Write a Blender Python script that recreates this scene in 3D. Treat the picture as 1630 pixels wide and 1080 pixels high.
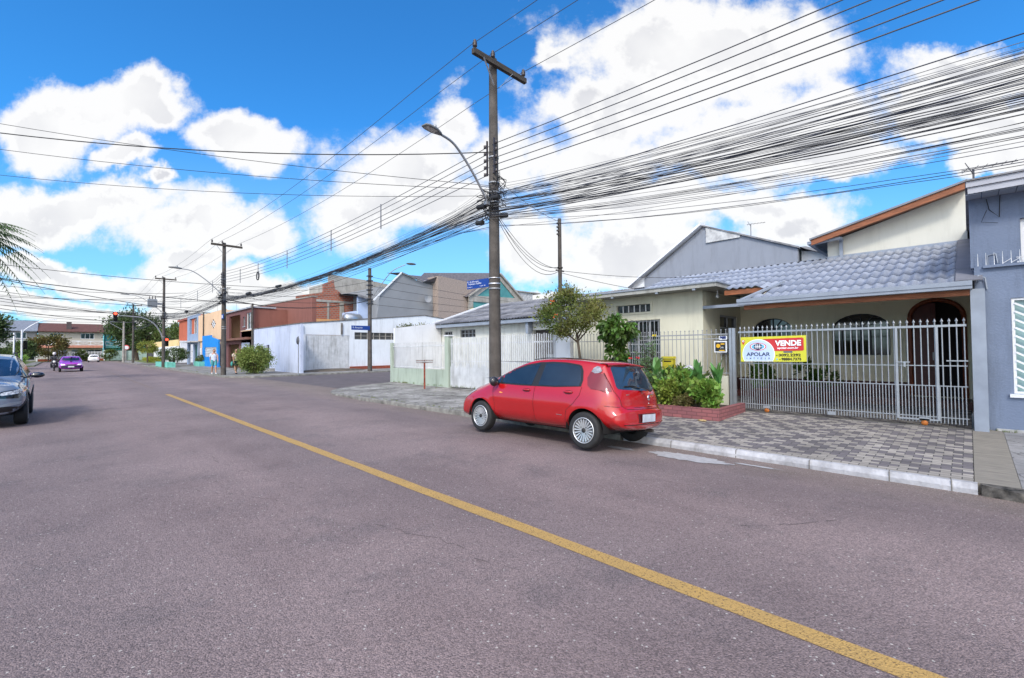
import bpy, bmesh, math, random
import numpy as np
from mathutils import Vector, Matrix
from mathutils.geometry import delaunay_2d_cdt
R=math.radians
sc=bpy.context.scene
for o in list(bpy.data.objects): bpy.data.objects.remove(o)
C=sc.collection
# ---------------------------------------------------------------- camera
F=724.0; YAW=R(44.85); PIT=R(1.4); ROL=R(-.49); HC=1.6
def ray(px,py):
    x=(px-815)/F; y=(540-py)/F
    c,s=math.cos(ROL),math.sin(ROL); x,y=c*x-s*y,s*x+c*y
    f=math.cos(PIT)-y*math.sin(PIT); z=math.sin(PIT)+y*math.cos(PIT)
    return Vector((x*math.cos(YAW)+f*math.sin(YAW),-x*math.sin(YAW)+f*math.cos(YAW),z))
cam=bpy.data.cameras.new('camera'); co=bpy.data.objects.new('camera',cam); C.objects.link(co)
cam.sensor_width=36; cam.lens=F/1630*36; cam.clip_end=3000; cam.clip_start=.05
ez=ray(815,540).normalized(); ex=(ray(815+F,540)-ray(815,540)).normalized(); ey=ez.cross(ex)*-1
m=Matrix((( ex.x,ey.x,-ez.x,0),(ex.y,ey.y,-ez.y,0),(ex.z,ey.z,-ez.z,HC),(0,0,0,1)))
co.matrix_world=m; sc.camera=co
# ---------------------------------------------------------------- sky and sun
SUN_EL=R(43); SUN_AZ=R(237)      # azimuth clockwise from +Y: behind the camera, veiled by cloud
w=bpy.data.worlds.new('World'); sc.world=w; w.use_nodes=True
N=w.node_tree.nodes; L=w.node_tree.links; N.clear()
def nd(t,**k):
    n=N.new(t)
    for a,b in k.items(): setattr(n,a,b)
    return n
def vmath(op,a,b=None):
    n=nd('ShaderNodeVectorMath',operation=op)
    for i,v in enumerate((a,b)):
        if v is None: continue
        if isinstance(v,(tuple,list)): n.inputs[i].default_value=v
        else: L.new(v,n.inputs[i])
    return n
def fm(op,a,b=None,c=None,clamp=False):
    n=nd('ShaderNodeMath',operation=op,use_clamp=clamp)
    for i,v in enumerate((a,b,c)):
        if v is None: continue
        if isinstance(v,(int,float)): n.inputs[i].default_value=v
        else: L.new(v,n.inputs[i])
    return n.outputs[0]
out=nd('ShaderNodeOutputWorld'); bg=nd('ShaderNodeBackground'); L.new(bg.outputs[0],out.inputs[0])
sky=nd('ShaderNodeTexSky',sky_type='NISHITA',sun_disc=False,sun_elevation=SUN_EL,sun_rotation=SUN_AZ)
sky.air_density=1.0; sky.dust_density=.35; sky.ozone_density=3.0
tc=nd('ShaderNodeTexCoord'); d=tc.outputs['Generated']
fx=Vector((math.cos(YAW),-math.sin(YAW),0)); fz=Vector((math.sin(YAW),math.cos(YAW),0))
du=vmath('DOT_PRODUCT',d,tuple(fx)).outputs['Value']; dw=vmath('DOT_PRODUCT',d,tuple(fz)).outputs['Value']
dz=vmath('DOT_PRODUCT',d,(0,0,1)).outputs['Value']
aw=fm('MAXIMUM',fm('ABSOLUTE',dw),.05)
u=fm('DIVIDE',du,aw); v=fm('DIVIDE',dz,aw)
cuv=nd('ShaderNodeCombineXYZ'); L.new(u,cuv.inputs[0]); L.new(v,cuv.inputs[1]); uv=cuv.outputs[0]
nb=nd('ShaderNodeTexNoise',noise_dimensions='3D'); nb.inputs['Scale'].default_value=3.2; nb.inputs['Detail'].default_value=9; nb.inputs['Roughness'].default_value=.62
L.new(uv,nb.inputs['Vector'])
nfine=nd('ShaderNodeTexNoise'); nfine.inputs['Scale'].default_value=8; nfine.inputs['Detail'].default_value=12; nfine.inputs['Roughness'].default_value=.65; L.new(uv,nfine.inputs['Vector'])
# ragged cloud outlines: bend the sky directions with noise first
def warp(sc_,amp,vin):
    q=nd('ShaderNodeTexNoise'); q.inputs['Scale'].default_value=sc_; q.inputs['Detail'].default_value=6; q.inputs['Roughness'].default_value=.6; L.new(vin,q.inputs['Vector'])
    s=vmath('SUBTRACT',q.outputs['Color'],(.5,.5,.5)); s=vmath('MULTIPLY',s.outputs[0],(amp,amp*.8,0)); return vmath('ADD',vin,s.outputs[0]).outputs[0]
uvb=warp(3.3,.30,uv)
# cumulus positions in the sky: (centre, radii) as directions from this street
blobs=[(155,160,150,62),(50,190,120,68),(235,135,70,60),(265,175,50,42),(410,232,85,50),(210,245,50,24),(248,280,36,20),(130,318,240,46),(300,352,175,50),(40,350,110,40),
 (400,375,90,40),(620,268,150,78),(600,330,120,62),(715,190,52,66),(800,255,75,76),(700,330,130,50),(880,80,48,40),(920,150,70,60),(1130,70,290,105),(1010,170,160,110),(1250,190,180,60),(960,260,120,80),
 (1120,240,230,70),(1560,130,170,42),(1500,185,220,62),(1350,250,170,48),(1180,330,190,34),(1040,330,160,62),(1000,410,190,58),(840,400,80,60),(1250,362,115,44),
 (1600,215,110,50),(1590,268,90,26),(110,430,300,30),(90,485,330,28),(370,455,120,36),(450,470,120,30),(1180,420,160,50),(280,400,120,24),(1000,480,500,20)]
mx=None
for (bx,by,rx,ry) in blobs:
    cu=(bx-815)/F; cv=(558-by)/F
    s=vmath('SUBTRACT',uvb,(cu,cv,0)); s=vmath('MULTIPLY',s.outputs[0],(F/rx*.94,F/ry*.94,0)); ln=vmath('LENGTH',s.outputs[0]).outputs['Value']
    e=fm('SUBTRACT',1.0,ln)
    if mx is None: mx=e
    else:
        n=nd('ShaderNodeMath',operation='SMOOTH_MAX'); L.new(mx,n.inputs[0]); L.new(e,n.inputs[1]); n.inputs[2].default_value=.22; mx=n.outputs[0]
mx=fm('MAXIMUM',mx,-1.0)
n1=fm('MULTIPLY',fm('SUBTRACT',nb.outputs['Fac'],.5),2.6)
n2=fm('MULTIPLY',fm('SUBTRACT',nfine.outputs['Fac'],.5),1.5)
dens=fm('ADD',fm('ADD',fm('MULTIPLY',mx,1.5),n1),n2)
mr=nd('ShaderNodeMapRange',interpolation_type='SMOOTHSTEP'); L.new(dens,mr.inputs[0]); mr.inputs[1].default_value=-.05; mr.inputs[2].default_value=.60
alpha=mr.outputs[0]
# brighter cloud tops, greyer bellies
ng=nd('ShaderNodeTexNoise'); ng.inputs['Scale'].default_value=4.2; ng.inputs['Detail'].default_value=9; off=vmath('ADD',uv,(.35,.9,.2)); L.new(off.outputs[0],ng.inputs['Vector'])
sh=fm('MULTIPLY',fm('SUBTRACT',dens,.35,clamp=True),1.0); shb=nd('ShaderNodeMapRange'); L.new(fm('MULTIPLY',fm('MULTIPLY',fm('SUBTRACT',dens,.45),1.6,clamp=True),ng.outputs['Fac']),shb.inputs[0]); shb.inputs[1].default_value=.40; shb.inputs[2].default_value=.95; shb.inputs[3].default_value=1; shb.inputs[4].default_value=0
cc=nd('ShaderNodeMix',data_type='RGBA'); L.new(shb.outputs[0],cc.inputs[0]); cc.inputs[6].default_value=(.42,.43,.48,1); cc.inputs[7].default_value=(.77,.765,.76,1)
skm=nd('ShaderNodeMix',data_type='RGBA',blend_type='MULTIPLY'); skm.inputs[0].default_value=1; L.new(sky.outputs[0],skm.inputs[6]); skm.inputs[7].default_value=(.036,.125,.190,1)
hz=nd('ShaderNodeMapRange'); L.new(v,hz.inputs[0]); hz.inputs[1].default_value=.50; hz.inputs[2].default_value=-.02; hz.inputs[3].default_value=0; hz.inputs[4].default_value=.62
skh=nd('ShaderNodeMix',data_type='RGBA'); L.new(hz.outputs[0],skh.inputs[0]); L.new(skm.outputs[2],skh.inputs[6]); skh.inputs[7].default_value=(.40,.60,.70,1)
fin=nd('ShaderNodeMix',data_type='RGBA'); L.new(fm('MULTIPLY',alpha,.97),fin.inputs[0]); L.new(skh.outputs[2],fin.inputs[6]); L.new(cc.outputs[2],fin.inputs[7])
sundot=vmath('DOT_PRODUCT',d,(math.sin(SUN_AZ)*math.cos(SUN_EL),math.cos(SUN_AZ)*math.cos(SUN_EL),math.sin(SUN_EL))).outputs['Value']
gl=nd('ShaderNodeMapRange',interpolation_type='SMOOTHSTEP'); L.new(sundot,gl.inputs[0]); gl.inputs[1].default_value=.35; gl.inputs[2].default_value=1.0   # added glow around the sun, out of view, to fill the porch and fronts
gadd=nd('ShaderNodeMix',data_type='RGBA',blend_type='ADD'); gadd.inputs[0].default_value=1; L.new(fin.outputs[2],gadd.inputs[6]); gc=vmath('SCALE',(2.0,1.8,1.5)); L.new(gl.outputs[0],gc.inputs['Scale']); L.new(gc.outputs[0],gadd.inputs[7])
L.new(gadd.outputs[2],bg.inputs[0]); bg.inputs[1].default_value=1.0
sl=bpy.data.lights.new('sun','SUN'); sl.energy=2.0; sl.angle=R(9); sl.color=(1,.93,.82)
so=bpy.data.objects.new('sun',sl); C.objects.link(so)
sd=Vector((math.sin(SUN_AZ)*math.cos(SUN_EL),math.cos(SUN_AZ)*math.cos(SUN_EL),math.sin(SUN_EL)))
so.rotation_euler=sd.to_track_quat('Z','Y').to_euler(); so.location=(10,-10,30)
sc.view_settings.view_transform='Standard'; sc.view_settings.look='None'; sc.view_settings.gamma=1; sc.view_settings.exposure=.40
# ---------------------------------------------------------------- helpers
def lin(c):
    if isinstance(c,str):
        c=c.lstrip('#'); c=[int(c[i:i+2],16)/255 for i in (0,2,4)]
        c=[x/12.92 if x<.04045 else ((x+.055)/1.055)**2.4 for x in c]
    return tuple(c)+(1,) if len(c)==3 else tuple(c)
MATS={}
def mat(name,col,rough=.8,var=.12,scale=2.0,bump=0,bscale=60,metal=0,spec=.4,coat=0,stain=0,col2=None,emit=0,trans=0,island=0,stretch=None,alpha=1):
    if name in MATS: return MATS[name]
    m=bpy.data.materials.new(name); m.use_nodes=True; n=m.node_tree.nodes; l=m.node_tree.links; b=n['Principled BSDF']
    c=lin(col); b.inputs['Roughness'].default_value=rough; b.inputs['Metallic'].default_value=metal; b.inputs['Specular IOR Level'].default_value=spec
    b.inputs['Coat Weight'].default_value=coat; b.inputs['Coat Roughness'].default_value=.03; b.inputs['Alpha'].default_value=alpha
    tc=n.new('ShaderNodeTexCoord'); vec=tc.outputs['Object']
    if stretch:
        mp=n.new('ShaderNodeMapping'); mp.inputs['Scale'].default_value=stretch; l.new(vec,mp.inputs[0]); vec=mp.outputs[0]
    nz=n.new('ShaderNodeTexNoise'); nz.inputs['Scale'].default_value=scale; nz.inputs['Detail'].default_value=8; nz.inputs['Roughness'].default_value=.6; l.new(vec,nz.inputs['Vector'])
    mix=n.new('ShaderNodeMix'); mix.data_type='RGBA'
    stain=min(1,stain*1.35)
    c2=lin(col2) if col2 else tuple(x*(1-var*2) for x in c[:3])+(1,)
    cr=n.new('ShaderNodeMapRange'); l.new(nz.outputs['Fac'],cr.inputs[0]); cr.inputs[1].default_value=.32; cr.inputs[2].default_value=.68
    l.new(cr.outputs[0],mix.inputs[0]); mix.inputs[6].default_value=c; mix.inputs[7].default_value=c2; res=mix.outputs[2]
    if island:
        g=n.new('ShaderNodeNewGeometry'); hs=n.new('ShaderNodeHueSaturation'); r=n.new('ShaderNodeMapRange'); l.new(g.outputs['Random Per Island'],r.inputs[0]); r.inputs[3].default_value=1-island; r.inputs[4].default_value=1+island*1.3
        l.new(r.outputs[0],hs.inputs['Value']); r2=n.new('ShaderNodeMapRange'); l.new(g.outputs['Random Per Island'],r2.inputs[0]); r2.inputs[3].default_value=.5-.03*island*2; r2.inputs[4].default_value=.5+.02; l.new(r2.outputs[0],hs.inputs['Hue']); l.new(res,hs.inputs['Color']); res=hs.outputs[0]
    if stain:
        mp2=n.new('ShaderNodeMapping'); mp2.inputs['Scale'].default_value=(2.2,2.2,.35); l.new(tc.outputs['Object'],mp2.inputs[0])
        ns=n.new('ShaderNodeTexNoise'); ns.inputs['Scale'].default_value=1.6; ns.inputs['Detail'].default_value=9; ns.inputs['Roughness'].default_value=.7; l.new(mp2.outputs[0],ns.inputs['Vector'])
        r=n.new('ShaderNodeMapRange'); l.new(ns.outputs['Fac'],r.inputs[0]); r.inputs[1].default_value=.5; r.inputs[2].default_value=.8; r.inputs[3].default_value=0; r.inputs[4].default_value=stain
        mx=n.new('ShaderNodeMix'); mx.data_type='RGBA'; mx.blend_type='MULTIPLY'; l.new(r.outputs[0],mx.inputs[0]); l.new(res,mx.inputs[6]); mx.inputs[7].default_value=(.35,.33,.30,1); res=mx.outputs[2]
    l.new(res,b.inputs['Base Color'])
    if bump:
        nb=n.new('ShaderNodeTexNoise'); nb.inputs['Scale'].default_value=bscale; nb.inputs['Detail'].default_value=4; l.new(vec,nb.inputs['Vector'])
        bp=n.new('ShaderNodeBump'); bp.inputs['Strength'].default_value=bump; bp.inputs['Distance'].default_value=.02; l.new(nb.outputs['Fac'],bp.inputs['Height']); l.new(bp.outputs[0],b.inputs['Normal'])
    if emit:
        b.inputs['Emission Color'].default_value=c; b.inputs['Emission Strength'].default_value=emit
    if trans:
        tr=n.new('ShaderNodeBsdfTranslucent'); l.new(res,tr.inputs[0]); ms=n.new('ShaderNodeMixShader'); ms.inputs[0].default_value=trans
        l.new(b.outputs[0],ms.inputs[1]); l.new(tr.outputs[0],ms.inputs[2]); l.new(ms.outputs[0],n['Material Output'].inputs[0])
    MATS[name]=m; return m
def link(o,parent=None):
    C.objects.link(o)
    if parent is not None:
        o.parent=parent
        if not parent.get('_local'): o.location=-Vector(parent['_w']) if '_w' in parent else (0,0,0)
    return o
def thing(name,label,cat,loc=(0,0,0),group=None,local=False):
    o=bpy.data.objects.new(name,None); C.objects.link(o); o.location=loc; o.empty_display_size=.2
    o['label']=label; o['category']=cat
    if group: o['group']=group
    if not local: o['_w']=list(loc)
    else: o['_local']=1
    return o
class MB:
    def __init__(s): s.v=[]; s.f=[]; s.sm=[]; s.mi=[]
    def add(s,vs,fs,smooth=False,mi=0):
        b=len(s.v); s.v+= [tuple(x) for x in vs]; s.f+=[tuple(i+b for i in f) for f in fs]; s.sm+=[smooth]*len(fs); s.mi+=[mi]*len(fs); return s
    def box(s,x0,y0,z0,x1,y1,z1,mi=0):
        if x0>x1:x0,x1=x1,x0
        if y0>y1:y0,y1=y1,y0
        if z0>z1:z0,z1=z1,z0
        return s.add([(x0,y0,z0),(x1,y0,z0),(x1,y1,z0),(x0,y1,z0),(x0,y0,z1),(x1,y0,z1),(x1,y1,z1),(x0,y1,z1)],
          [(0,3,2,1),(4,5,6,7),(0,1,5,4),(1,2,6,5),(2,3,7,6),(3,0,4,7)],mi=mi)
    def bar(s,p0,p1,w,h=None,up=(0,0,1),mi=0):
        p0=Vector(p0);p1=Vector(p1);h=h or w;d=(p1-p0).normalized();u=Vector(up)
        if abs(d.dot(u))>.98:u=Vector((1,0,0))
        a=d.cross(u).normalized()*w/2; b=a.cross(d).normalized()*h/2
        vs=[p+i*a+j*b for p in (p0,p1) for i,j in((-1,-1),(1,-1),(1,1),(-1,1))]
        return s.add(vs,[(3,2,1,0),(4,5,6,7),(0,1,5,4),(1,2,6,5),(2,3,7,6),(3,0,4,7)],mi=mi)
    def tube(s,path,r,n=8,cap=True,mi=0,smooth=True):
        P=[Vector(p) for p in path]; k=len(P); rr=r if isinstance(r,(list,tuple)) else [r]*k
        vs=[];ref=None
        for i,p in enumerate(P):
            t=(P[min(i+1,k-1)]-P[max(i-1,0)]).normalized()
            if ref is None: ref=Vector((0,0,1)) if abs(t.z)<.9 else Vector((1,0,0))
            a=t.cross(ref).normalized(); b=t.cross(a).normalized(); ref=a.cross(t)*1.0 if False else ref
            for j in range(n):
                th=2*math.pi*j/n; vs.append(p+(a*math.cos(th)+b*math.sin(th))*rr[i])
        fs=[]
        for i in range(k-1):
            for j in range(n): fs.append((i*n+j,i*n+(j+1)%n,(i+1)*n+(j+1)%n,(i+1)*n+j))
        s.add(vs,fs,smooth,mi)
        if cap: s.add(vs[:n],[tuple(range(n))],mi=mi); s.add(vs[-n:],[tuple(reversed(range(n)))],mi=mi)
        return s
    def cyl(s,p0,p1,r0,r1=None,n=12,mi=0): return s.tube([p0,p1],[r0,r0 if r1 is None else r1],n,mi=mi)
    def lathe(s,prof,c,axis='z',n=24,mi=0,smooth=True,arc=None):
        # prof: (r,h) list
        c=Vector(c); vs=[]
        for r,h in prof:
            for j in range(n):
                t=2*math.pi*j/n
                p={'z':(r*math.cos(t),r*math.sin(t),h),'y':(r*math.cos(t),h,r*math.sin(t)),'x':(h,r*math.cos(t),r*math.sin(t))}[axis]
                vs.append(c+Vector(p))
        fs=[(i*n+j,i*n+(j+1)%n,(i+1)*n+(j+1)%n,(i+1)*n+j) for i in range(len(prof)-1) for j in range(n)]
        return s.add(vs,fs,smooth,mi)
    def ball(s,c,r,n=12,m=8,mi=0):
        c=Vector(c); r=Vector((r,r,r)) if isinstance(r,(int,float)) else Vector(r)
        vs=[c+Vector((r.x*math.sin(math.pi*i/m)*math.cos(2*math.pi*j/n),r.y*math.sin(math.pi*i/m)*math.sin(2*math.pi*j/n),r.z*math.cos(math.pi*i/m))) for i in range(m+1) for j in range(n)]
        fs=[(i*n+j,i*n+(j+1)%n,(i+1)*n+(j+1)%n,(i+1)*n+j) for i in range(m) for j in range(n)]
        return s.add(vs,fs,True,mi)
    def slab(s,outline,plane,pos,th,holes=(),mi=0):
        """2D outline (with holes) extruded: plane X -> (y,z) at x=pos..pos+th; Y -> (x,z); Z -> (x,y)"""
        pts=[];edges=[];faces=[]
        loops=[list(outline)]+[list(h) for h in holes]
        ids=[]
        for lp in loops:
            b=len(pts); pts+=[Vector(p) for p in lp]; k=len(lp); edges+=[(b+i,b+(i+1)%k) for i in range(k)]; ids.append(list(range(b,b+k)))
        ov,oe,of,*_=delaunay_2d_cdt(pts,edges,[],2,1e-5) if False else delaunay_2d_cdt(pts,edges,[],0,1e-5)
        def inside(p,lp):
            c=False;x,y=p;k=len(lp)
            for i in range(k):
                x1,y1=lp[i];x2,y2=lp[(i+1)%k]
                if (y1>y)!=(y2>y) and x<(x2-x1)*(y-y1)/(y2-y1)+x1:c=not c
            return c
        tri=[]
        for f in of:
            cx=sum(ov[i][0] for i in f)/len(f);cy=sum(ov[i][1] for i in f)/len(f)
            if inside((cx,cy),loops[0]) and not any(inside((cx,cy),h) for h in loops[1:]): tri.append(tuple(f))
        def m3(p,t):
            a,b=p
            return {'X':(pos+t,a,b),'Y':(a,pos+t,b),'Z':(a,b,pos+t)}[plane]
        k=len(ov); vs=[m3(p,0) for p in ov]+[m3(p,th) for p in ov]
        fs=[f for f in tri]+[tuple(reversed([i+k for i in f])) for f in tri]
        s.add(vs,fs,mi=mi)
        for lp in loops:
            q=len(lp); vv=[m3(p,0) for p in lp]+[m3(p,th) for p in lp]
            s.add(vv,[(i,(i+1)%q,q+(i+1)%q,q+i) for i in range(q)],mi=mi)
        return s
    def mesh(s,name,mats,recalc=True):
        me=bpy.data.meshes.new(name); me.from_pydata(s.v,[],s.f)
        for mm in (mats if isinstance(mats,(list,tuple)) else [mats]): me.materials.append(mm)
        me.polygons.foreach_set('use_smooth',s.sm); me.polygons.foreach_set('material_index',s.mi)
        if recalc:
            bm=bmesh.new(); bm.from_mesh(me); bmesh.ops.recalc_face_normals(bm,faces=bm.faces); bm.to_mesh(me); bm.free()
        me.update(); return me
    def build(s,name,mats,parent=None,label=None,recalc=True,kind=None):
        o=bpy.data.objects.new(name,s.mesh(name,mats,recalc)); link(o,parent)
        if label: o['label']=label
        if kind: o['kind']=kind
        return o
    def top(s,name,mats,label,cat,group=None,base=None,recalc=True):
        """a thing that is one mesh, origin at its base"""
        if base is None:
            a=np.array(s.v); base=((a[:,0].min()+a[:,0].max())/2,(a[:,1].min()+a[:,1].max())/2,a[:,2].min())
        s.v=[(x-base[0],y-base[1],z-base[2]) for x,y,z in s.v]
        o=bpy.data.objects.new(name,s.mesh(name,mats,recalc)); C.objects.link(o); o.location=base
        o['label']=label;o['category']=cat
        if group:o['group']=group
        return o
def arc(cx,cz,rx,rz,a0,a1,n=14): return [(cx+rx*math.cos(R(a0+(a1-a0)*i/n)),cz+rz*math.sin(R(a0+(a1-a0)*i/n))) for i in range(n+1)]
def rect(a0,b0,a1,b1): return [(a0,b0),(a1,b0),(a1,b1),(a0,b1)]
def struct(mb,name,m,recalc=True):
    o=mb.build(name,m,None,recalc=recalc); o['kind']='structure'; return o
def copy_tree(o,parent=None):
    c=o.copy(); C.objects.link(c); c.parent=parent
    for ch in list(o.children): copy_tree(ch,c)
    return c
def text_mesh(body,size,bold=0,spacing=1.0,shear=0,res=3):
    cu=bpy.data.curves.new('t','FONT'); cu.body=body; cu.size=size; cu.offset=bold; cu.space_character=spacing; cu.shear=shear; cu.resolution_u=res; cu.align_x='LEFT'
    o=bpy.data.objects.new('t',cu); C.objects.link(o); bpy.context.view_layer.update()
    me=bpy.data.meshes.new_from_object(o.evaluated_get(bpy.context.evaluated_depsgraph_get()))
    vs=[tuple(v.co) for v in me.vertices]; fs=[tuple(p.vertices) for p in me.polygons]
    bpy.data.objects.remove(o); bpy.data.curves.remove(cu); bpy.data.meshes.remove(me)
    return vs,fs
def put_text(mb,body,size,org,right,up,width=None,bold=0,center=False,spacing=1.0,mi=0,height=None):
    vs,fs=text_mesh(body,size,bold,spacing)
    xs=[v[0] for v in vs]; ys=[v[1] for v in vs]; w0=max(xs)-min(xs); h0=max(ys)-min(ys); k=(width/w0) if width else 1; kh=(height/h0) if height else 1
    org=Vector(org);right=Vector(right);up=Vector(up)
    x0=min(xs)+(w0/2 if center else 0)
    mb.add([org+right*((v[0]-x0)*k)+up*((v[1]-min(ys))*kh) for v in vs],fs,mi=mi)
# ---------------------------------------------------------------- setting: ground, roads, pavements
def road_mat():
    m=bpy.data.materials.new('asphalt'); m.use_nodes=True; n=m.node_tree.nodes; l=m.node_tree.links; b=n['Principled BSDF']
    tc=n.new('ShaderNodeTexCoord'); V=tc.outputs['Object']
    def noise(s,d=6,r=.6,vec=V):
        q=n.new('ShaderNodeTexNoise'); q.inputs['Scale'].default_value=s; q.inputs['Detail'].default_value=d; q.inputs['Roughness'].default_value=r; l.new(vec,q.inputs['Vector']); return q.outputs['Fac']
    def rng(x,a,b2,c=0,d2=1):
        q=n.new('ShaderNodeMapRange'); l.new(x,q.inputs[0]); q.inputs[1].default_value=a;q.inputs[2].default_value=b2;q.inputs[3].default_value=c;q.inputs[4].default_value=d2; return q.outputs[0]
    def mix(f,a,c,bt='MIX'):
        q=n.new('ShaderNodeMix'); q.data_type='RGBA'; q.blend_type=bt
        for i,x in((0,f),(6,a),(7,c)):
            if isinstance(x,(int,float)): q.inputs[i].default_value=x
            elif isinstance(x,tuple): q.inputs[i].default_value=x
            else: l.new(x,q.inputs[i])
        return q.outputs[2]
    mp=n.new('ShaderNodeMapping'); mp.inputs['Scale'].default_value=(1,.16,1); l.new(V,mp.inputs[0])
    base=mix(rng(noise(1.3,8,.65,mp.outputs[0]),.3,.7),(.138,.104,.106,1),(.205,.157,.158,1))
    base=mix(rng(noise(.35,3),.4,.62),base,(.212,.164,.165,1))
    # worn darker wheel bands along the lanes, with ragged edges
    sep=n.new('ShaderNodeSeparateXYZ'); l.new(V,sep.inputs[0])
    mm=n.new('ShaderNodeMath'); mm.operation='ADD'; l.new(sep.outputs[0],mm.inputs[0]); l.new(rng(noise(.5,5),0,1,-.8,.8),mm.inputs[1])
    band=n.new('ShaderNodeMath'); band.operation='PINGPONG'; l.new(mm.outputs[0],band.inputs[0]); band.inputs[1].default_value=1.5
    base=mix(rng(band.outputs[0],.2,1.2,.35,0),base,(.105,.086,.092,1))
    base=mix(rng(noise(.8,9,.75),.52,.68,0,.6),base,(.095,.083,.09,1))
    gd=n.new('ShaderNodeMath'); gd.operation='ADD'; l.new(sep.outputs[0],gd.inputs[0]); l.new(rng(noise(2.2,7,.7),0,1,-.9,.9),gd.inputs[1])
    base=mix(rng(gd.outputs[0],6.3,7.6,0,.55),base,(.15,.125,.10,1))
    # stones in the binder
    vo=n.new('ShaderNodeTexVoronoi'); vo.inputs['Scale'].default_value=120; l.new(V,vo.inputs['Vector'])
    sepc=n.new('ShaderNodeSeparateColor'); l.new(vo.outputs['Color'],sepc.inputs[0])
    st=mix(rng(sepc.outputs[0],0,1,.0,1),(.45,.45,.45,1),(1.55,1.52,1.48,1))
    base=mix(.75,base,st,'MULTIPLY')
    vo2=n.new('ShaderNodeTexVoronoi'); vo2.inputs['Scale'].default_value=42; l.new(V,vo2.inputs['Vector']); s2=n.new('ShaderNodeSeparateColor'); l.new(vo2.outputs['Color'],s2.inputs[0])
    big=n.new('ShaderNodeMath'); big.operation='MULTIPLY'; l.new(rng(s2.outputs[1],.94,.96),big.inputs[0]); l.new(rng(vo2.outputs['Distance'],.36,.24),big.inputs[1])
    base=mix(big.outputs[0],base,(.38,.35,.33,1))
    l.new(base,b.inputs['Base Color']); b.inputs['Roughness'].default_value=.82; b.inputs['Specular IOR Level'].default_value=.35
    bp=n.new('ShaderNodeBump'); bp.inputs['Strength'].default_value=.55; bp.inputs['Distance'].default_value=.012; l.new(vo.outputs['Distance'],bp.inputs['Height']); bp.invert=True
    bp2=n.new('ShaderNodeBump'); bp2.inputs['Strength'].default_value=.3; bp2.inputs['Distance'].default_value=.03; l.new(noise(14,4),bp2.inputs['Height']); l.new(bp.outputs[0],bp2.inputs['Normal']); l.new(bp2.outputs[0],b.inputs['Normal'])
    return m
ROAD=road_mat()
def slab_stone_mat(name,ca,cb,cc_):
    m=bpy.data.materials.new(name); m.use_nodes=True; n=m.node_tree.nodes; l=m.node_tree.links; b=n['Principled BSDF']
    tc=n.new('ShaderNodeTexCoord'); V=tc.outputs['Object']
    vo=n.new('ShaderNodeTexVoronoi'); vo.inputs['Scale'].default_value=1.7; mp=n.new('ShaderNodeMapping'); mp.inputs['Scale'].default_value=(1.3,.8,1); l.new(V,mp.inputs[0]); 
    dn=n.new('ShaderNodeTexNoise'); dn.inputs['Scale'].default_value=3; dn.inputs['Detail'].default_value=5; l.new(V,dn.inputs['Vector'])
    va=n.new('ShaderNodeVectorMath'); va.operation='ADD'; l.new(mp.outputs[0],va.inputs[0]); vs=n.new('ShaderNodeVectorMath'); vs.operation='SCALE'; l.new(dn.outputs['Color'],vs.inputs[0]); vs.inputs['Scale'].default_value=.5; l.new(vs.outputs[0],va.inputs[1]); l.new(va.outputs[0],vo.inputs['Vector'])
    vo.feature='DISTANCE_TO_EDGE'
    nz=n.new('ShaderNodeTexNoise'); nz.inputs['Scale'].default_value=1.1; nz.inputs['Detail'].default_value=10; nz.inputs['Roughness'].default_value=.72; l.new(V,nz.inputs['Vector'])
    cr=n.new('ShaderNodeValToRGB'); cr.color_ramp.elements[0].position=.36; cr.color_ramp.elements[0].color=ca; cr.color_ramp.elements[1].position=.66; cr.color_ramp.elements[1].color=cb
    e=cr.color_ramp.elements.new(.5); e.color=cc_; l.new(nz.outputs['Fac'],cr.inputs[0])
    r=n.new('ShaderNodeMapRange'); l.new(vo.outputs['Distance'],r.inputs[0]); r.inputs[1].default_value=.0; r.inputs[2].default_value=.03; r.inputs[3].default_value=.45; r.inputs[4].default_value=1
    mx=n.new('ShaderNodeMix'); mx.data_type='RGBA'; mx.blend_type='MULTIPLY'; mx.inputs[0].default_value=1; l.new(cr.outputs[0],mx.inputs[6]); l.new(r.outputs[0],mx.inputs[7]); l.new(mx.outputs[2],b.inputs['Base Color']); b.inputs['Roughness'].default_value=.88
    n3=n.new('ShaderNodeTexNoise'); n3.inputs['Scale'].default_value=9; n3.inputs['Detail'].default_value=9; n3.inputs['Roughness'].default_value=.7; l.new(V,n3.inputs['Vector'])
    bp=n.new('ShaderNodeBump'); bp.inputs['Strength'].default_value=.9; bp.inputs['Distance'].default_value=.035; l.new(n3.outputs['Fac'],bp.inputs['Height'])
    bp2=n.new('ShaderNodeBump'); bp2.inputs['Strength'].default_value=.8; bp2.inputs['Distance'].default_value=.015; l.new(r.outputs[0],bp2.inputs['Height']); l.new(bp.outputs[0],bp2.inputs['Normal']); l.new(bp2.outputs[0],b.inputs['Normal'])
    return m
STONE=slab_stone_mat('worn stone paving',(.085,.078,.068,1),(.36,.345,.33,1),(.21,.20,.185,1))
STONE2=slab_stone_mat('grey rough paving',(.15,.145,.15,1),(.30,.295,.30,1),(.22,.215,.22,1))
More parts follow.
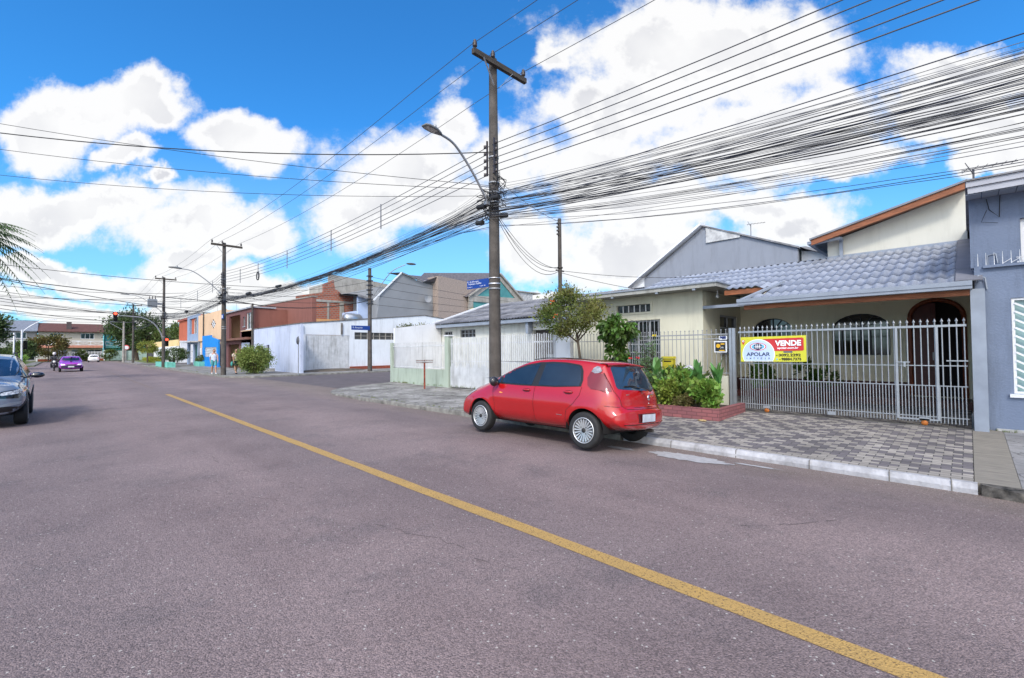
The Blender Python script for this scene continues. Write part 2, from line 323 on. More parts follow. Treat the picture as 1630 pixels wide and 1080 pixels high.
def paver_mat():
    m=bpy.data.materials.new('two tone pavers'); m.use_nodes=True; n=m.node_tree.nodes; l=m.node_tree.links; b=n['Principled BSDF']
    tc=n.new('ShaderNodeTexCoord'); sep=n.new('ShaderNodeSeparateXYZ'); l.new(tc.outputs['Object'],sep.inputs[0])
    def M(op,a,b2=None):
        q=n.new('ShaderNodeMath'); q.operation=op
        for i,x in enumerate((a,b2)):
            if x is None: continue
            if isinstance(x,(int,float)): q.inputs[i].default_value=x
            else: l.new(x,q.inputs[i])
        return q.outputs[0]
    BW,BH=.20,.10
    rx=M('DIVIDE',sep.outputs[0],BH); row=M('FLOOR',rx)
    shift=M('MULTIPLY',M('MODULO',row,2.0),.5)
    cy=M('ADD',M('DIVIDE',sep.outputs[1],BW),shift); col=M('FLOOR',cy)
    fr=M('FRACT',rx); fc=M('FRACT',cy)
    # pair columns into dark and light steps
    key=M('FLOOR',M('DIVIDE',M('ADD',col,M('MULTIPLY',M('FLOOR',M('DIVIDE',row,3.0)),1.0)),1.0))
    k2=M('MODULO',M('ABSOLUTE',key),2.0)
    cmb=n.new('ShaderNodeCombineXYZ'); l.new(row,cmb.inputs[0]); l.new(col,cmb.inputs[1])
    wn=n.new('ShaderNodeTexWhiteNoise'); wn.noise_dimensions='2D'; l.new(cmb.outputs[0],wn.inputs['Vector'])
    flip=M('GREATER_THAN',wn.outputs['Value'],.90); k3=M('MAXIMUM',M('ABSOLUTE',M('SUBTRACT',k2,flip)),M('LESS_THAN',sep.outputs[0],7.80))
    mx=n.new('ShaderNodeMix'); mx.data_type='RGBA'; l.new(k3,mx.inputs[0]); mx.inputs[6].default_value=(.125,.112,.120,1); mx.inputs[7].default_value=(.29,.265,.24,1)
    vr=n.new('ShaderNodeHueSaturation'); l.new(mx.outputs[2],vr.inputs['Color']); q=n.new('ShaderNodeMapRange'); l.new(wn.outputs['Value'],q.inputs[0]); q.inputs[3].default_value=.85;q.inputs[4].default_value=1.15; l.new(q.outputs[0],vr.inputs['Value'])
    nz=n.new('ShaderNodeTexNoise'); nz.inputs['Scale'].default_value=1.4; nz.inputs['Detail'].default_value=8; l.new(tc.outputs['Object'],nz.inputs['Vector'])
    q2=n.new('ShaderNodeMapRange'); l.new(nz.outputs['Fac'],q2.inputs[0]); q2.inputs[1].default_value=.3;q2.inputs[2].default_value=.7;q2.inputs[3].default_value=.72;q2.inputs[4].default_value=1.1
    mm=n.new('ShaderNodeMix'); mm.data_type='RGBA'; mm.blend_type='MULTIPLY'; mm.inputs[0].default_value=1; l.new(vr.outputs[0],mm.inputs[6]); l.new(q2.outputs[0],mm.inputs[7])
    e1=M('MINIMUM',M('MULTIPLY',M('MINIMUM',fr,M('SUBTRACT',1.0,fr)),BH),M('MULTIPLY',M('MINIMUM',fc,M('SUBTRACT',1.0,fc)),BW))
    j=n.new('ShaderNodeMapRange'); l.new(e1,j.inputs[0]); j.inputs[1].default_value=.002; j.inputs[2].default_value=.006
    m3=n.new('ShaderNodeMix'); m3.data_type='RGBA'; l.new(j.outputs[0],m3.inputs[0]); m3.inputs[6].default_value=(.045,.042,.04,1); l.new(mm.outputs[2],m3.inputs[7]); l.new(m3.outputs[2],b.inputs['Base Color']); b.inputs['Roughness'].default_value=.85
    bp=n.new('ShaderNodeBump'); bp.inputs['Strength'].default_value=.8; bp.inputs['Distance'].default_value=.01; l.new(j.outputs[0],bp.inputs['Height']); l.new(bp.outputs[0],b.inputs['Normal'])
    return m
PAV=paver_mat()
EDGEPAV=mat('edge pavers','#8f8a84',.85,.12,3,bump=.4,bscale=30)
KERBW=mat('white painted kerb',(.42,.42,.45),.8,.2,5,bump=.5,bscale=25,stain=.55)
KERBG=mat('concrete kerb',(.27,.26,.24),.9,.3,4,bump=.7,bscale=20,stain=.6)
GRASS=mat('verge grass',(.075,.12,.03),.9,.3,3,bump=.9,bscale=50,col2=(.13,.14,.05))
GROUND=mat('open ground',(.16,.15,.13),.95,.2,.4,bump=.3)
GUT=-.12
def road_z(X,Y):
    k=max(0,min(1,(19.5-Y)/4))
    t=max(0,min(1,(X-5.3)/2.2)); return GUT*t*k
def grid(name,xs,ys,zf,m,parent=None):
    mb=MB(); nx=len(xs); vs=[(x,y,zf(x,y)) for y in ys for x in xs]
    fs=[(j*nx+i,j*nx+i+1,(j+1)*nx+i+1,(j+1)*nx+i) for j in range(len(ys)-1) for i in range(nx-1)]
    mb.add(vs,fs,True); return mb
struct(MB().add([(-900,-900,-.6),(900,-900,-.6),(900,900,-.6),(-900,900,-.6)],[(0,1,2,3)]),'ground',GROUND)
XK=7.45
xs=[-2.6,-1,1,3,4.5,5.3,5.9,6.5,7.0,7.9,8.6]
ys=[-30,-20,-10,0,5,10,15,18,19,20,21,22,23,24,26,30,60,90,128,150]
struct(grid('road',xs,ys,road_z,ROAD),'road',ROAD)
# cross streets (a little above the big ground, level with the road)
ROAD2=mat('side street asphalt',(.12,.10,.105),.85,.15,1.5,bump=.8,bscale=90)
struct(MB().add([(8.6,19.0,0),(70,19.0,.0),(70,31.9,.0),(8.6,31.9,0)],[(0,1,2,3)]),'side_street',ROAD2)
struct(MB().add([(8.6,74,0),(70,74,.0),(70,85,0),(8.6,85,0)],[(0,1,2,3)]),'cross_street_right',ROAD2)
struct(MB().add([(-60,74,0),(-2.6,74,.0),(-2.6,85,0),(-60,85,0)],[(0,1,2,3)]),'cross_street_left',ROAD2)
struct(MB().add([(-60,126,.004),(80,126,.004),(80,134,.004),(-60,134,.004)],[(0,1,2,3)]),'far_cross_street',ROAD2)
def walk_z(X,Y):
    base=.0 if Y<24 else .09
    return base+(.13)*max(0,min(1,(X-XK)/4.2)) if Y<24 else .1
def sheet(outline,zf,m,name,step=.6,skirt=.25):
    """pavement: plan outline, subdivided, with a short vertical skirt (the kerb's drop)"""
    pts=[];k=len(outline)
    dense=[]
    for i in range(k):
        a=Vector(outline[i]);b=Vector(outline[(i+1)%k]); q=max(1,int((b-a).length/step))
        for j in range(q): dense.append(a+(b-a)*j/q)
    ov,oe,of,*_=delaunay_2d_cdt(dense,[(i,(i+1)%len(dense)) for i in range(len(dense))],[],1,1e-4)
    mb=MB(); mb.add([(p[0],p[1],zf(p[0],p[1])) for p in ov],[tuple(f) for f in of],True)
    q=len(dense); vv=[(p[0],p[1],zf(p[0],p[1])) for p in dense]+[(p[0],p[1],zf(p[0],p[1])-skirt) for p in dense]
    mb.add(vv,[(i,(i+1)%q,q+(i+1)%q,q+i) for i in range(q)])
    return struct(mb,name,m)
# pavement near: driveway pavers Y 0..5.5, worn stone Y 5.5..corner
KW=.15
sheet([(XK+KW,-30),(11.7,-30),(11.7,-.38),(XK+KW,-.38)],walk_z,STONE2,'pavement_by_grey_house')
EP=mat('row of narrow pavers','#8b857c',.85,.2,3,bump=.9,bscale=12,stretch=(9,1,1))
sheet([(XK+KW,-.375),(11.62,-.375),(11.62,-.006),(XK+KW,-.006)],lambda x,y:walk_z(x,y)+.004,EP,'paver_border')
sheet([(XK+KW,0),(15.4,0),(15.4,5.25),(11.5,5.25),(11.5,6.2),(XK+KW,6.2)],walk_z,PAV,'driveway_paving')
cornr=[(XK+KW+ (2.6-2.6*math.cos(R(a))),17.0+2.6*math.sin(R(a))*.92) for a in range(0,91,10)]
sheet([(XK+KW,6.22)]+[c for c in cornr]+[(60,19.39),(60,6.22)],walk_z,STONE,'corner_pavement')
# kerbs
def kerb(path,m,name,w=.15,h=.13,rough=0,slope=0):
    mb=MB(); rnd=random.Random(3)
    P=[Vector((p[0],p[1],0)) for p in path]; vs=[]
    for i,p in enumerate(P):
        t=(P[min(i+1,len(P)-1)]-P[max(i-1,0)]).normalized(); nrm=Vector((t.y,-t.x,0))   # towards pavement
        zt=walk_z(p.x+.2,p.y)+.006; zb=road_z(p.x,p.y)-.05; j=rnd.uniform(-rough,rough)
        vs+=[p+Vector((0,0,zb))+nrm*j,p+Vector((0,0,zt-.02-slope))+nrm*j,p+nrm*(.02+slope*.5)+Vector((0,0,zt+j*.4)),p+nrm*w+Vector((0,0,zt)),p+nrm*w+Vector((0,0,zb))]
    fs=[(i*5+j,i*5+j+1,(i+1)*5+j+1,(i+1)*5+j) for i in range(len(P)-1) for j in range(4)]
    mb.add(vs,fs+[(0,1,2,3,4),tuple(len(vs)-5+i for i in (4,3,2,1,0))]); return struct(mb,name,m)
kerb([(XK+.04,-.03)]+[(XK+.04,y*.5) for y in range(1,9)]+[(XK+.04,4.6)],KERBW,'white_kerb',w=.115,slope=.045,rough=.008)
for yj in(.18,.75,1.62,2.6,3.66): struct(MB().add([(XK+.03,yj,road_z(XK,yj)-.02),(XK+.165,yj+.01,walk_z(XK+.2,yj)+.009),(XK+.165,yj+.022,walk_z(XK+.2,yj)+.009),(XK+.03,yj+.012,road_z(XK,yj)-.02),(XK+.052,yj+.002,walk_z(XK+.2,yj)+.006),(XK+.052,yj+.014,walk_z(XK+.2,yj)+.006),(XK+.034,yj,walk_z(XK+.2,yj)-.055),(XK+.034,yj+.012,walk_z(XK+.2,yj)-.055)],[(0,3,7,6),(6,7,5,4),(4,5,2,1)]),'kerb_joint',mat('joint dirt',(.15,.14,.13),.95))
kerb([(XK,-30),(XK,-20),(XK,-10)]+[(XK,-9+y*.4) for y in range(0,22)]+[(XK,-.36),(XK,-.06)],mat('broken dark kerb',(.12,.11,.10),.95,.5,9,bump=1,bscale=14),'broken_kerb',rough=.03)
kerb([(XK,4.64)]+[(XK,5+y*.5) for y in range(0,24)]+[(XK+(2.6-2.6*math.cos(R(a)))*.985,17.0+2.6*math.sin(R(a))*.94) for a in range(5,91,8)]+[(11.5,19.46),(16,19.46),(30,19.46),(60,19.46)],KERBG,'corner_kerb',rough=.018)
# far side of the side street
far_c=[(XK+KW+2.6-2.6*math.sin(R(a)),34.4-2.6*math.cos(R(a))) for a in range(0,91,10)]
sheet([(60,31.8)]+far_c+[(XK+KW,73.8),(60,73.8)],lambda x,y:.1,slab_stone_mat('grey walkway',(.10,.095,.09,1),(.30,.29,.28,1),(.19,.185,.175,1)),'pavement_across_side_street')
kerb([(60,31.72),(30,31.72),(14,31.72)]+[(XK+2.68-2.68*math.sin(R(a)),34.4-2.68*math.cos(R(a))) for a in range(0,91,10)]+[(XK,40),(XK,50),(XK,60),(XK,73.9)],KERBG,'far_corner_kerb',rough=.02)
sheet([(XK+.6,85.2),(60,85.2),(60,125.5),(9.5,125.5),(XK+.6,110)],lambda x,y:.1,mat('far pavement',(.24,.23,.22),.9,.2,1),'pavement_beyond_crossing')
sheet([(9.4,87),(40,87),(40,120),(10.4,120)],lambda x,y:.115,GRASS,'grass_verge')
sheet([(-60,-30),(-2.6,-30),(-2.6,73.5),(-60,73.5)],lambda x,y:.1,mat('left pavement',(.25,.24,.23),.9,.2,1),'left_pavement')
sheet([(-60,85.5),(-2.3,85.5),(-2.3,125.5),(-60,125.5)],lambda x,y:.1,GRASS,'left_verge')
sheet([(-3.5,86.2),(-2.35,86.2),(-2.35,125),(-3.5,125)],lambda x,y:.116,KERBG,'left_far_footpath')
sheet([(-60,134.2),(80,134.2),(80,300),(-60,300)],lambda x,y:.1,GRASS,'far_verge')
# painted line, worn
def line_mat(name,wear):
    m=bpy.data.materials.new(name); m.use_nodes=True; n=m.node_tree.nodes; l=m.node_tree.links; b=n['Principled BSDF']
    tc=n.new('ShaderNodeTexCoord'); nz=n.new('ShaderNodeTexNoise'); nz.inputs['Scale'].default_value=70; nz.inputs['Detail'].default_value=8; nz.inputs['Roughness'].default_value=.75; l.new(tc.outputs['Object'],nz.inputs['Vector'])
    r=n.new('ShaderNodeMapRange'); l.new(nz.outputs['Fac'],r.inputs[0]); r.inputs[1].default_value=wear; r.inputs[2].default_value=wear+.12
    n2=n.new('ShaderNodeTexNoise'); n2.inputs['Scale'].default_value=5; n2.inputs['Detail'].default_value=8; l.new(tc.outputs['Object'],n2.inputs['Vector'])
    mx=n.new('ShaderNodeMix'); mx.data_type='RGBA'; l.new(n2.outputs['Fac'],mx.inputs[0]); mx.inputs[6].default_value=(.44,.27,.075,1); mx.inputs[7].default_value=(.30,.195,.075,1); l.new(mx.outputs[2],b.inputs['Base Color']); b.inputs['Roughness'].default_value=.75
    t=n.new('ShaderNodeBsdfTransparent'); ms=n.new('ShaderNodeMixShader'); l.new(r.outputs[0],ms.inputs[0]); l.new(t.outputs[0],ms.inputs[1]); l.new(b.outputs[0],ms.inputs[2]); l.new(ms.outputs[0],n['Material Output'].inputs[0])
    vo=n.new('ShaderNodeTexVoronoi'); vo.inputs['Scale'].default_value=85; l.new(tc.outputs['Object'],vo.inputs['Vector']); bp=n.new('ShaderNodeBump'); bp.invert=True; bp.inputs['Strength'].default_value=.5; bp.inputs['Distance'].default_value=.01; l.new(vo.outputs['Distance'],bp.inputs['Height']); l.new(bp.outputs[0],b.inputs['Normal'])
    return m
def strip(x0,x1,ys,m,name):
    mb=MB(); vs=[];rnd=random.Random(5)
    for y in ys: vs+=[(x0+rnd.uniform(-.006,.006),y,.004),(x1+rnd.uniform(-.006,.006),y,.004)]
    mb.add(vs,[(i*2,i*2+1,i*2+3,i*2+2) for i in range(len(ys)-1)]); return struct(mb,name,m)
strip(2.90,3.05,[-12+.5*i for i in range(0,69)],line_mat('yellow line paint',.35),'centre_line')
strip(2.95,3.07,[26+.5*i for i in range(0,50)],line_mat('worn yellow paint',.52),'worn_centre_line')
# pale cement spill on the asphalt beside the kerb
rnd=random.Random(9); pts=[]
for i in range(46):
    a=2*math.pi*i/46; r=(1+rnd.uniform(-.16,.16)); pts.append((6.9+.26*r*math.cos(a),3.12+.62*r*math.sin(a)))
ov,oe,of,*_=delaunay_2d_cdt([Vector(p) for p in pts]+[Vector((6.9+i*.1,3.1+j*.15)) for i in (-1,0,1) for j in (-2,-1,0,1,2)],[(i,(i+1)%46) for i in range(46)],[],1,1e-4)
struct(MB().add([(p[0],p[1],road_z(p[0],p[1])+.006) for p in ov],[tuple(f) for f in of]),'cement_spill',mat('dried cement',(.38,.375,.39),.9,.15,12,bump=.4))
for (px,py,sx,sy,rr) in ((6.75,4.2,.1,.28,1),(7.1,2.2,.05,.3,2)):
    rnd=random.Random(rr); k=20; MBx=MB(); MBx.add([(px+sx*(1+rnd.uniform(-.3,.3))*math.cos(2*math.pi*i/k),py+sy*(1+rnd.uniform(-.3,.3))*math.sin(2*math.pi*i/k),0) for i in range(k)],[tuple(range(k))]); MBx.v=[(x,y,road_z(x,y)+.007) for x,y,z in MBx.v]; struct(MBx,'cement_splash',MATS['dried cement'])
# asphalt cracks
def cracks():
    mb=MB(); rnd=random.Random(21)
    for (x,y,dx,dy,n) in ((1.6,8.5,.02,-.12,26),(2.1,4.2,.01,-.1,18),(4.9,3.2,.03,-.09,30),(5.4,6.5,.01,-.13,26),(4.3,1.6,.05,-.05,14),(1.0,6.6,.04,-.08,16),(4.0,9,.03,.11,20)):
        p=Vector((x,y,.003)); pr=None
        for i in range(n):
            w=.0015+.0025*rnd.random(); d=Vector((dx+rnd.uniform(-.05,.05),dy+rnd.uniform(-.03,.03),0)); q=p+d
            z=lambda v:road_z(v.x,v.y)+.004
            nn=Vector((-d.y,d.x,0)).normalized()*w
            if rnd.random()<.6: mb.add([(a.x,a.y,z(a)) for a in (p-nn,p+nn,q+nn*.8,q-nn*.8)],[(0,1,2,3)])
            p=q
    struct(mb,'asphalt_cracks',mat('crack shadow dirt',(.075,.064,.066),.95))
cracks()
# ---------------------------------------------------------------- vehicles
def catmull(P,n=6,closed=False):
    P=[np.array(p,float) for p in P]; k=len(P); o=[]
    rng=range(k if closed else k-1)
    for i in rng:
        p0=P[(i-1)%k] if closed or i>0 else P[0]; p1=P[i]; p2=P[(i+1)%k]; p3=P[(i+2)%k] if closed or i+2<k else P[-1]
        for j in range(n):
            t=j/n; o.append(.5*((2*p1)+(-p0+p2)*t+(2*p0-5*p1+4*p2-p3)*t*t+(-p0+3*p1-3*p2+p3)*t**3))
    if not closed:o.append(P[-1])
    return np.array(o)
class Shell:
    """body surface described by its side silhouette and half widths; local frame x forward, y left, z up"""
    def __init__(s,sil,wz,front,rear,axles,ra,zc=.30,flare=.018,crown=None):
        s.sil=catmull(sil,5,True); s.wz=np.array(wz); s.front=front; s.rear=rear; s.ax=axles; s.ra=ra; s.zc=zc; s.flare=flare
        s.cr=np.array(crown or [(0,0),(.004,.16),(.012,.31),(.025,.45),(.045,.56),(.08,.66),(.14,.745),(.22,.80),(.35,.87),(.6,.95),(2,1.2)])
        a=s.sil; b=np.roll(a,-1,0); s.a=a; s.b=b
    def dist(s,P):
        P=np.atleast_2d(P); ab=s.b-s.a; L2=(ab**2).sum(1)+1e-12
        t=np.clip(((P[:,None]-s.a)*ab).sum(2)/L2,0,1); q=s.a+t[...,None]*ab
        return np.sqrt(((P[:,None]-q)**2).sum(2)).min(1)
    def inside(s,P):
        P=np.atleast_2d(P); x=P[:,0][:,None];y=P[:,1][:,None]; a,b=s.a,s.b
        c=((a[:,1]>y)!=(b[:,1]>y))&(x<(b[:,0]-a[:,0])*(y-a[:,1])/(b[:,1]-a[:,1]+1e-12)+a[:,0])
        return c.sum(1)%2==1
    def y(s,P):
        P=np.atleast_2d(np.array(P,float)); d=s.dist(P); d=np.where(s.inside(P),d,0)
        c=np.interp(d,s.cr[:,0],s.cr[:,1]); W=np.interp(P[:,1],s.wz[:,0],s.wz[:,1])
        x=P[:,0]; f=np.clip((x-s.front[0])/s.front[1],0,2); r=np.clip((s.rear[0]-x)/s.rear[1],0,2)
        W=W*(1-s.front[2]*f**2)*(1-s.rear[2]*r**2)
        for ax in s.ax:
            q=np.hypot(x-ax,P[:,1]-s.zc); W=W+s.flare*np.exp(-((q-s.ra-.03)/.055)**2)*np.clip((.75-P[:,1])/.2,0,1)
        k=.07; h=np.clip(.5+.5*(W-c)/k,0,1); return W*(1-h)+c*h-k*h*(1-h)
    def end_x(s,yv,zv,rear=True):
        xs=np.linspace(s.sil[:,0].min()-.01,s.sil[:,0].max()+.01,700); 
        if not rear: xs=xs[::-1]
        yy=s.y(np.c_[xs,np.full(len(xs),zv)]); ok=np.where(yy>=abs(yv))[0]
        if len(ok)==0: return 0.0
        i=ok[0]
        if i==0: return xs[0]
        t=(abs(yv)-yy[i-1])/(yy[i]-yy[i-1]+1e-9); return xs[i-1]+t*(xs[i]-xs[i-1])
    def outline(s):
        keep=[]
        A=s.sil[::-1] if False else s.sil
        out=[]; arcs={}
        ins=[any(np.hypot(p[0]-ax,p[1]-s.zc)<s.ra for ax in s.ax) for p in A]
        n=len(A); i0=next(i for i in range(n) if not ins[i] and A[i][1]>s.zc+.2)
        i=0
        while i<n:
            j=(i0+i)%n
            if not ins[j]: out.append(A[j]); i+=1
            else:
                ax=min(s.ax,key=lambda q:abs(q-A[j][0])); k=i
                while ins[(i0+k)%n]: k+=1
                e0=A[(i0+i-1)%n]; e1=A[(i0+k)%n]
                t0=math.atan2(e0[1]-s.zc,e0[0]-ax); t1=math.atan2(e1[1]-s.zc,e1[0]-ax)
                # go over the top of the wheel
                if e0[0]>e1[0]: # travelling backward: t0 near 0-, t1 near pi
                    if t1<0:t1+=2*math.pi
                else:
                    if t0<0:t0+=2*math.pi
                for q in range(0,21): t=t0+(t1-t0)*q/20; out.append(np.array([ax+s.ra*math.cos(t),s.zc+s.ra*math.sin(t)]))
                i=k
        return np.array(out)
    def body(s,grid=.05):
        out=s.outline(); rings=[]
        A=s.sil; T=np.roll(A,-1,0)-np.roll(A,1,0); T/=np.linalg.norm(T,axis=1)[:,None]+1e-9; Nn=np.c_[-T[:,1],T[:,0]]
        area=.5*np.sum(A[:,0]*np.roll(A[:,1],-1)-np.roll(A[:,0],-1)*A[:,1]); 
        if area<0: Nn=-Nn
        pts=[]
        for d in (.0015,.004,.008,.014,.022,.032,.045,.062,.085,.115,.15,.19):
            P=A+Nn*d; dd=s.dist(P); P=P[dd>d*.93]; pts.append(P)
        gx=np.arange(A[:,0].min(),A[:,0].max(),grid); gz=np.arange(A[:,1].min(),A[:,1].max(),grid); G=np.array([(x+(grid/2)*(j%2),z) for j,z in enumerate(gz) for x in gx]); pts.append(G[s.dist(G)>.21])
        for ax in s.ax:
            pts.append(np.array([(ax+(s.ra+q)*math.cos(t),s.zc+(s.ra+q)*math.sin(t)) for q in (.015,.03,.05,.08,.11) for t in np.linspace(-.1,math.pi+.1,30)]))
        P=np.concatenate(pts); P=P[s.inside(P)]
        for ax in s.ax: P=P[np.hypot(P[:,0]-ax,P[:,1]-s.zc)>s.ra+.006]
        n=len(out); V=[Vector(p) for p in out]+[Vector(p) for p in P]
        ov,oe,of,*_=delaunay_2d_cdt(V,[(i,(i+1)%n) for i in range(n)],[],1,1e-5)
        Q=np.array([(p[0],p[1]) for p in ov]); Y=s.y(Q); D=s.dist(Q); Y[D<1e-3]=0
        mb=MB(); k=len(Q)
        mb.add([(Q[i,0],Y[i],Q[i,1]) for i in range(k)]+[(Q[i,0],-Y[i],Q[i,1]) for i in range(k)],[tuple(f) for f in of]+[tuple(reversed([i+k for i in f])) for f in of],True)
        return mb
    def fill(s,poly,step=.04):
        poly=[tuple(p) for p in poly]; n=len(poly); X=[p[0] for p in poly];Z=[p[1] for p in poly]
        def ins(x,y):
            c=False
            for i in range(n):
                x1,y1=poly[i];x2,y2=poly[(i+1)%n]
                if (y1>y)!=(y2>y) and x<(x2-x1)*(y-y1)/(y2-y1)+x1:c=not c
            return c
        dense=[]
        for i in range(n):
            a=Vector(poly[i]);b=Vector(poly[(i+1)%n]);q=max(1,int((b-a).length/step+.5))
            for j in range(q):dense.append(a+(b-a)*j/q)
        G=[Vector((x,z)) for x in np.arange(min(X),max(X),step) for z in np.arange(min(Z),max(Z),step) if ins(x,z) and min((Vector((x,z))-d2).length for d2 in dense)>step*.45]
        k=len(dense); ov,oe,of,*_=delaunay_2d_cdt(dense+G,[(i,(i+1)%k) for i in range(k)],[],1,1e-5)
        return [(p[0],p[1]) for p in ov],[tuple(f) for f in of],k
    def panel(s,mb,poly,view='side',side=1,off=.004,step=.04,mi=0):
        V,Fc,k=s.fill(poly,step)
        def m3(p,o):
            if view=='side': return (p[0],side*(float(s.y([p])[0])+o),p[1])
            r=view=='rear'; return (s.end_x(p[0],p[1],r)+(-o if r else o),p[0],p[1])
        a=[m3(p,off) for p in V]; mb.add(a,Fc,True,mi)
        e=a[:k]; b=[m3(p,-.012) for p in V[:k]]
        mb.add(e+b,[(i,(i+1)%k,k+(i+1)%k,k+i) for i in range(k)],False,mi)
    def line(s,mb,path,w=.008,view='side',side=1,off=.0025,mi=0):
        P=[np.array(p,float) for p in path]; D=[]
        for i in range(len(P)-1):
            q=max(1,int(np.linalg.norm(P[i+1]-P[i])/.04)); D+=[P[i]+(P[i+1]-P[i])*j/q for j in range(q)]
        D.append(P[-1]); vs=[]
        for i,p in enumerate(D):
            t=D[min(i+1,len(D)-1)]-D[max(i-1,0)]; t/=np.linalg.norm(t)+1e-9; nn=np.array([-t[1],t[0]])*w/2
            for sg in(-1,1):
                q=p+nn*sg
                if view=='side': vs.append((q[0],side*(float(s.y([q])[0])+off),q[1]))
                else:
                    r=view=='rear'; vs.append((s.end_x(q[0],q[1],r)+(-off if r else off),q[0],q[1]))
        mb.add(vs,[(i*2,i*2+1,i*2+3,i*2+2) for i in range(len(D)-1)],True,mi)
RUB=mat('tyre rubber',(.022,.022,.024),.75,.2,20,bump=.2,bscale=80)
WELL=mat('wheel well black',(.008,.008,.009),.95)
RIM=mat('silver wheel cover',(.62,.63,.65),.32,.06,8,metal=.6)
DARKR=mat('dark wheel gap',(.02,.02,.022),.7)
BLACKP=mat('black trim plastic',(.015,.015,.017),.45)
GLASSB=mat('tinted car glass',(.012,.022,.036),.035,.3,2,spec=.9)
GLASSB.node_tree.nodes['Principled BSDF'].inputs['IOR'].default_value=1.55
SEAM=mat('panel gap',(.02,.004,.005),.8)
CHR=mat('chrome',(.75,.76,.78),.12,.05,3,metal=1)
def wheel(parent,x,y,r,w,side,spokes=18,z=None,cover=RIM):
    """tyre, rim; y is the outer face"""
    z=r if z is None else z; t=MB(); yi=y-side*w
    pr=[(.60*r,0),(.70*r,-.004),(.86*r,.006),(.95*r,-.006),(.985*r,-.025),(r,-.05),(r,-w+.05),(.985*r,-w+.025),(.9*r,-w),(.55*r,-w)]
    t.lathe([(a,side*b) for a,b in pr],(x,y,z),'y',40); o=t.build('tyre',RUB,parent)
    c=MB(); c.lathe([(0,side*-.035),(.66*r,side*-.04),(.66*r,side*-.1)],(x,y,z),'y',32,mi=1)
    c.lathe([(.685*r,side*-.03),(.69*r,side*.002),(.655*r,side*.008),(.63*r,side*-.004),(.62*r,side*-.035)],(x,y,z),'y',40)
    c.lathe([(0,side*.004),(.10*r,side*.004),(.13*r,side*-.01),(.14*r,side*-.035)],(x,y,z),'y',20,mi=1)
    for i in range(spokes):
        a=2*math.pi*i/spokes; d=Vector((math.cos(a),0,math.sin(a))); q=Vector((-math.sin(a),0,math.cos(a)))
        p0=Vector((x,y-side*.014,z))+d*.13*r; p1=Vector((x,y-side*.002,z))+d*.65*r
        w0,w1=.010*r/.3,.026*r/.3
        vs=[]
        for p,ww in((p0,w0),(p1,w1)):
            for sg in(-1,1): vs.append(p+q*ww*sg/2)
            for sg in(1,-1): vs.append(p+q*ww*sg/2*1.3-Vector((0,side*.022,0)))
        c.add(vs,[(0,1,5,4),(1,2,6,5),(3,0,4,7),(0,3,2,1),(4,5,6,7)])
    for i in range(4):
        a=2*math.pi*(i+.5)/4; c.cyl((x+.085*r/.3*math.cos(a)*.8,y-side*.012,z+.085*r/.3*math.sin(a)*.8),(x+.085*r/.3*math.cos(a)*.8,y+side*-.004,z+.085*r/.3*math.sin(a)*.8),.008,n=8,mi=1)
    ob=c.build('rim',[cover,DARKR],o)
    ob.location=(0,0,0)
    return o
def wells(parent,sh,r,yin=.45):
    for ax in sh.ax:
        for sg in(-1,1):
            mb=MB(); n=24; vs=[]; R2=sh.ra+.012
            for i in range(n+1):
                t=-.06+(math.pi+.12)*i/n
                for yy in(.815,yin): vs.append((ax+R2*math.cos(t),sg*yy*.99,sh.zc+R2*math.sin(t)))
            mb.add(vs,[(i*2,i*2+1,i*2+3,i*2+2) for i in range(n)],True)
            mb.add([(ax,sg*yin*.99,sh.zc)]+[vs[2*i+1] for i in range(n+1)],[(0,i,i+1) for i in range(1,n+1)])
            mb.build('wheel_well',WELL,parent)
def local_thing(name,label,cat,loc,rz,group=None,rx=0,ry=0):
    t=thing(name,label,cat,loc,group,local=True); t.rotation_euler=(rx,ry,rz); return t
PLATE=mat('plate plain',(.55,.58,.66),.5,.15,9)
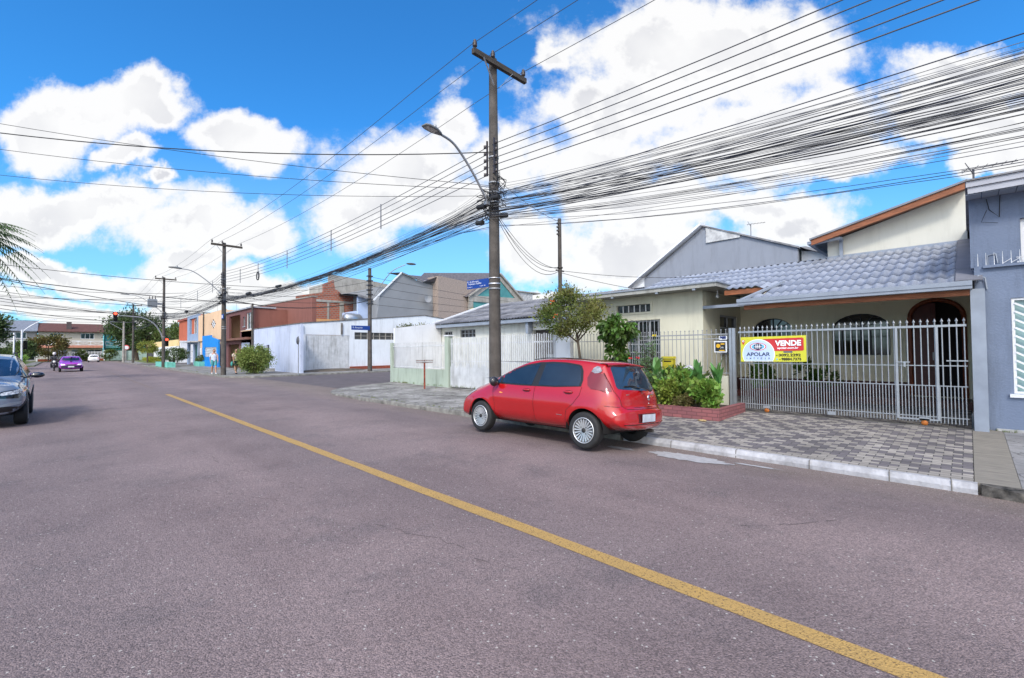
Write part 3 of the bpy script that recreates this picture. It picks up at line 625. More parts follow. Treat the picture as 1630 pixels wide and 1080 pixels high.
# ---- red hatchback
REDP=mat('red car paint',(.36,.005,.007),.22,.03,1,coat=1,spec=.5)
def red_hatch():
    sh=Shell([(-1.76,.31),(-1.90,.345),(-1.945,.45),(-1.94,.58),(-1.925,.66),(-1.86,.72),(-1.845,.82),(-1.81,.93),(-1.765,1.02),(-1.655,1.21),(-1.565,1.335),(-1.53,1.395),(-1.42,1.432),(-1.0,1.475),(-.55,1.492),(-.15,1.485),(.2,1.44),(.6,1.305),(.95,1.155),(1.2,1.045),(1.42,.965),(1.68,.87),(1.90,.74),(2.02,.60),(2.06,.46),(2.04,.30),(1.9,.20),(1.4,.20),(.6,.205),(-.4,.205),(-1.2,.22),(-1.6,.285)],
      [(.15,.70),(.20,.775),(.28,.80),(.42,.808),(.54,.815),(.64,.836),(.69,.843),(.78,.836),(.86,.824),(.95,.80),(1.05,.757),(1.2,.688),(1.32,.632),(1.42,.575),(1.5,.52)],(1.15,.90,.12),(-1.0,.95,.075),(1.255,-1.255),.355,zc=.30,flare=.022)
    t=local_thing('parked_car','glossy red five door hatchback parked at the kerb with silver spoked wheel covers','car',(6.79,5.68,-.055),R(90.5),ry=0)
    b=sh.body().build('body',REDP,t)
    wells(t,sh,.3)
    MB().box(-1.55,-.6,.25,1.7,.6,.40).build('underbody',WELL,t)
    # side windows, pillars
    for sd in(1,-1):
        blk=MB(); 
        top=lambda x:np.interp(x,[-1.2,-.9,-.4,0,.4,.8,1.0],[1.345,1.385,1.405,1.385,1.31,1.165,1.09])
        outer=[(-1.16,1.0),(-1.17,1.10),(-1.12,1.26),(-1.06,1.34),(-1.0,1.365),(-.7,1.40),(-.4,1.408),(-.1,1.395),(.2,1.345),(.5,1.245),(.8,1.11),(.98,1.02),(1.00,.985),(.8,.965),(.2,.955),(-.6,.965)]
        sh.panel(blk,outer,'side',sd,.003,.06); blk.build('window_frame',BLACKP,t)
        for nm,pl in (('window',[(-1.12,1.01),(-1.13,1.10),(-1.085,1.25),(-1.03,1.325),(-.96,1.345),(-.6,1.378),(-.26,1.375),(-.24,.985),(-.6,.985)]),
                      ('window',[(-.08,.98),(-.13,1.368),(.15,1.325),(.45,1.23),(.68,1.125),(.70,.985)]),
                      ('window',[(.745,.985),(.75,1.08),(.93,1.005),(.95,.985)])):
            g=MB(); sh.panel(g,pl,'side',sd,.0075,.06); g.build(nm,GLASSB,t)
        ln=MB()
        for pth in ([(.88,.985),(.92,.86),(.86,.62),(.87,.42),(.80,.30)],[(-.17,.96),(-.16,.6),(-.17,.30)],[(.80,.295),(-.5,.295),(-.86,.32)],[(-1.18,1.0),(-1.16,.86),(-1.05,.72),(-.90,.60),(-.86,.42),(-.86,.30)],
                    [(-1.62,.72),(-1.9,.70)],[(-1.50,1.33),(-1.42,1.15),(-1.40,1.0),(-1.62,.93)],[(1.66,.70),(1.98,.58)]):
            sh.line(ln,pth,.007,'side',sd)
        ln.build('door_seam',SEAM,t)
        for hx in(-.40+.0,.0-.0+.0):
            pass
        for hx,hz in((-.93,.90),(.02,.885)):
            h=MB(); y0=float(sh.y([(hx,hz)])[0]); h.ball((hx,sd*(y0+.018),hz),(.095,.018,.019)); h.build('door_handle',REDP,t)
            h=MB(); sh.panel(h,[(hx+.09*math.cos(a),hz-.006+.034*math.sin(a)) for a in np.linspace(0,2*math.pi,14)[:-1]],'side',sd,.003,.05); h.build('handle_recess',mat('recess red',(.10,.005,.008),.5),t)
        # mirror
        m_=MB(); m_.ball((.80,sd*.905,1.00),(.070,.10,.095),14,10); m_.box(.76,sd*.78,.955,.84,sd*.86,.985); m_.build('mirror',mat('mirror shell',(.015,.013,.018),.3,coat=.5),t)
        # tail light high on the pillar
        tl=MB(); sh.panel(tl,[(-1.27,1.25),(-1.24,1.15),(-1.28,1.03),(-1.36,.975),(-1.69,.945),(-1.66,1.03),(-1.52,1.22)],'side',sd,.008,.04); tl.build('tail_light',mat('tail lamp red',(.16,.003,.008),.1,.1,4,coat=1),t)
        cl=MB(); sh.panel(cl,[(-1.285,1.255),(-1.31,1.315),(-1.36,1.345),(-1.42,1.335),(-1.475,1.265),(-1.44,1.235),(-1.36,1.225)],'side',sd,.011,.04); cl.build('reversing_light',mat('clear lamp',(.34,.34,.38),.08,.3,20,coat=1),t)
        hl=MB(); sh.panel(hl,[(1.50,.80),(1.52,.865),(1.68,.80),(1.90,.66),(1.96,.58),(1.85,.60)],'side',sd,.008,.04); hl.build('headlight',MATS['clear lamp'],t)
        sw=MB(); sh.panel(sw,[(.62,.80),(.70,.815),(.72,.795),(.66,.785)],'side',sd,.006,.05); sw.build('side_indicator',mat('amber lens',(.8,.25,.04),.2),t)
        ft=MB(); sh.panel(ft,[(-.80,.50),(-.68,.505),(-.68,.515),(-.80,.51)],'side',sd,.004,.05); ft.build('side_badge',CHR,t)
    # wheels
    for x in(1.255,-1.255):
        for sd in(1,-1): wheel(t,x,sd*.822,.300,.185,sd,20)
    # rear glass, spoiler, hatch
    wn=MB(); pl=[(-.57,.985),(-.585,1.03),(-.545,1.20),(-.50,1.32),(-.44,1.35),(0,1.36),(.44,1.35),(.50,1.32),(.545,1.20),(.585,1.03),(.57,.985),(0,.965)]
    sh.panel(wn,pl,'rear',1,.004,.05); wn.build('rear_window',mat('rear glass',(.03,.05,.08),.03,.3,2,spec=1.0),t)
    ln=MB(); sh.line(ln,[(.63,1.36),(.67,1.15),(.665,.95),(.60,.84),(.58,.73),(.50,.675),(-.50,.675),(-.58,.73),(-.60,.84),(-.665,.95),(-.67,1.15),(-.63,1.36)],.008,'rear'); ln.build('hatch_seam',SEAM,t)
    sp=MB(); 
    for i in range(20):
        y0=-.58+.058*i; y1=y0+.058
        f=lambda y:1-.10*(y/.58)**2
        z0,z1=f(y0)*.018,f(y1)*.018; q0=-.05*(1-(y0/.6)**2); q1=-.05*(1-(y1/.6)**2)
        e0=.03*(abs(y0)/.58)**2; e1=.03*(abs(y1)/.58)**2
        sp.add([(-1.38,y0,1.436-e0),(-1.38,y1,1.436-e1),(-1.535+q1,y1,1.407-e1),(-1.535+q0,y0,1.407-e0),(-1.38,y0,1.37-e0),(-1.38,y1,1.37-e1),(-1.535+q1,y1,1.38-e1),(-1.535+q0,y0,1.38-e0)],[(0,1,2,3),(7,6,5,4),(3,2,6,7)],True)
    sp.build('spoiler',REDP,t)
    wp=MB(); xg=lambda y,z:sh.end_x(y,z,True)-.02
    wp.tube([(xg(0,.985),0,.985),(xg(-.02,1.0)-.01,-.02,1.0),(xg(.22,1.04)-.005,.22,1.04),(xg(.42,1.03),.42,1.03)],.012,6); wp.ball((xg(0,.98),0,.98),(.03,.03,.025)); wp.build('rear_wiper',BLACKP,t)
    em=MB(); x0=sh.end_x(0,.86,True); em.lathe([(0,-.014),(.034,-.013),(.044,-.006),(.048,0)],(x0,0,.86),'x',24); eo=em.build('badge',CHR,t)
    tx=MB(); 
    for k in range(4):
        yy=.018-.012*k; tx.bar((x0-.0155,yy+.008,.84),(x0-.0155,yy,.88),.005,.003)
    tx.build('badge_strokes',mat('badge red',(.22,.01,.02),.3),t)
    for y0 in(.44,-.30):
        nm=MB(); put=[]
        x1=sh.end_x(y0,.90,True)-.006; nm.box(x1-.003,y0-.0,.893,x1,y0-.11,.905); nm.build('model_strip',CHR,t)
    lk=MB(); x1=sh.end_x(0,.765,True); lk.lathe([(0,-.006),(.010,-.006),(.012,0)],(x1,0,.765),'x',12); lk.build('lock',CHR,t)
    # bumper: plate recess and plate, lip, reflectors
    rc=MB(); sh.panel(rc,[(-.27,.455),(-.28,.60),(.28,.60),(.27,.455)],'rear',1,.0035,.05); rc.build('plate_recess',mat('plate recess',(.07,.003,.006),.4),t)
    x1=sh.end_x(0,.53,True); MB().box(x1-.016,-.20,.468,x1-.006,.20,.598-.008).build('number_plate',PLATE,t)
    ln=MB(); sh.line(ln,[(.62,.435),(.3,.43),(-.3,.43),(-.62,.435)],.010,'rear'); sh.line(ln,[(.60,.305),(.3,.295),(-.3,.295),(-.60,.305)],.012,'rear'); ln.build('bumper_groove',SEAM,t)
    lp=MB(); lp.tube([(sh.end_x(y,.445,True)-.004,y,.447) for y in np.linspace(-.62,.62,22)],.010,6); lp.tube([(sh.end_x(y,.68,True)+.004,y,.672) for y in np.linspace(-.60,.60,22)],.012,6); lp.build('bumper_lip',REDP,t)
    for y0 in(.53,-.53):
        rf=MB(); sh.panel(rf,[(y0+.095*math.cos(a),.318+.024*math.sin(a)) for a in np.linspace(0,2*math.pi,16)[:-1]],'rear',1,.007,.04); rf.build('rear_reflector',MATS['clear lamp'],t)
    ex=MB(); ex.cyl((-1.86,-.35,.285),(-1.65,-.35,.285),.03,n=12); ex.build('exhaust_pipe',mat('exhaust steel',(.18,.17,.16),.5,metal=.8),t)
    mu=MB(); mu.tube([(-1.75,-.25,.34),(-1.35,-.2,.34)],[.07,.07],12); mu.bar((-1.255,-.7,.28),(-1.255,.7,.28),.09,.09); mu.build('rear_axle',WELL,t)
    an=MB(); an.tube([(-1.25,0,1.46),(-1.42,0,1.60)],[.006,.003],6); an.build('antenna',BLACKP,t)
    # windscreen
    ws=MB(); sh.panel(ws,[(-.62,1.06),(-.60,1.2),(-.52,1.38),(0,1.42),(.52,1.38),(.60,1.2),(.62,1.06),(0,1.035)],'front',1,.004,.06); ws.build('windscreen',GLASSB,t)
    for sd in(1,-1): rt=MB(); rt.tube([(x,sd*.535,float(z)) for x,z in((-1.3,1.438),(-1.0,1.462),(-.6,1.478),(-.2,1.473),(.1,1.445))],.008,5); rt.build('roof_gutter',BLACKP,t)
    t.rotation_euler=(R(0),0,R(90.3)); t.rotation_mode='XYZ'
    # the road falls to the gutter: lean to the kerb side
    t.rotation_euler=(R(3.6),0,R(90.3))
    return t
red_hatch()
# ---- dark grey crossover, front towards the camera
GREYP=mat('dark grey car paint',(.14,.17,.23),.2,.05,1,coat=1,spec=.6)
def crossover():
    sh=Shell([(-2.05,.33),(-2.12,.50),(-2.12,.75),(-2.05,.95),(-1.95,1.10),(-1.75,1.40),(-1.6,1.53),(-1.2,1.59),(-.5,1.62),(.0,1.60),(.35,1.54),(.75,1.36),(1.05,1.18),(1.22,1.09),(1.5,1.055),(1.85,1.0),(2.05,.92),(2.13,.78),(2.15,.55),(2.12,.36),(1.95,.25),(1.2,.22),(0,.22),(-1.2,.22),(-1.9,.25)],
      [(.2,.76),(.28,.83),(.4,.865),(.6,.875),(.85,.88),(1.0,.865),(1.08,.83),(1.2,.77),(1.4,.67),(1.52,.60),(1.62,.55)],(1.25,.95,.13),(-1.2,.95,.1),(1.31,-1.31),.39,zc=.34,flare=.03)
    t=local_thing('oncoming_car','dark grey crossover cut by the left edge of the photo, headlamp lit by daylight','car',(-1.37,16.75,0),R(-90))
    sh.body().build('body',GREYP,t); wells(t,sh,.34)
    MB().box(-1.7,-.65,.26,1.8,.65,.5).build('underbody',WELL,t)
    for sd in(1,-1):
        blk=MB(); sh.panel(blk,[(-1.55,1.06),(-1.5,1.3),(-1.3,1.44),(-.5,1.515),(.0,1.50),(.35,1.43),(.75,1.25),(1.05,1.10),(.9,1.03),(-.5,1.02)],'side',sd,.003,.07); blk.build('window_frame',BLACKP,t)
        for pl in([(-1.4,1.08),(-1.35,1.28),(-1.15,1.40),(-.7,1.46),(-.7,1.05)],[(-.62,1.05),(-.62,1.465),(-.1,1.475),(.0,1.05)],[(.1,1.05),(.02,1.46),(.35,1.39),(.72,1.215),(.92,1.09),(.86,1.05)]):
            g=MB(); sh.panel(g,pl,'side',sd,.0075,.07); g.build('window',GLASSB,t)
        cl=MB(); sh.panel(cl,[(-2.0,.33),(-2.0,.45),(-1.72,.62),(-1.6,.74),(-1.31,.78),(-1.0,.72),(-.88,.50),(-.84,.40),(.82,.40),(.88,.55),(1.0,.72),(1.31,.78),(1.6,.72),(1.74,.55),(1.85,.50),(2.0,.46),(2.05,.34),(1.75,.28),(1.72,.34),(1.62,.60),(1.5,.70),(1.31,.737),(1.1,.70),(.96,.56),(.90,.30),(-.90,.30),(-.96,.56),(-1.1,.70),(-1.31,.737),(-1.5,.70),(-1.66,.56),(-1.71,.30)],'side',sd,.010,.06); cl.build('wheel_arch_trim',BLACKP,t)
        mr=MB(); mr.ball((.86,sd*1.0,1.10),(.08,.13,.07),14,10); mr.bar((.84,sd*.82,1.06),(.84,sd*.92,1.08),.05,.04); mr.build('mirror',mat('gloss black shell',(.012,.014,.02),.12,coat=1),t)
        ln=MB()
        for pth in([(.95,1.03),(.98,.8),(.93,.42)],[(.05,1.03),(.05,.42)],[(-.85,1.03),(-.9,.8)]): sh.line(ln,pth,.008,'side',sd)
        ln.build('door_seam',SEAM,t)
        hl=MB(); sh.panel(hl,[(sd*.40,.74),(sd*.50,.80),(sd*.80,.85),(sd*.80,.72),(sd*.74,.64),(sd*.42,.655)],'front',1,.004,.04); hl.build('headlight_housing',MATS['gloss black shell'],t)
        hl=MB(); sh.panel(hl,[(sd*.45,.74),(sd*.53,.785),(sd*.775,.83),(sd*.775,.75),(sd*.62,.725),(sd*.50,.712)],'front',1,.009,.04); hl.build('headlight',mat('bright lamp lens',(.75,.77,.82),.06,.4,25,coat=1),t)
        dr=MB(); sh.panel(dr,[(sd*.30,.925),(sd*.45,.945),(sd*.74,.935),(sd*.75,.92),(sd*.45,.925)],'front',1,.006,.04); dr.build('daytime_light',MATS['bright lamp lens'],t)
        fg=MB(); sh.panel(fg,[(sd*.45,.50),(sd*.62,.555),(sd*.79,.57),(sd*.78,.52),(sd*.60,.48),(sd*.46,.47)],'front',1,.012,.04); fg.build('bumper_insert',mat('silver trim',(.32,.36,.42),.3,metal=.5),t)
        rl=MB(); rl.tube([(-1.45,sd*.56,1.545),(-1.2,sd*.56,1.62),(-.3,sd*.56,1.645),(.05,sd*.56,1.60)],.016,6); rl.build('roof_rail',BLACKP,t)
    gr=MB(); sh.panel(gr,[(-.42,.62),(-.50,.74),(-.38,.90),(.38,.90),(.50,.74),(.42,.62),(.30,.56),(-.30,.56)],'front',1,.005,.05); gr.build('grille',BLACKP,t)
    gs=MB()
    for z in(.62,.68,.74,.80,.86): sh.line(gs,[(-.40,z),(.40,z)],.012,'front',off=.009)
    gs.build('grille_slats',CHR,t)
    lb=MB(); sh.panel(lb,[(-.82,.30),(-.84,.46),(-.60,.47),(-.40,.52),(.40,.52),(.60,.47),(.84,.46),(.82,.30)],'front',1,.007,.06); lb.build('lower_bumper',BLACKP,t)
    x1=sh.end_x(0,.52,False); MB().box(x1+.01,-.2,.47,x1+.02,.2,.60).build('number_plate',PLATE,t)
    ws=MB(); sh.panel(ws,[(-.74,1.11),(-.70,1.25),(-.60,1.47),(0,1.53),(.60,1.47),(.70,1.25),(.74,1.11),(0,1.09)],'front',1,.004,.06); ws.build('windscreen',mat('blue tinted glass',(.012,.035,.09),.04,.3,2,spec=.9),t)
    fn=MB(); fn.add([(-1.0,-.02,1.60),(-1.0,.02,1.60),(-1.22,.02,1.60),(-1.22,-.02,1.60),(-1.2,0,1.70),(-1.16,0,1.71)],[(0,1,5),(1,2,4,5),(2,3,4),(3,0,5,4)]); fn.build('fin_antenna',MATS['gloss black shell'],t)
    for x in(1.31,-1.31):
        for sd in(1,-1): wheel(t,x,sd*.865,.34,.215,sd,10,cover=mat('dark alloy',(.2,.2,.22),.3,metal=.7))
    return t
crossover()
# ---- small cars further away
def small_car(name,label,paint,loc,rz,sil,wz,kind):
    sh=Shell(sil,wz,(1.1,.95,.14),(-1.1,.9,.12),(1.22,-1.22),.34,zc=.29,flare=.015)
    t=local_thing(name,label,'car',loc,rz); sh.body(.08).build('body',paint,t); wells(t,sh,.29)
    for sd in(1,-1):
        g=MB()
        for pl in([(-1.0,.97),(-.75,1.28),(-.2,1.34),(-.18,.95)],[(-.1,.95),(-.1,1.34),(.2,1.31),(.75,1.02),(.75,.95)]): sh.panel(g,pl,'side',sd,.004,.1)
        g.build('window',GLASSB,t)
        h=MB(); sh.panel(h,[(sd*.40,.60),(sd*.42,.69),(sd*.66,.74),(sd*.70,.66),(sd*.62,.60)],'front',1,.006,.06); h.build('headlight',mat('lamp lens far',(.8,.8,.78),.1,.3,20,coat=1,emit=.25),t)
        r=MB(); sh.panel(r,[(sd*.50,.70),(sd*.52,.86),(sd*.68,.88),(sd*.72,.74)],'rear',1,.006,.06); r.build('tail_light',mat('tail lamp far',(.5,.01,.01),.2),t)
        m_=MB(); m_.ball((.62,sd*.86,.97),(.06,.1,.06),10,8); m_.build('mirror',BLACKP,t)
        for x in(1.22,-1.22): wheel(t,x,sd*.795,.29,.17,sd,8)
    ws=MB(); sh.panel(ws,[(-.62,.99),(-.52,1.29),(0,1.34),(.52,1.29),(.62,.99),(0,.97)],'front',1,.005,.08); ws.build('windscreen',GLASSB,t)
    ws=MB(); sh.panel(ws,[(-.58,.98),(-.48,1.26),(0,1.30),(.48,1.26),(.58,.98),(0,.97)],'rear',1,.005,.08); ws.build('rear_window',GLASSB,t)
    bp=MB(); sh.panel(bp,[(-.64,.30),(-.68,.54),(-.2,.57),(.2,.57),(.68,.54),(.64,.30)],'front',1,.006,.07)
    if kind=='dark': bp.build('front_bumper',mat('navy bumper',(.02,.02,.045),.4),t)
    else: bp.build('front_bumper',paint,t)
    gr=MB(); sh.panel(gr,[(-.32,.59),(-.34,.67),(.34,.67),(.32,.59)],'front',1,.009,.06); gr.build('grille',BLACKP,t)
    for rear in(False,True):
        x=sh.end_x(0,.45 if not rear else .62,rear); s_=1 if not rear else -1; z0=.40 if not rear else .57
        MB().box(x+s_*.012,-.2,z0,x+s_*.02,.2,z0+.12).build('number_plate',mat('pale plate',(.6,.62,.62),.5),t)
    return t
SED=[(-1.95,.25),(-2.02,.45),(-2.02,.70),(-1.95,.85),(-1.6,.93),(-1.3,.98),(-1.0,1.20),(-.75,1.35),(-.3,1.40),(.1,1.39),(.45,1.27),(.8,1.07),(1.0,.96),(1.4,.90),(1.75,.80),(1.95,.66),(1.98,.45),(1.93,.28),(1.4,.2),(0,.19),(-1.4,.2)]
HAT=[(-1.75,.25),(-1.85,.45),(-1.84,.70),(-1.78,.90),(-1.65,1.05),(-1.45,1.32),(-1.2,1.42),(-.5,1.47),(.1,1.45),(.45,1.32),(.8,1.10),(1.0,.98),(1.4,.92),(1.75,.80),(1.93,.64),(1.95,.45),(1.9,.28),(1.4,.2),(0,.19),(-1.4,.2)]
WZ=[(.15,.70),(.28,.78),(.45,.80),(.7,.81),(.9,.79),(1.0,.74),(1.2,.64),(1.35,.56),(1.45,.5)]
small_car('approaching_car','purple and dark saloon driving towards the camera in the middle of the road','purple car',(1.25,63.5,0),R(-90),SED,WZ,'dark') if False else None
PURP=mat('purple car paint',(.22,.035,.40),.2,.1,1,coat=1,col2=(.32,.025,.34))
small_car('approaching_car','small purple car with dark bumper driving towards the camera',PURP,(.75,58.5,0),R(-90),SED,WZ,'dark')
small_car('white_hatchback','small white hatchback seen from behind, driving away at the far junction',mat('white car paint',(.75,.75,.76),.25,.04,1,coat=1),(4.6,118,0),R(90),HAT,WZ,'white')
# ---------------------------------------------------------------- buildings
CREAM=mat('cream render',(.62,.60,.49),.9,.05,.8,bump=.25,bscale=40,stain=.25)
CREAMD=mat('porch cream render',(.80,.75,.58),.9,.06,.8,bump=.25,bscale=40,stain=.2)
WINE=mat('wine red wainscot',(.10,.035,.035),.6,.2,3)
GREYB=mat('blue grey render',(.165,.205,.295),.88,.08,.9,bump=.35,bscale=30,stain=.45)
WOODR=mat('reddish wood fascia',(.33,.115,.05),.6,.25,3,stretch=(8,1,8),bump=.3)
GUTM=mat('grey gutter paint',(.27,.305,.37),.45,.1,3)
TILE=mat('grey fibre roof tiles',(.33,.36,.43),.6,.14,2.2,bump=.3,bscale=22,stain=.25)
TILEO=mat('weathered fibre roof',(.27,.27,.29),.8,.3,1.4,bump=.4,bscale=14,stain=.7)
DGL=mat('dark window glass',(.015,.018,.022),.06,.2,1,spec=.8)
FRM=mat('grey steel window frame',(.34,.36,.40),.45,.1,4)
WHT=mat('white paint',(.72,.73,.76),.75,.06,1.2,bump=.2,stain=.35)
WHTW=mat('weathered white metal',(.66,.67,.69),.6,.12,3,stain=.65)
LILAC=mat('pale lilac blue render',(.52,.57,.72),.9,.08,.7,bump=.2,stain=.35)
SILV=mat('silver grey gate paint',(.34,.365,.40),.35,.08,6,metal=.35)
def flat(x0,y0,z0,x1,y1,z1,name,m,par,label=None): return MB().box(x0,y0,z0,x1,y1,z1).build(name,m,par,label)
def window(par,plane,pos,a0,b0,a1,b1,nx=2,nz=2,depth=.09,fr=.045,fm_=None,gl=None,out=-1,bars=0,sill=True,name='window'):
    """frame with a glass pane, standing depth behind the wall face; out=-1 when the wall faces the minus direction"""
    fm_=fm_ or FRM; gl=gl or DGL; f=MB(); s=-out
    def bx(u0,v0,u1,v1,d0,d1,mbx):
        p0=pos+s*d0;p1=pos+s*d1
        if plane=='X': mbx.box(p0,u0,v0,p1,u1,v1)
        else: mbx.box(u0,p0,v0,u1,p1,v1)
    e=.003
    bx(a0+e,b0+e,a0+fr,b1-e,depth-.03,depth+.03,f);bx(a1-fr,b0+e,a1-e,b1-e,depth-.03,depth+.03,f)
    bx(a0+fr,b0+e,a1-fr,b0+fr,depth-.03,depth+.03,f);bx(a0+fr,b1-fr,a1-fr,b1-e,depth-.03,depth+.03,f)
    for i in range(1,nx):
        c=a0+(a1-a0)*i/nx; bx(c-fr/2.4,b0+fr,c+fr/2.4,b1-fr,depth-.02,depth+.02,f)
    for i in range(1,nz):
        c=b0+(b1-b0)*i/nz; bx(a0+fr,c-fr/3,a1-fr,c+fr/3,depth-.015,depth+.015,f)
    o=f.build(name,fm_,par)
    g=MB(); bx(a0+fr*.5,b0+fr*.5,a1-fr*.5,b1-fr*.5,depth+.032,depth+.042,g); g.build('pane',gl,o).location=(0,0,0)
    if sill:
        g=MB(); bx(a0-.05,b0-.06,a1+.05,b0-.003,-.05,.06,g); g.build('sill',fm_,o).location=(0,0,0)
    if bars:
        g=MB()
        for i in range(bars):
            c=a0+(a1-a0)*(i+.5)/bars; bx(c-.008,b0+.01,c+.008,b1-.01,.01,.026,g)
        for q in(.33,.66): bx(a0+.01,b0+(b1-b0)*q-.01,a1-.01,b0+(b1-b0)*q+.01,.0,.009,g)
        g.build('window_bars',fm_,o).location=(0,0,0)
    return o
def corr(name,m,par,x0,z0,x1,z1,y0,y1,per=.185,amp=.021,row=.66,lim=None,step=.014,seg=10,under=.0):
    """wavy sheets running down the slope from (x1,z1) to the eave (x0,z0); waves across Y, a lap between rows"""
    mb=MB(); L_=math.hypot(x1-x0,z1-z0); nr=max(1,round(L_/row)); ny=int((y1-y0)/per*seg)
    ys=[y0+(y1-y0)*i/ny for i in range(ny+1)]; nxv,nzv=-(z1-z0)/L_,(x1-x0)/L_
    for r in range(nr):
        t0=r/nr-.04/L_*(r>0); t1=(r+1)/nr; vs=[]
        for t,o in((t0,step),(t1,.0)):
            for y in ys:
                h=amp*(math.cos(2*math.pi*y/per)) + o
                vs.append((x0+(x1-x0)*t+nxv*h,y,z0+(z1-z0)*t+nzv*h))
        k=len(ys); fs=[]
        for i in range(k-1):
            xm=(x0+(x1-x0)*(t0+t1)/2)
            if lim and not lim(xm,(ys[i]+ys[i+1])/2): continue
            fs.append((i,i+1,k+i+1,k+i))
        # front lip
        b=len(vs); vs+=[(v[0]-nxv*.012,v[1],v[2]-nzv*.012) for v in vs[:k]]
        fs+=[(i,i+1,b+i+1,b+i) for i in range(k-1) if not lim or lim(x0+(x1-x0)*t0+.01,(ys[i]+ys[i+1])/2)]
        mb.add(vs,fs,True)
    return mb.build(name,m,par,recalc=False)
def cream_house():
    t=thing('bungalow','cream bungalow with grey tiled carport roof, arched windows and flat roofed front room','house',(14,4,.1))
    # front room: wall facing the street with block strip and window
    bl=rect(6.9,2.76,8.1,3.0); wn=rect(6.6,1.0,7.75,2.5)
    MB().slab(rect(5.3,0,10.05,3.25),'X',12.9,.18,[bl,wn]).build('front_wall',CREAM,t)
    window(t,'X',12.9,6.6,1.0,7.75,2.5,3,2,fr=.05,bars=9)
    # glass blocks
    g=MB(); g.box(12.98,6.9,2.76,13.02,8.1,3.0); g.build('glass_block_strip',mat('glass block grid',(.10,.11,.12),.15,.4,9),t)
    g=MB()
    for i in range(1,6): g.box(12.955,6.9+.2*i-.014,2.775,12.979,6.9+.2*i+.014,2.985)
    g.build('block_joints',WHT,t)
    f=MB(); f.box(12.875,6.84,2.70,12.899,8.16,2.757); f.box(12.875,6.84,3.003,12.899,8.16,3.06); f.box(12.875,6.84,2.757,12.899,6.9,3.003); f.box(12.875,8.1,2.757,12.899,8.16,3.003); f.build('block_strip_trim',CREAM,t)
    w2=rect(14.15,1.48,15.6,2.62)
    MB().slab(rect(13.082,0,15.9,3.25),'Y',5.3,.15,[w2]).build('side_wall',CREAM,t)
    window(t,'Y',5.3,14.15,1.48,15.6,2.62,2,3,depth=.06,fr=.06)
    MB().box(13.08,10.0,0,22,10.2,3.2).build('far_side_wall',CREAM,t)
    # flat slab over the front room with thin fascia
    FAS=mat('concrete fascia',(.40,.40,.38),.85,.12,1,stain=.6)
    s=MB(); s.slab([(12.3,4.69),(15.35,4.69),(15.35,5.6),(13.5,5.6),(13.5,10.3),(12.3,10.3)],'Z',3.252,.12); s.build('flat_roof_slab',FAS,t)
    s=MB(); s.slab([(12.27,4.66),(15.38,4.66),(15.38,4.69),(12.3,4.69),(12.3,10.3),(12.27,10.3)],'Z',3.36,.035); s.build('slab_drip_edge',GUTM,t)
    for y in(9.2,7.9,6.4,5.3): flat(12.31,y-.04,3.20,12.39,y+.04,3.249,'eave_bracket',GUTM,t)
    flat(12.90,3.7,2.72,12.98,5.299,2.80,'canopy_rail',GUTM,t)
    lamp=MB(); lamp.cyl((13.2,5.0,3.25),(13.2,5.0,3.12),.02); lamp.ball((13.2,5.0,3.07),.05); lamp.build('porch_bulb',WHT,t)
    # porch back wall: arches and door
    X0=15.9
    a1=[(3.82,1.38),(4.92,1.38),(4.92,2.15)]+arc(4.37,2.15,.55,.38,0,180,12)[1:]
    a2=[(1.5,1.38),(2.8,1.38),(2.8,2.12)]+arc(2.15,2.12,.65,.42,0,180,12)[1:]
    dr=[(.08,.32),(1.1,.32),(1.1,2.35)]+arc(.59,2.35,.51,.44,0,180,12)[1:]
    MB().slab(rect(-.05,0,5.3,4.12),'X',X0,.2,[a1,a2,dr]).build('porch_wall',CREAMD,t)
    for (y0,y1,zc,rz,z0) in((3.82,4.92,2.15,.38,1.38),(1.5,2.8,2.12,.42,1.38)):
        f=MB(); cy=(y0+y1)/2; ry=(y1-y0)/2
        pa=[(X0+.1,y1,z0),(X0+.1,y1,zc)]+[(X0+.1,cy+ry*math.cos(R(a)),zc+rz*math.sin(R(a))) for a in range(0,181,15)]+[(X0+.1,y0,zc),(X0+.1,y0,z0),(X0+.1,y1,z0)]
        f.tube(pa,.028,6)
        f.bar((X0+.1,y0,zc-.02),(X0+.1,y1,zc-.02),.04,.04)
        for q in range(1,6): f.bar((X0+.1,y0+(y1-y0)*q/6,z0),(X0+.1,y0+(y1-y0)*q/6,zc-.02),.028,.028)
        for a in(35,62,90,118,145): f.bar((X0+.1,cy,zc),(X0+.1,cy+ry*math.cos(R(a))*.97,zc+rz*math.sin(R(a))*.97),.02,.02)
        o=f.build('arched_window',mat('dark bronze frame',(.05,.055,.07),.5),t)
        g=MB(); g.box(X0+.14,y0-.02,z0-.02,X0+.15,y1+.02,zc+rz+.02); g.build('pane',DGL,o).location=(0,0,0)
    # door with wood surround and open dark hall
    f=MB(); pa=[(X0-.02,1.1,.32),(X0-.02,1.1,2.35)]+[(X0-.02,.59+.51*math.cos(R(a)),2.35+.44*math.sin(R(a))) for a in range(0,181,12)]+[(X0-.02,.08,2.35),(X0-.02,.08,.32)]
    f.tube(pa,.05,6); f.build('door_surround',mat('red brown door wood',(.30,.07,.025),.45,.3,4,stretch=(6,6,1)),t)
    d_=MB(); d_.box(X0+.08,.60,.33,X0+.12,1.07,2.72); 
    for z in(.55,1.1,1.65,2.2): d_.box(X0+.06,.67,z,X0+.079,1.0,z+.4)
    do=d_.build('door',mat('wine door',(.12,.02,.02),.4,.2,3),t); h=MB(); h.bar((X0+.03,.66,1.25),(X0+.03,.66,1.45),.02); h.build('handle',SILV,do).location=(0,0,0)
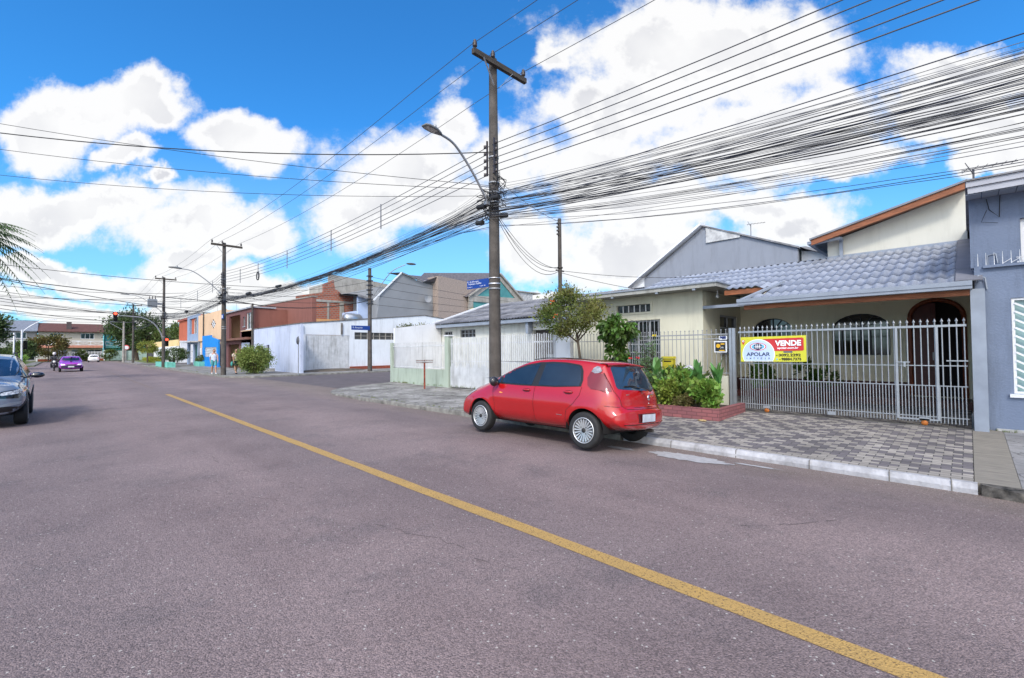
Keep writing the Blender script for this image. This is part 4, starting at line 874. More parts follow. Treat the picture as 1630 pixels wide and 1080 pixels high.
    flat(X0+.199,-.05,.3,X0+1.6,1.3,2.9,'hall_interior',mat('dark hall',(.015,.01,.012),.9),t)
    flat(X0-.02,1.16,.10,X0-.001,5.29,.66,'wainscot',WINE,t)
    flat(13.09,5.27,.10,X0-.021,5.299,.66,'wainscot',WINE,t)
    PF=mat('porch floor tiles',(.12,.045,.04),.35,.2,4)
    flat(14.9,-.02,.05,15.87,5.26,.30,'porch_step',PF,t)
    # side party wall and ceiling
    flat(11.51,-.085,0,15.9,-.051,2.62,'party_wall',CREAMD,t)
    c=MB(); c.add([(11.5,-.03,2.62),(15.88,-.03,4.0),(15.88,3.6,4.0),(11.5,3.6,2.62)],[(0,1,2,3)]); c.v+= [(v[0],v[1],v[2]+.03) for v in c.v]; c.f.append((4,5,6,7)); c.sm.append(False); c.mi.append(0); c.build('porch_ceiling',mat('ceiling lining',(.75,.70,.58),.8),t)
    sl=(4.15-2.66)/(15.9-11.3); zz=lambda x:2.66+(x-11.3)*sl
    lim=lambda x,y: y<3.70 if x<11.5 else y<3.70-(x-11.3)*.33 if x<12.8 else True
    corr('carport_roof',TILE,t,11.22,zz(11.22)+.05,15.9,zz(15.9)+.05,-.02,3.72,lim=lambda x,y:y<3.70-max(0,x-11.3)*.33 if x<12.75 else True)
    corr('main_roof',TILE,t,12.8,zz(12.8)+.05,15.9,zz(15.9)+.05,3.724,10.3,lim=lambda x,y:(y<4.68) or (x>13.35 and y<7.8))
    fr=MB(); fr.add([(13.3,7.8,3.40),(16.2,7.8,3.95),(16.2,10.35,3.95),(13.3,10.35,3.40),(22,7.8,3.4),(22,10.35,3.4)],[(0,1,2,3),(1,4,5,2)]); fr.build('flat_sheet_roof',TILEO,t)
    corr('rear_roof',TILE,t,20.5,2.9,15.902,zz(15.9)+.05,-.02,7.8,row=.9)
    # little wedge of main roof eave between carport and slab
    e=MB(); e.add([(12.75,3.2,zz(12.8)+.09),(12.75,3.72,zz(12.8)+.09),(13.0,3.72,zz(13)+.09),(13.0,3.2,zz(13)+.09)],[(0,1,2,3)]); 
    f=MB(); f.bar((12.86,3.12,zz(12.86)-.06),(12.86,4.68,zz(12.86)-.06),.04,.13); f.build('wood_fascia',WOODR,t)
    f=MB(); f.bar((11.36,-.03,2.545),(11.36,3.70,2.545),.05,.10); f.build('wood_fascia',WOODR,t)
    g=MB()
    g.box(11.16,-.06,2.66,11.19,3.80,2.74); g.box(11.19,-.06,2.60,11.33,3.80,2.628); g.box(11.175,-.06,2.60,11.205,3.80,2.66); g.box(11.30,-.06,2.628,11.33,3.80,2.72); g.build('gutter',GUTM,t)
    vg=MB(); vg.bar((11.24,3.72,2.72),(12.75,3.24,zz(12.75)+.11),.10,.05); vg.build('verge_flashing',GUTM,t)
    fl=MB(); fl.bar((11.24,-.02,2.75),(15.88,-.02,zz(15.88)+.10),.34,.02); fl.build('wall_flashing',mat('zinc flashing',(.20,.20,.23),.6,.15,2),t)
    # upper gable part
    up=[(-.03,4.12),(2.86,4.12),(2.86,4.66),(-.03,5.48)]
    MB().slab(up,'X',15.9,4.6).build('upper_wall',mat('upper cream render',(.60,.585,.52),.9,.04,.6,bump=.2,stain=.18),t)
    r=MB(); sl2=.262; z0=4.66+.07
    pts=[(-.06,5.56),(3.2,5.56-3.26*sl2),(3.2,5.56-3.26*sl2+.05),(-.06,5.61)]
    r.slab(pts,'X',15.36,5.3); r.build('upper_roof',mat('roof edge grey',(.22,.23,.26),.7,.15,2),t)
    r=MB(); r.slab([(-.05,5.40),(3.16,5.40-3.21*sl2),(3.16,5.555-3.21*sl2),(-.05,5.555)],'X',15.40,.045); r.build('wood_fascia',WOODR,t)
    r=MB(); r.slab([(-.05,5.47),(3.12,5.47-3.17*sl2),(3.12,5.50-3.17*sl2),(-.05,5.50)],'X',15.446,.45); r.build('wood_soffit',mat('soffit boards',(.25,.12,.07),.6,.2,3),t)
    r=MB(); r.box(15.42,3.165,4.60,20.6,3.27,4.68); r.build('gutter',GUTM,t)
    r=MB(); r.bar((15.5,3.21,4.6),(15.55,2.5,4.68),.07); r.bar((15.83,2.52,4.66),(15.83,2.52,4.14),.08,.08); r.bar((15.55,2.5,4.68),(15.83,2.5,4.66),.07); r.build('downpipe',GUTM,t)
    flat(15.84,-.03,4.12,15.899,2.86,4.24,'base_flashing',GUTM,t)
    # square post at the gate
    p=MB(); p.box(11.32,-.21,.12,11.50,-.03,2.60); p.build('downpipe_post',GUTM,t)
    return t
cream_house()
def grey_house():
    t=thing('grey_house','blue grey two storey house front cut by the right edge of the photo','house',(12,-3,.1))
    low=rect(-2.6,.78,-.52,2.42); 
    MB().slab(rect(-9,0,-.09,3.0),'X',11.56,.2,[low]).build('ground_floor_wall',GREYB,t)
    upw=rect(-2.2,3.05,-.66,3.78)
    MB().slab([(-9,3.0),(-.05,3.0),(-.05,4.4),(-9,4.4)],'X',11.62,.2,[upw]).build('upper_wall',GREYB,t)
    MB().box(11.83,-.09,0,20,-.25,4.4).build('side_wall',GREYB,t)
    window(t,'X',11.62,-2.2,3.05,-.66,3.78,2,1,fm_=WHT,fr=.05)
    # diagonal slatted shutter window
    window(t,'X',11.56,-2.6,.78,-.52,2.42,1,1,fm_=WHT,fr=.04,depth=.05,gl=mat('pale green glass',(.30,.45,.46),.3))
    g=MB()
    for i in range(26):
        z=-.9+i*.14
        y0,z0=-.56,z+.85; y1,z1=-2.56,z+.85-1.3
        # clip to the window height
        def at(tt): return (y0+(y1-y0)*tt,z0+(z1-z0)*tt)
        ta=max(0,(z0-2.38)/(z0-z1)); tb=min(1,(z0-.82)/(z0-z1))
        if tb>ta:
            a=at(ta);b=at(tb); g.bar((11.575,a[0],a[1]),(11.575,b[0],b[1]),.022,.03)
    g.build('diagonal_grille',WHT,t)
    # roof fascia with boarded soffit
    s=MB(); s.slab([(-9,4.36),(-.02,4.36),(-.02,4.46),(-9,4.46)],'X',11.16,.04); s.slab([(-9,4.25),(-.04,4.25),(-.04,4.357),(-9,4.357)],'X',11.19,.03); s.build('roof_fascia',mat('pale grey fascia',(.42,.43,.48),.6,.08,2),t)
    s=MB()
    for i in range(44): s.box(11.225,-9+.2045*i,4.235,11.615,-9+.2045*i+.195,4.248)
    s.build('soffit_boards',GUTM,t)
    MB().slab([(-9,4.463),(-.01,4.463),(-.01,4.49),(-9,4.49)],'X',11.13,7).build('roof',TILEO,t)
    # ledge with spikes
    MB().box(11.50,-9,2.97,11.61,-.20,3.015).build('ledge',GREYB,t)
    sp=MB(); 
    for i in range(40):
        y=-.14-.10*i; sp.cyl((11.555,y,3.015),(11.555,y,3.24),.007,.002,n=5)
        if i>2: sp.tube([(11.555,y,3.03),(11.555,y-.1,3.10)],.005,4)
    sp.tube([(11.555,-.6,3.11),(11.555,-5,3.11)],.005,4)
    sp.build('wall_spikes',WHT,t)
    pb=MB(); pb.tube([(11.54,-.24,2.6),(11.52,-.22,2.8),(11.48,-.14,2.85),(11.42,-.1,2.72)],.011,6); pb.tube([(11.6,-.26,3.02),(11.6,-.26,3.2),(11.6,-.36,3.22),(11.6,-.38,3.05)],.010,6); pb.build('conduit',GUTM,t)
    cb=MB(); cb.tube([(11.60,-.27,4.2),(11.59,-.30,4.0),(11.59,-.42,3.85),(11.59,-.44,4.3)],.006,4); cb.tube([(11.59,-.27,4.0),(11.58,-.2,3.8),(11.59,-.4,3.75)],.004,4); cb.build('loose_cable',BLACKP,t)
    flat(11.53,-9,.10,11.559,-.3,.17,'base_strip',mat('base mortar',(.5,.5,.5),.9,.2,4),t)
grey_house()
# TV antenna on the corner
def antenna(base,label,h=.45,az=0,group=None):
    t=MB(); x,y,z=base; t.cyl((x,y,z),(x,y,z+h),.014,n=6); d=Vector((math.cos(az),math.sin(az),.05)); p=Vector((x,y,z+h)); q=Vector((-d.y,d.x,0))
    t.tube([p-d*.15,p+d*.55],.009,5)
    for i in range(6): c=p+d*(-.1+.12*i); t.tube([c-q*(.18-.015*i),c+q*(.18-.015*i)],.005,4)
    t.tube([p-Vector((0,0,.1)),p+Vector((-.05,.1,.12))],.007,4)
    return t.top('roof_antenna',mat('antenna metal',(.10,.10,.11),.5,metal=.5),label,'antenna',group,base=base)
antenna((11.3,-.12,4.4),'small aerial clamped to the corner of the blue grey roof fascia',.30,R(-75))
# ---- house behind: grey gable wall
def gable_back():
    t=thing('rear_house','large grey blank gable wall rising behind the bungalow roof','house',(22,8,.1))
    B=mat('slate grey render',(.25,.27,.32),.9,.07,.5,bump=.2,stain=.3)
    MB().slab([(4.56,2),(11.4,2),(11.05,5.05),(8.2,6.98),(4.56,5.40)] if False else [(4.56,2),(11.0,2),(11.0,5.0),(8.12,6.93),(4.56,5.42)],'X',20,.25).build('gable_wall',B,t)
    MB().box(20.25,4.6,2,27,11.0,5.0).build('rear_body',B,t)
    r=MB(); r.slab([(11.75,4.62),(11.78,4.70),(8.12,7.10),(8.12,6.98)],'X',19.7,6); r.build('left_roof_edge',WHT,t)
    r=MB(); r.slab([(8.12,6.94),(8.12,7.0),(4.5,5.47),(4.5,5.40)],'X',19.9,7); r.build('right_roof_edge',TILEO,t)
    r=MB(); r.slab([(4.54,5.38),(4.54,4.5),(3.7,4.5),(3.5,4.80),(3.2,4.86),(3.6,5.2)],'X',20.5,3); r.build('eave_box',WHT,t)
    r=MB(); r.slab([(4.5,5.47),(4.3,5.46),(2.9,4.82),(2.95,4.76),(4.3,5.36)],'X',20.1,4); r.build('eave_tiles',TILEO,t)
    r=MB(); r.slab([(10.98,4.6),(11.7,4.60),(11.7,4.68),(10.98,5.1)],'X',20.02,.3); r.build('eave_return',WHT,t)
    p=MB(); p.slab([(8.0,6.2),(8.0,6.88),(6.6,6.4),(6.6,6.2)],'X',19.93,.06); p.build('painted_panel',mat('flaking white panel',(.6,.6,.6),.9,.3,3,col2=(.25,.25,.26)),t)
gable_back()
antenna((20.5,6.35,6.15),'bent aerial on the grey gable roof behind the bungalow',.65,R(-60))
# ---- corner house behind the slatted gate
def corner_house():
    t=thing('corner_house','low white house with weathered grey corrugated roof behind the slatted gate','house',(16,15,.1))
    W_=mat('off white render',(.62,.62,.58),.9,.06,.8,stain=.4,bump=.2)
    h1=rect(18.85,2.2,19.55,2.6); h2=rect(17.0,2.25,18.2,2.65); h3=rect(10.6,.1,13.2,2.45)
    MB().slab(rect(10.25,0,19.9,2.98),'X',14.4,.2,[h1,h2,h3]).build('front_wall',W_,t)
    window(t,'X',14.4,18.85,2.2,19.55,2.6,3,2,fr=.03,sill=False); window(t,'X',14.4,17.0,2.25,18.2,2.65,4,2,fr=.03,sill=False)
    flat(14.61,10.3,.1,18,13.5,2.6,'garage_interior',mat('garage dark',(.10,.09,.085),.9,.3,1),t)
    MB().slab([(14.0,2.85),(14.6,0),(21.6,0),(22,2.9),(18,4.2)],'Y',19.82,.12).build('gable_wall',W_,t)
    corr('roof',TILEO,t,13.95,2.98,18,4.28,10.35,19.98,per=.177,amp=.025,row=1.1,step=.012,seg=6)
    corr('rear_roof',TILEO,t,22.2,2.9,18.01,4.28,10.35,19.98,per=.177,amp=.025,row=1.3,step=.012,seg=6)
    f=MB(); f.bar((14.02,10.4,2.86),(14.02,19.95,2.86),.03,.15); f.build('eave_board',GUTM,t)
    f=MB(); f.bar((13.95,20.02,3.0),(18,20.02,4.33),.1,.12); f.build('verge_board',WHT,t)
    flat(14.1,13.2,2.3,14.39,13.35,2.85,'eave_bracket',GUTM,t)
corner_house()
def boundary():
    t=thing('corner_wall','pale green corner wall with white railing panels and cream posts','wall',(11.5,17.6,.05))
    G=mat('pale green render',(.40,.46,.38),.9,.08,.8,bump=.2,stain=.5)
    flat(11.42,15.25,0,11.58,19.9,.80,'green_plinth',G,t)
    flat(11.40,15.2,0,11.62,15.45,2.2,'post',G,t); flat(11.37,15.16,2.2,11.65,15.49,2.25,'post_cap',WHT,t)
    flat(11.43,19.75,.8,11.57,19.92,2.0,'post',G,t)
    r=MB()
    for i in range(38): y=15.58+i*.11; r.box(11.49,y,.88,11.51,y+.02,1.98)
    r.box(11.475,15.45,1.80,11.488,19.75,1.83); r.box(11.475,15.45,.86,11.488,19.75,.89); r.build('railing',WHTW,t)
    w_=MB(); w_.slab([(11.60,.0),(14.35,.0),(14.35,3.0),(13.9,3.02),(11.60,2.72)],'Y',19.76,.14); w_.build('inner_white_wall',WHT,t)
boundary()
def slat_gate():
    t=thing('slatted_gate','tall white slatted gate in two leaves with flaking paint in front of the corner house','gate',(11.45,12.4,.1))
    for k,(a,b) in enumerate(((9.55,12.3),(12.36,15.12))):
        m_=MB(); n=int((b-a)/.098)
        for i in range(n):
            y=a+.03+i*.098; m_.box(11.44,y,.12,11.46,y+.037,2.10+.05*(k==0)+.02*math.sin(i*2.1))
            if k==1: m_.box(11.441,y+.052,.12,11.459,y+.085,1.0+.1*math.sin(i*1.3))
        m_.box(11.462,a,.45,11.49,b,.50); m_.box(11.462,a,1.85,11.49,b,1.90); m_.box(11.462,a,1.15,11.49,b,1.19)
        m_.build('gate_leaf',WHTW,t)
    flat(11.40,9.44,.1,11.52,9.53,2.25,'gate_post',WHTW,t); flat(11.49,9.55,1.15,11.52,9.9,1.45,'lock_box',WHTW,t)
slat_gate()
# ---- fence of thin bars on a low wall
def fence():
    t=thing('garden_fence','thin grey bar fence with small round tips behind the flower bed','fence',(11.45,6.4,.1))
    flat(11.40,4.10,0,11.50,8.85,.93,'low_wall',CREAM,t)
    flat(11.38,8.85,0,11.55,9.42,2.1,'white_pier',WHT,t)
    r=MB()
    for i in range(42):
        y=4.16+i*.113; r.cyl((11.45,y,.93),(11.45,y,2.04),.0085,n=5); r.ball((11.45,y,2.05),.018,6,4)
    r.build('bars',mat('dull grey bar paint',(.30,.31,.33),.5,.1,5),t)
    r=MB(); r.box(11.443,4.1,1.83,11.457,8.85,1.85); r.box(11.443,4.1,.99,11.457,8.85,1.01); r.box(11.43,4.1,1.93,11.47,6.0,1.96); r.build('rails',mat('dull grey bar paint',(.3,.31,.33)),t)
fence()
def gate():
    t=thing('sliding_gate','wide silver barred sliding gate with spear tips across the carport','gate',(11.42,1.9,.13))
    X=11.42; up=MB(); n=40
    for i in range(n):
        y=.06+i*(3.76/(n-1)); up.cyl((X,y,.86),(X,y,2.04),.0105,n=6)
        up.add([(X,y,2.115),(X-.014,y,2.06),(X,y-.022,2.06),(X+.014,y,2.06),(X,y+.022,2.06),(X,y,2.03)],[(0,1,2),(0,2,3),(0,3,4),(0,4,1),(5,2,1),(5,3,2),(5,4,3),(5,1,4)])
    up.build('upper_bars',SILV,t)
    lo=MB()
    for i in range(2*n-1):
        y=.06+i*(3.76/(2*n-2)); lo.cyl((X,y,.20),(X,y,.88),.0095,n=5)
    lo.build('lower_bars',SILV,t)
    r=MB(); r.box(X-.022,.03,1.955,X+.022,3.86,1.995); r.build('top_rail',SILV,t)
    for z in(1.24,.87,.30): flat(X-.013,.03,z,X+.013,3.86,z+.016,'rail',SILV,t)
    for y in(.99,.42):
        flat(X-.028,y-.018,.24,X+.02,y+.018,1.955,'wicket_post',SILV,t)
    flat(X-.03,.43,.235,X+.02,.98,.262,'wicket_threshold',SILV,t)
    flat(X-.035,.80,1.30,X-.02,1.0,1.32,'latch',SILV,t); flat(X-.045,.86,1.22,X-.022,.89,1.30,'latch_lock',SILV,t)
    flat(X-.04,.02,1.33,X-.02,.30,1.35,'bolt',SILV,t)
    for y in(.62,3.28):
        m_=MB(); m_.lathe([(0,-.02),(.045,-.02),(.052,0),(.045,.02),(0,.02)],(X,y,.185),'x',20); m_.build('gate_wheel',mat('orange wheel rust',(.55,.17,.03),.6,.3,20),t)
        flat(X-.03,y-.07,.235,X+.03,y+.07,.29,'wheel_bracket',SILV,t)
    flat(X-.03,1.98,.20,X+.03,2.12,.27,'guide_bracket',SILV,t)
    # track
    flat(X-.03,-.02,.124,X+.03,3.9,.136,'floor_track',mat('track steel',(.2,.19,.18),.5,metal=.6),t)
gate()
p=MB(); p.box(11.36,3.92,.10,11.43,3.985,2.08); p.box(11.36,4.0,.10,11.43,4.06,2.08); p.box(11.39,3.985,.12,11.41,4.0,2.0)
p.top('gate_post',SILV,'double steel gate post between the garden fence and the sliding gate','post')
# sale banner
def banner():
    X=11.375; y1,y0,z0,z1=3.80,2.47,1.285,1.855
    t=thing('sale_banner','yellow and red VENDE banner tied to the left end of the silver gate','banner',(X,(y0+y1)/2,z0))
    YEL=mat('banner yellow',(.62,.60,.045),.55,.05,3); 
    b=MB(); nx=24
    # seen from the street the left edge is at high Y
    def P(u,v,o=0.0): # u 0..1 left to right, v 0..1 up
        return (X-o+.006*math.sin(u*9+v*3),y1+(y0-y1)*u,z0+(z1-z0)*v+.012*(u))
    vs=[];
    for j in range(7):
        for i in range(nx+1): vs.append(P(i/nx,j/6))
    k=nx+1; b.add(vs,[(j*k+i,j*k+i+1,(j+1)*k+i+1,(j+1)*k+i) for j in range(6) for i in range(nx)],True); b.add([(v[0]+.004,v[1],v[2]) for v in vs],[(j*k+i,(j+1)*k+i,(j+1)*k+i+1,j*k+i+1) for j in range(6) for i in range(nx)],True)
    b.build('banner_cloth',YEL,t,recalc=False)
    asp=(y1-y0)/(z1-z0)
    def shape(name,pts,m,o):
        """fill a shape given in banner (u,v) and drape it on the cloth"""
        ov,oe,of,*_=delaunay_2d_cdt([Vector((u*asp,v)) for u,v in pts]+[Vector((u*asp,v)) for u in np.arange(.02,1,.04) for v in np.arange(.03,1,.09) if inpoly(u,v,pts)],[(i,(i+1)%len(pts)) for i in range(len(pts))],[],1,1e-5)
        mb=MB(); mb.add([P(p[0]/asp,p[1],o) for p in ov],[tuple(f) for f in of],True); return mb.build(name,m,t)
    def inpoly(x,y,pl):
        c=False
        for i in range(len(pl)):
            x1,y1_=pl[i];x2,y2=pl[(i+1)%len(pl)]
            if (y1_>y)!=(y2>y) and x<(x2-x1)*(y-y1_)/(y2-y1_)+x1:c=not c
        return c
    LB=mat('banner pale blue',(.50,.62,.88),.55,.04,3); RD=mat('banner red',(.55,.03,.035),.5,.05,3); WH=mat('banner white',(.85,.86,.9),.55,.03,3); NV=mat('banner navy',(.02,.03,.10),.5); BK=mat('banner black',(.02,.02,.015),.5); CY=mat('banner cyan',(.15,.5,.75),.5)
    rr=[(.36,.90),(.94,.92),(.965,.89),(.965,.45),(.945,.42),(.45,.42)]
    shape('red_field',rr,RD,.003)
    circ=lambda cu,cv,r,n=40,a0=0,a1=360,sx=1:[(cu+r*sx/asp*math.cos(R(a0+(a1-a0)*i/n)),cv+r*math.sin(R(a0+(a1-a0)*i/n))) for i in range(n+(a1-a0<360))]
    # disc cut by the bottom edge
    shape('white_disc_rim',[(p[0],max(.006,p[1])) for p in circ(.285,.30,.60,44,-29,209)],WH,.0045)
    shape('blue_disc',[(p[0],max(.03,p[1])) for p in circ(.285,.30,.575,44,-27,207)],LB,.006)
    def ell(cu,cv,a,b_,n=30,a0=0,a1=360): return [(cu+a/asp*math.cos(R(a0+(a1-a0)*i/n)),cv+b_*math.sin(R(a0+(a1-a0)*i/n))) for i in range(n)]
    shape('logo_ring',ell(.283,.60,.31,.155),RD,.0075); shape('logo_ring_white',ell(.283,.60,.275,.135),WH,.0082); shape('logo_ring_cyan',ell(.283,.60,.24,.115),CY,.009); 
    shape('logo_globe',ell(.283,.60,.155,.135),NV,.0098)
    for q in(-.07,.0,.07): shape('logo_meridian',ell(.283+q/asp,.61,.014,.11,12),WH,.0106)
    shape('logo_band',rect(.22,.585,.346,.605),WH,.011)
    shape('pin_head',circ(.045,.83,.065,20),RD,.004); shape('pin_tip',[(.022,.80),(.068,.80),(.045,.67)],RD,.0042); shape('pin_dot',circ(.045,.835,.042,16),WH,.0055); shape('pin_centre',circ(.045,.835,.018,10),NV,.0065)
    shape('grey_tab',rect(.67,.345,.80,.405),mat('banner grey',(.12,.12,.16),.5),.004)
    def txt(name,s,u0,u1,v0,v1,m,bold=.0,o=.012):
        vs,fs=text_mesh(s,1,bold,1.0); xs=[v[0] for v in vs]; ys=[v[1] for v in vs]; ax,bx,ay,by=min(xs),max(xs),min(ys),max(ys)
        mb=MB(); mb.add([P(u0+(u1-u0)*(v[0]-ax)/(bx-ax),v0+(v1-v0)*(v[1]-ay)/(by-ay),o) for v in vs],fs); mb.build(name,m,t)
    txt('word_vende_edge','VENDE',.538,.935,.60,.84,mat('banner dark red',(.2,.01,.02),.5),.06,.0045); txt('word_vende','VENDE',.545,.93,.61,.83,WH,.045,.008)
    txt('web_address','apolar.com.br',.58,.89,.475,.575,WH,.03,.006)
    txt('phone_number','3092.2292',.60,.92,.20,.31,BK,.035,.006); txt('phone_number','98884.7375',.64,.925,.045,.155,BK,.035,.006)
    txt('area_code','41',.555,.59,.22,.27,BK,.02,.006); txt('area_code','41',.605,.63,.065,.11,BK,.02,.006)
    shape('message_icon',circ(.575,.095,.03,14),CY,.006)
    txt('word_apolar','APOLAR',.093,.472,.22,.375,NV,.022,.009)
    for i,ch in enumerate('IMÓVEIS'): txt('word_imoveis',ch,.10+.059*i-(.004 if ch=='I' else .012),.10+.059*i+(.004 if ch=='I' else .012),.10,.165 if ch!='Ó' else .185,NV,.01,.009)
banner()
# yellow warning plate, number plate on the fence, mailbox
def small_sign():
    t=thing('warning_plate','small black and yellow plate in a white frame on the fence beside the gate post','sign',(11.40,4.28,1.55))
    flat(11.395,4.12,1.50,11.41,4.42,1.78,'frame',WHT,t); flat(11.388,4.15,1.53,11.394,4.39,1.75,'face',mat('plate black',(.02,.02,.02),.4),t)
    m_=MB(); m_.lathe([(0,0),(.05,0)],(11.385,4.32,1.66),'x',16); m_.build('yellow_symbol',mat('plate yellow',(.75,.42,.02),.5),t)
    flat(11.384,4.17,1.535,11.387,4.30,1.56,'yellow_line',MATS['plate yellow'],t); flat(11.384,4.17,1.69,11.387,4.26,1.72,'yellow_line',MATS['plate yellow'],t)
    m_=MB(); put_text(m_,'24h',.06,(11.384,4.27,1.60),(0,-1,0),(0,0,1),width=.08); m_.build('plate_text',WHT,t)
small_sign()
t=thing('house_number','white house number plate above the warning plate','number plate',(11.40,4.2,1.84)); flat(11.39,4.11,1.81,11.40,4.30,1.90,'face',WHT,t); m_=MB(); put_text(m_,'385',.07,(11.386,4.28,1.825),(0,-1,0),(0,0,1),width=.15,bold=.01); m_.build('digits',mat('digit blue',(.03,.05,.2),.5),t)
def mailbox():
    t=thing('letter_box','yellow metal letter box hung on the garden fence','letter box',(11.36,5.55,1.0))
    Y_=mat('letter box yellow',(.55,.46,.03),.5,.1,6)
    m_=MB(); m_.slab([(5.42,1.02),(5.72,1.02),(5.72,1.34),(5.42,1.34)],'X',11.27,.14); m_.build('box',Y_,t); m_=MB(); m_.slab([(5.40,1.345),(5.74,1.345),(5.72,1.40),(5.42,1.40)],'X',11.24,.18); m_.build('lid',Y_,t); flat(11.264,5.47,1.26,11.269,5.67,1.29,'slot',WELL,t)
mailbox()
# white gate pier etc: flower bed
def planter():
    t=thing('flower_bed_wall','low pinkish brick edging around the flower bed','planter',(10.6,6,.05))
    m=bpy.data.materials.new('painted pink brick'); m.use_nodes=True; n=m.node_tree.nodes; l=m.node_tree.links; b=n['Principled BSDF']; tc=n.new('ShaderNodeTexCoord'); mp=n.new('ShaderNodeMapping'); mp.inputs['Rotation'].default_value=(R(90),0,0); 
    cx=n.new('ShaderNodeSeparateXYZ'); l.new(tc.outputs['Object'],cx.inputs[0]); ad=n.new('ShaderNodeMath'); l.new(cx.outputs[0],ad.inputs[0]); l.new(cx.outputs[1],ad.inputs[1]); cb=n.new('ShaderNodeCombineXYZ'); l.new(ad.outputs[0],cb.inputs[0]); l.new(cx.outputs[2],cb.inputs[1])
    br=n.new('ShaderNodeTexBrick'); l.new(cb.outputs[0],br.inputs['Vector']); br.inputs['Scale'].default_value=1; br.inputs['Brick Width'].default_value=.22; br.inputs['Row Height'].default_value=.075; br.inputs['Mortar Size'].default_value=.008; br.inputs['Color1'].default_value=(.27,.095,.10,1); br.inputs['Color2'].default_value=(.20,.075,.085,1); br.inputs['Mortar'].default_value=(.13,.05,.055,1)
    l.new(br.outputs[0],b.inputs['Base Color']); b.inputs['Roughness'].default_value=.85; bp=n.new('ShaderNodeBump'); bp.inputs['Strength'].default_value=.6; bp.inputs['Distance'].default_value=.01; l.new(br.outputs['Fac'],bp.inputs['Height']); bp.invert=True; l.new(bp.outputs[0],b.inputs['Normal'])
    s=MB(); s.slab([(9.78,3.72),(11.36,3.72),(11.36,3.84),(9.90,3.84),(9.90,8.3),(11.36,8.3),(11.36,8.42),(9.78,8.42)],'Z',-.02,.34); s.build('brick_edging',m,t)
    s=MB(); s.slab([(9.905,3.845),(11.355,3.845),(11.355,8.295),(9.905,8.295)],'Z',.0,.24); s.build('soil',mat('bed soil',(.06,.04,.03),.95,.3,9,bump=.8),t)
planter()
# ---------------------------------------------------------------- vegetation
def leafmat(name,c,c2,isl=.35,tr=.25,rough=.5): return mat(name,c,rough,.2,1.2,col2=c2,trans=tr,island=isl,spec=.35)
def leaves(n,centre,radii,size,seed,aspect=.45,clumps=0,shell=.55,drop=.0,gap=None,updir=.4,curl=.2):
    """leaf blades scattered through an uneven crown built of clumps"""
    rg=np.random.default_rng(seed); mb=MB(); C0=np.array(centre,float); Rr=np.array(radii,float)
    if clumps:
        cd=rg.normal(size=(clumps,3)); cd/=np.linalg.norm(cd,axis=1)[:,None]; cr=rg.uniform(shell,1,clumps)**.6; cc=C0+cd*cr[:,None]*Rr*.82; cs=rg.uniform(.22,.42,clumps)
        ci=rg.integers(0,clumps,n); off=rg.normal(size=(n,3))*.45; P=cc[ci]+off*Rr*cs[ci][:,None]
    else:
        dd=rg.normal(size=(n,3)); dd/=np.linalg.norm(dd,axis=1)[:,None]; P=C0+dd*(rg.uniform(shell**3,1,n)**(1/3))[:,None]*Rr
    if gap: P=P[[not gap(p) for p in P]]
    n=len(P); out=(P-C0)/Rr; out/=np.linalg.norm(out,axis=1)[:,None]+1e-6
    D=rg.normal(size=(n,3))*.7+out*.7+np.array([0,0,updir-drop]); D/=np.linalg.norm(D,axis=1)[:,None]
    U=np.cross(D,rg.normal(size=(n,3))); U/=np.linalg.norm(U,axis=1)[:,None]+1e-6; Nn=np.cross(D,U)
    s=size*rg.uniform(.6,1.3,n)[:,None]
    a=P; b=P+D*s*.5+U*s*aspect*.5+Nn*s*curl*.3; c=P+D*s; d=P+D*s*.5-U*s*aspect*.5+Nn*s*curl*.3
    V=np.stack([a,b,c,d],1).reshape(-1,3)
    mb.v=[tuple(x) for x in V.tolist()]; mb.f=[(4*i,4*i+1,4*i+2,4*i+3) for i in range(n)]; mb.sm=[False]*n; mb.mi=[0]*n
    return mb
BARK=mat('grey brown bark',(.13,.10,.075),.9,.3,6,bump=.8,bscale=25)
def limbs(base,top,r,n,spread,seed,lift=.6):
    rg=random.Random(seed); mb=MB(); b=Vector(base);t=Vector(top)
    mid=b.lerp(t,.5)+Vector((rg.uniform(-.06,.06),rg.uniform(-.06,.06),0))*(t-b).length
    mb.tube([b,mid,t],[r,r*.8,r*.6],8)
    for i in range(n):
        a=2*math.pi*(i+rg.random()*.6)/n; h=rg.uniform(.0,.35); s=t.lerp(mid,h); e=s+Vector((math.cos(a)*spread,math.sin(a)*spread,spread*lift*rg.uniform(.5,1.4)))
        m1=s.lerp(e,.5)+Vector((0,0,.1*spread)); mb.tube([s,m1,e],[r*.45,r*.3,r*.1],6)
        for q in range(3):
            e2=m1.lerp(e,rg.random())+Vector((rg.uniform(-1,1),rg.uniform(-1,1),rg.uniform(-.1,1)))*spread*.45; mb.tube([m1.lerp(e,.3*q),e2],[r*.2,r*.06],4)
    return mb
def tree(name,label,cat,base,trunk_top,r,crown,group=None,seed=1,leaf=.12,n=9000,m=None,spread=1,clumps=40,gap=None,aspect=.45,drop=0,lift=.6,nb=6):
    t=thing(name,label,cat,base,group); limbs(base,trunk_top,r,nb,spread,seed,lift).build('trunk',BARK,t)
    leaves(n,crown[0],crown[1],leaf,seed,aspect,clumps,gap=gap,drop=drop).build('crown',m,t,recalc=False); return t
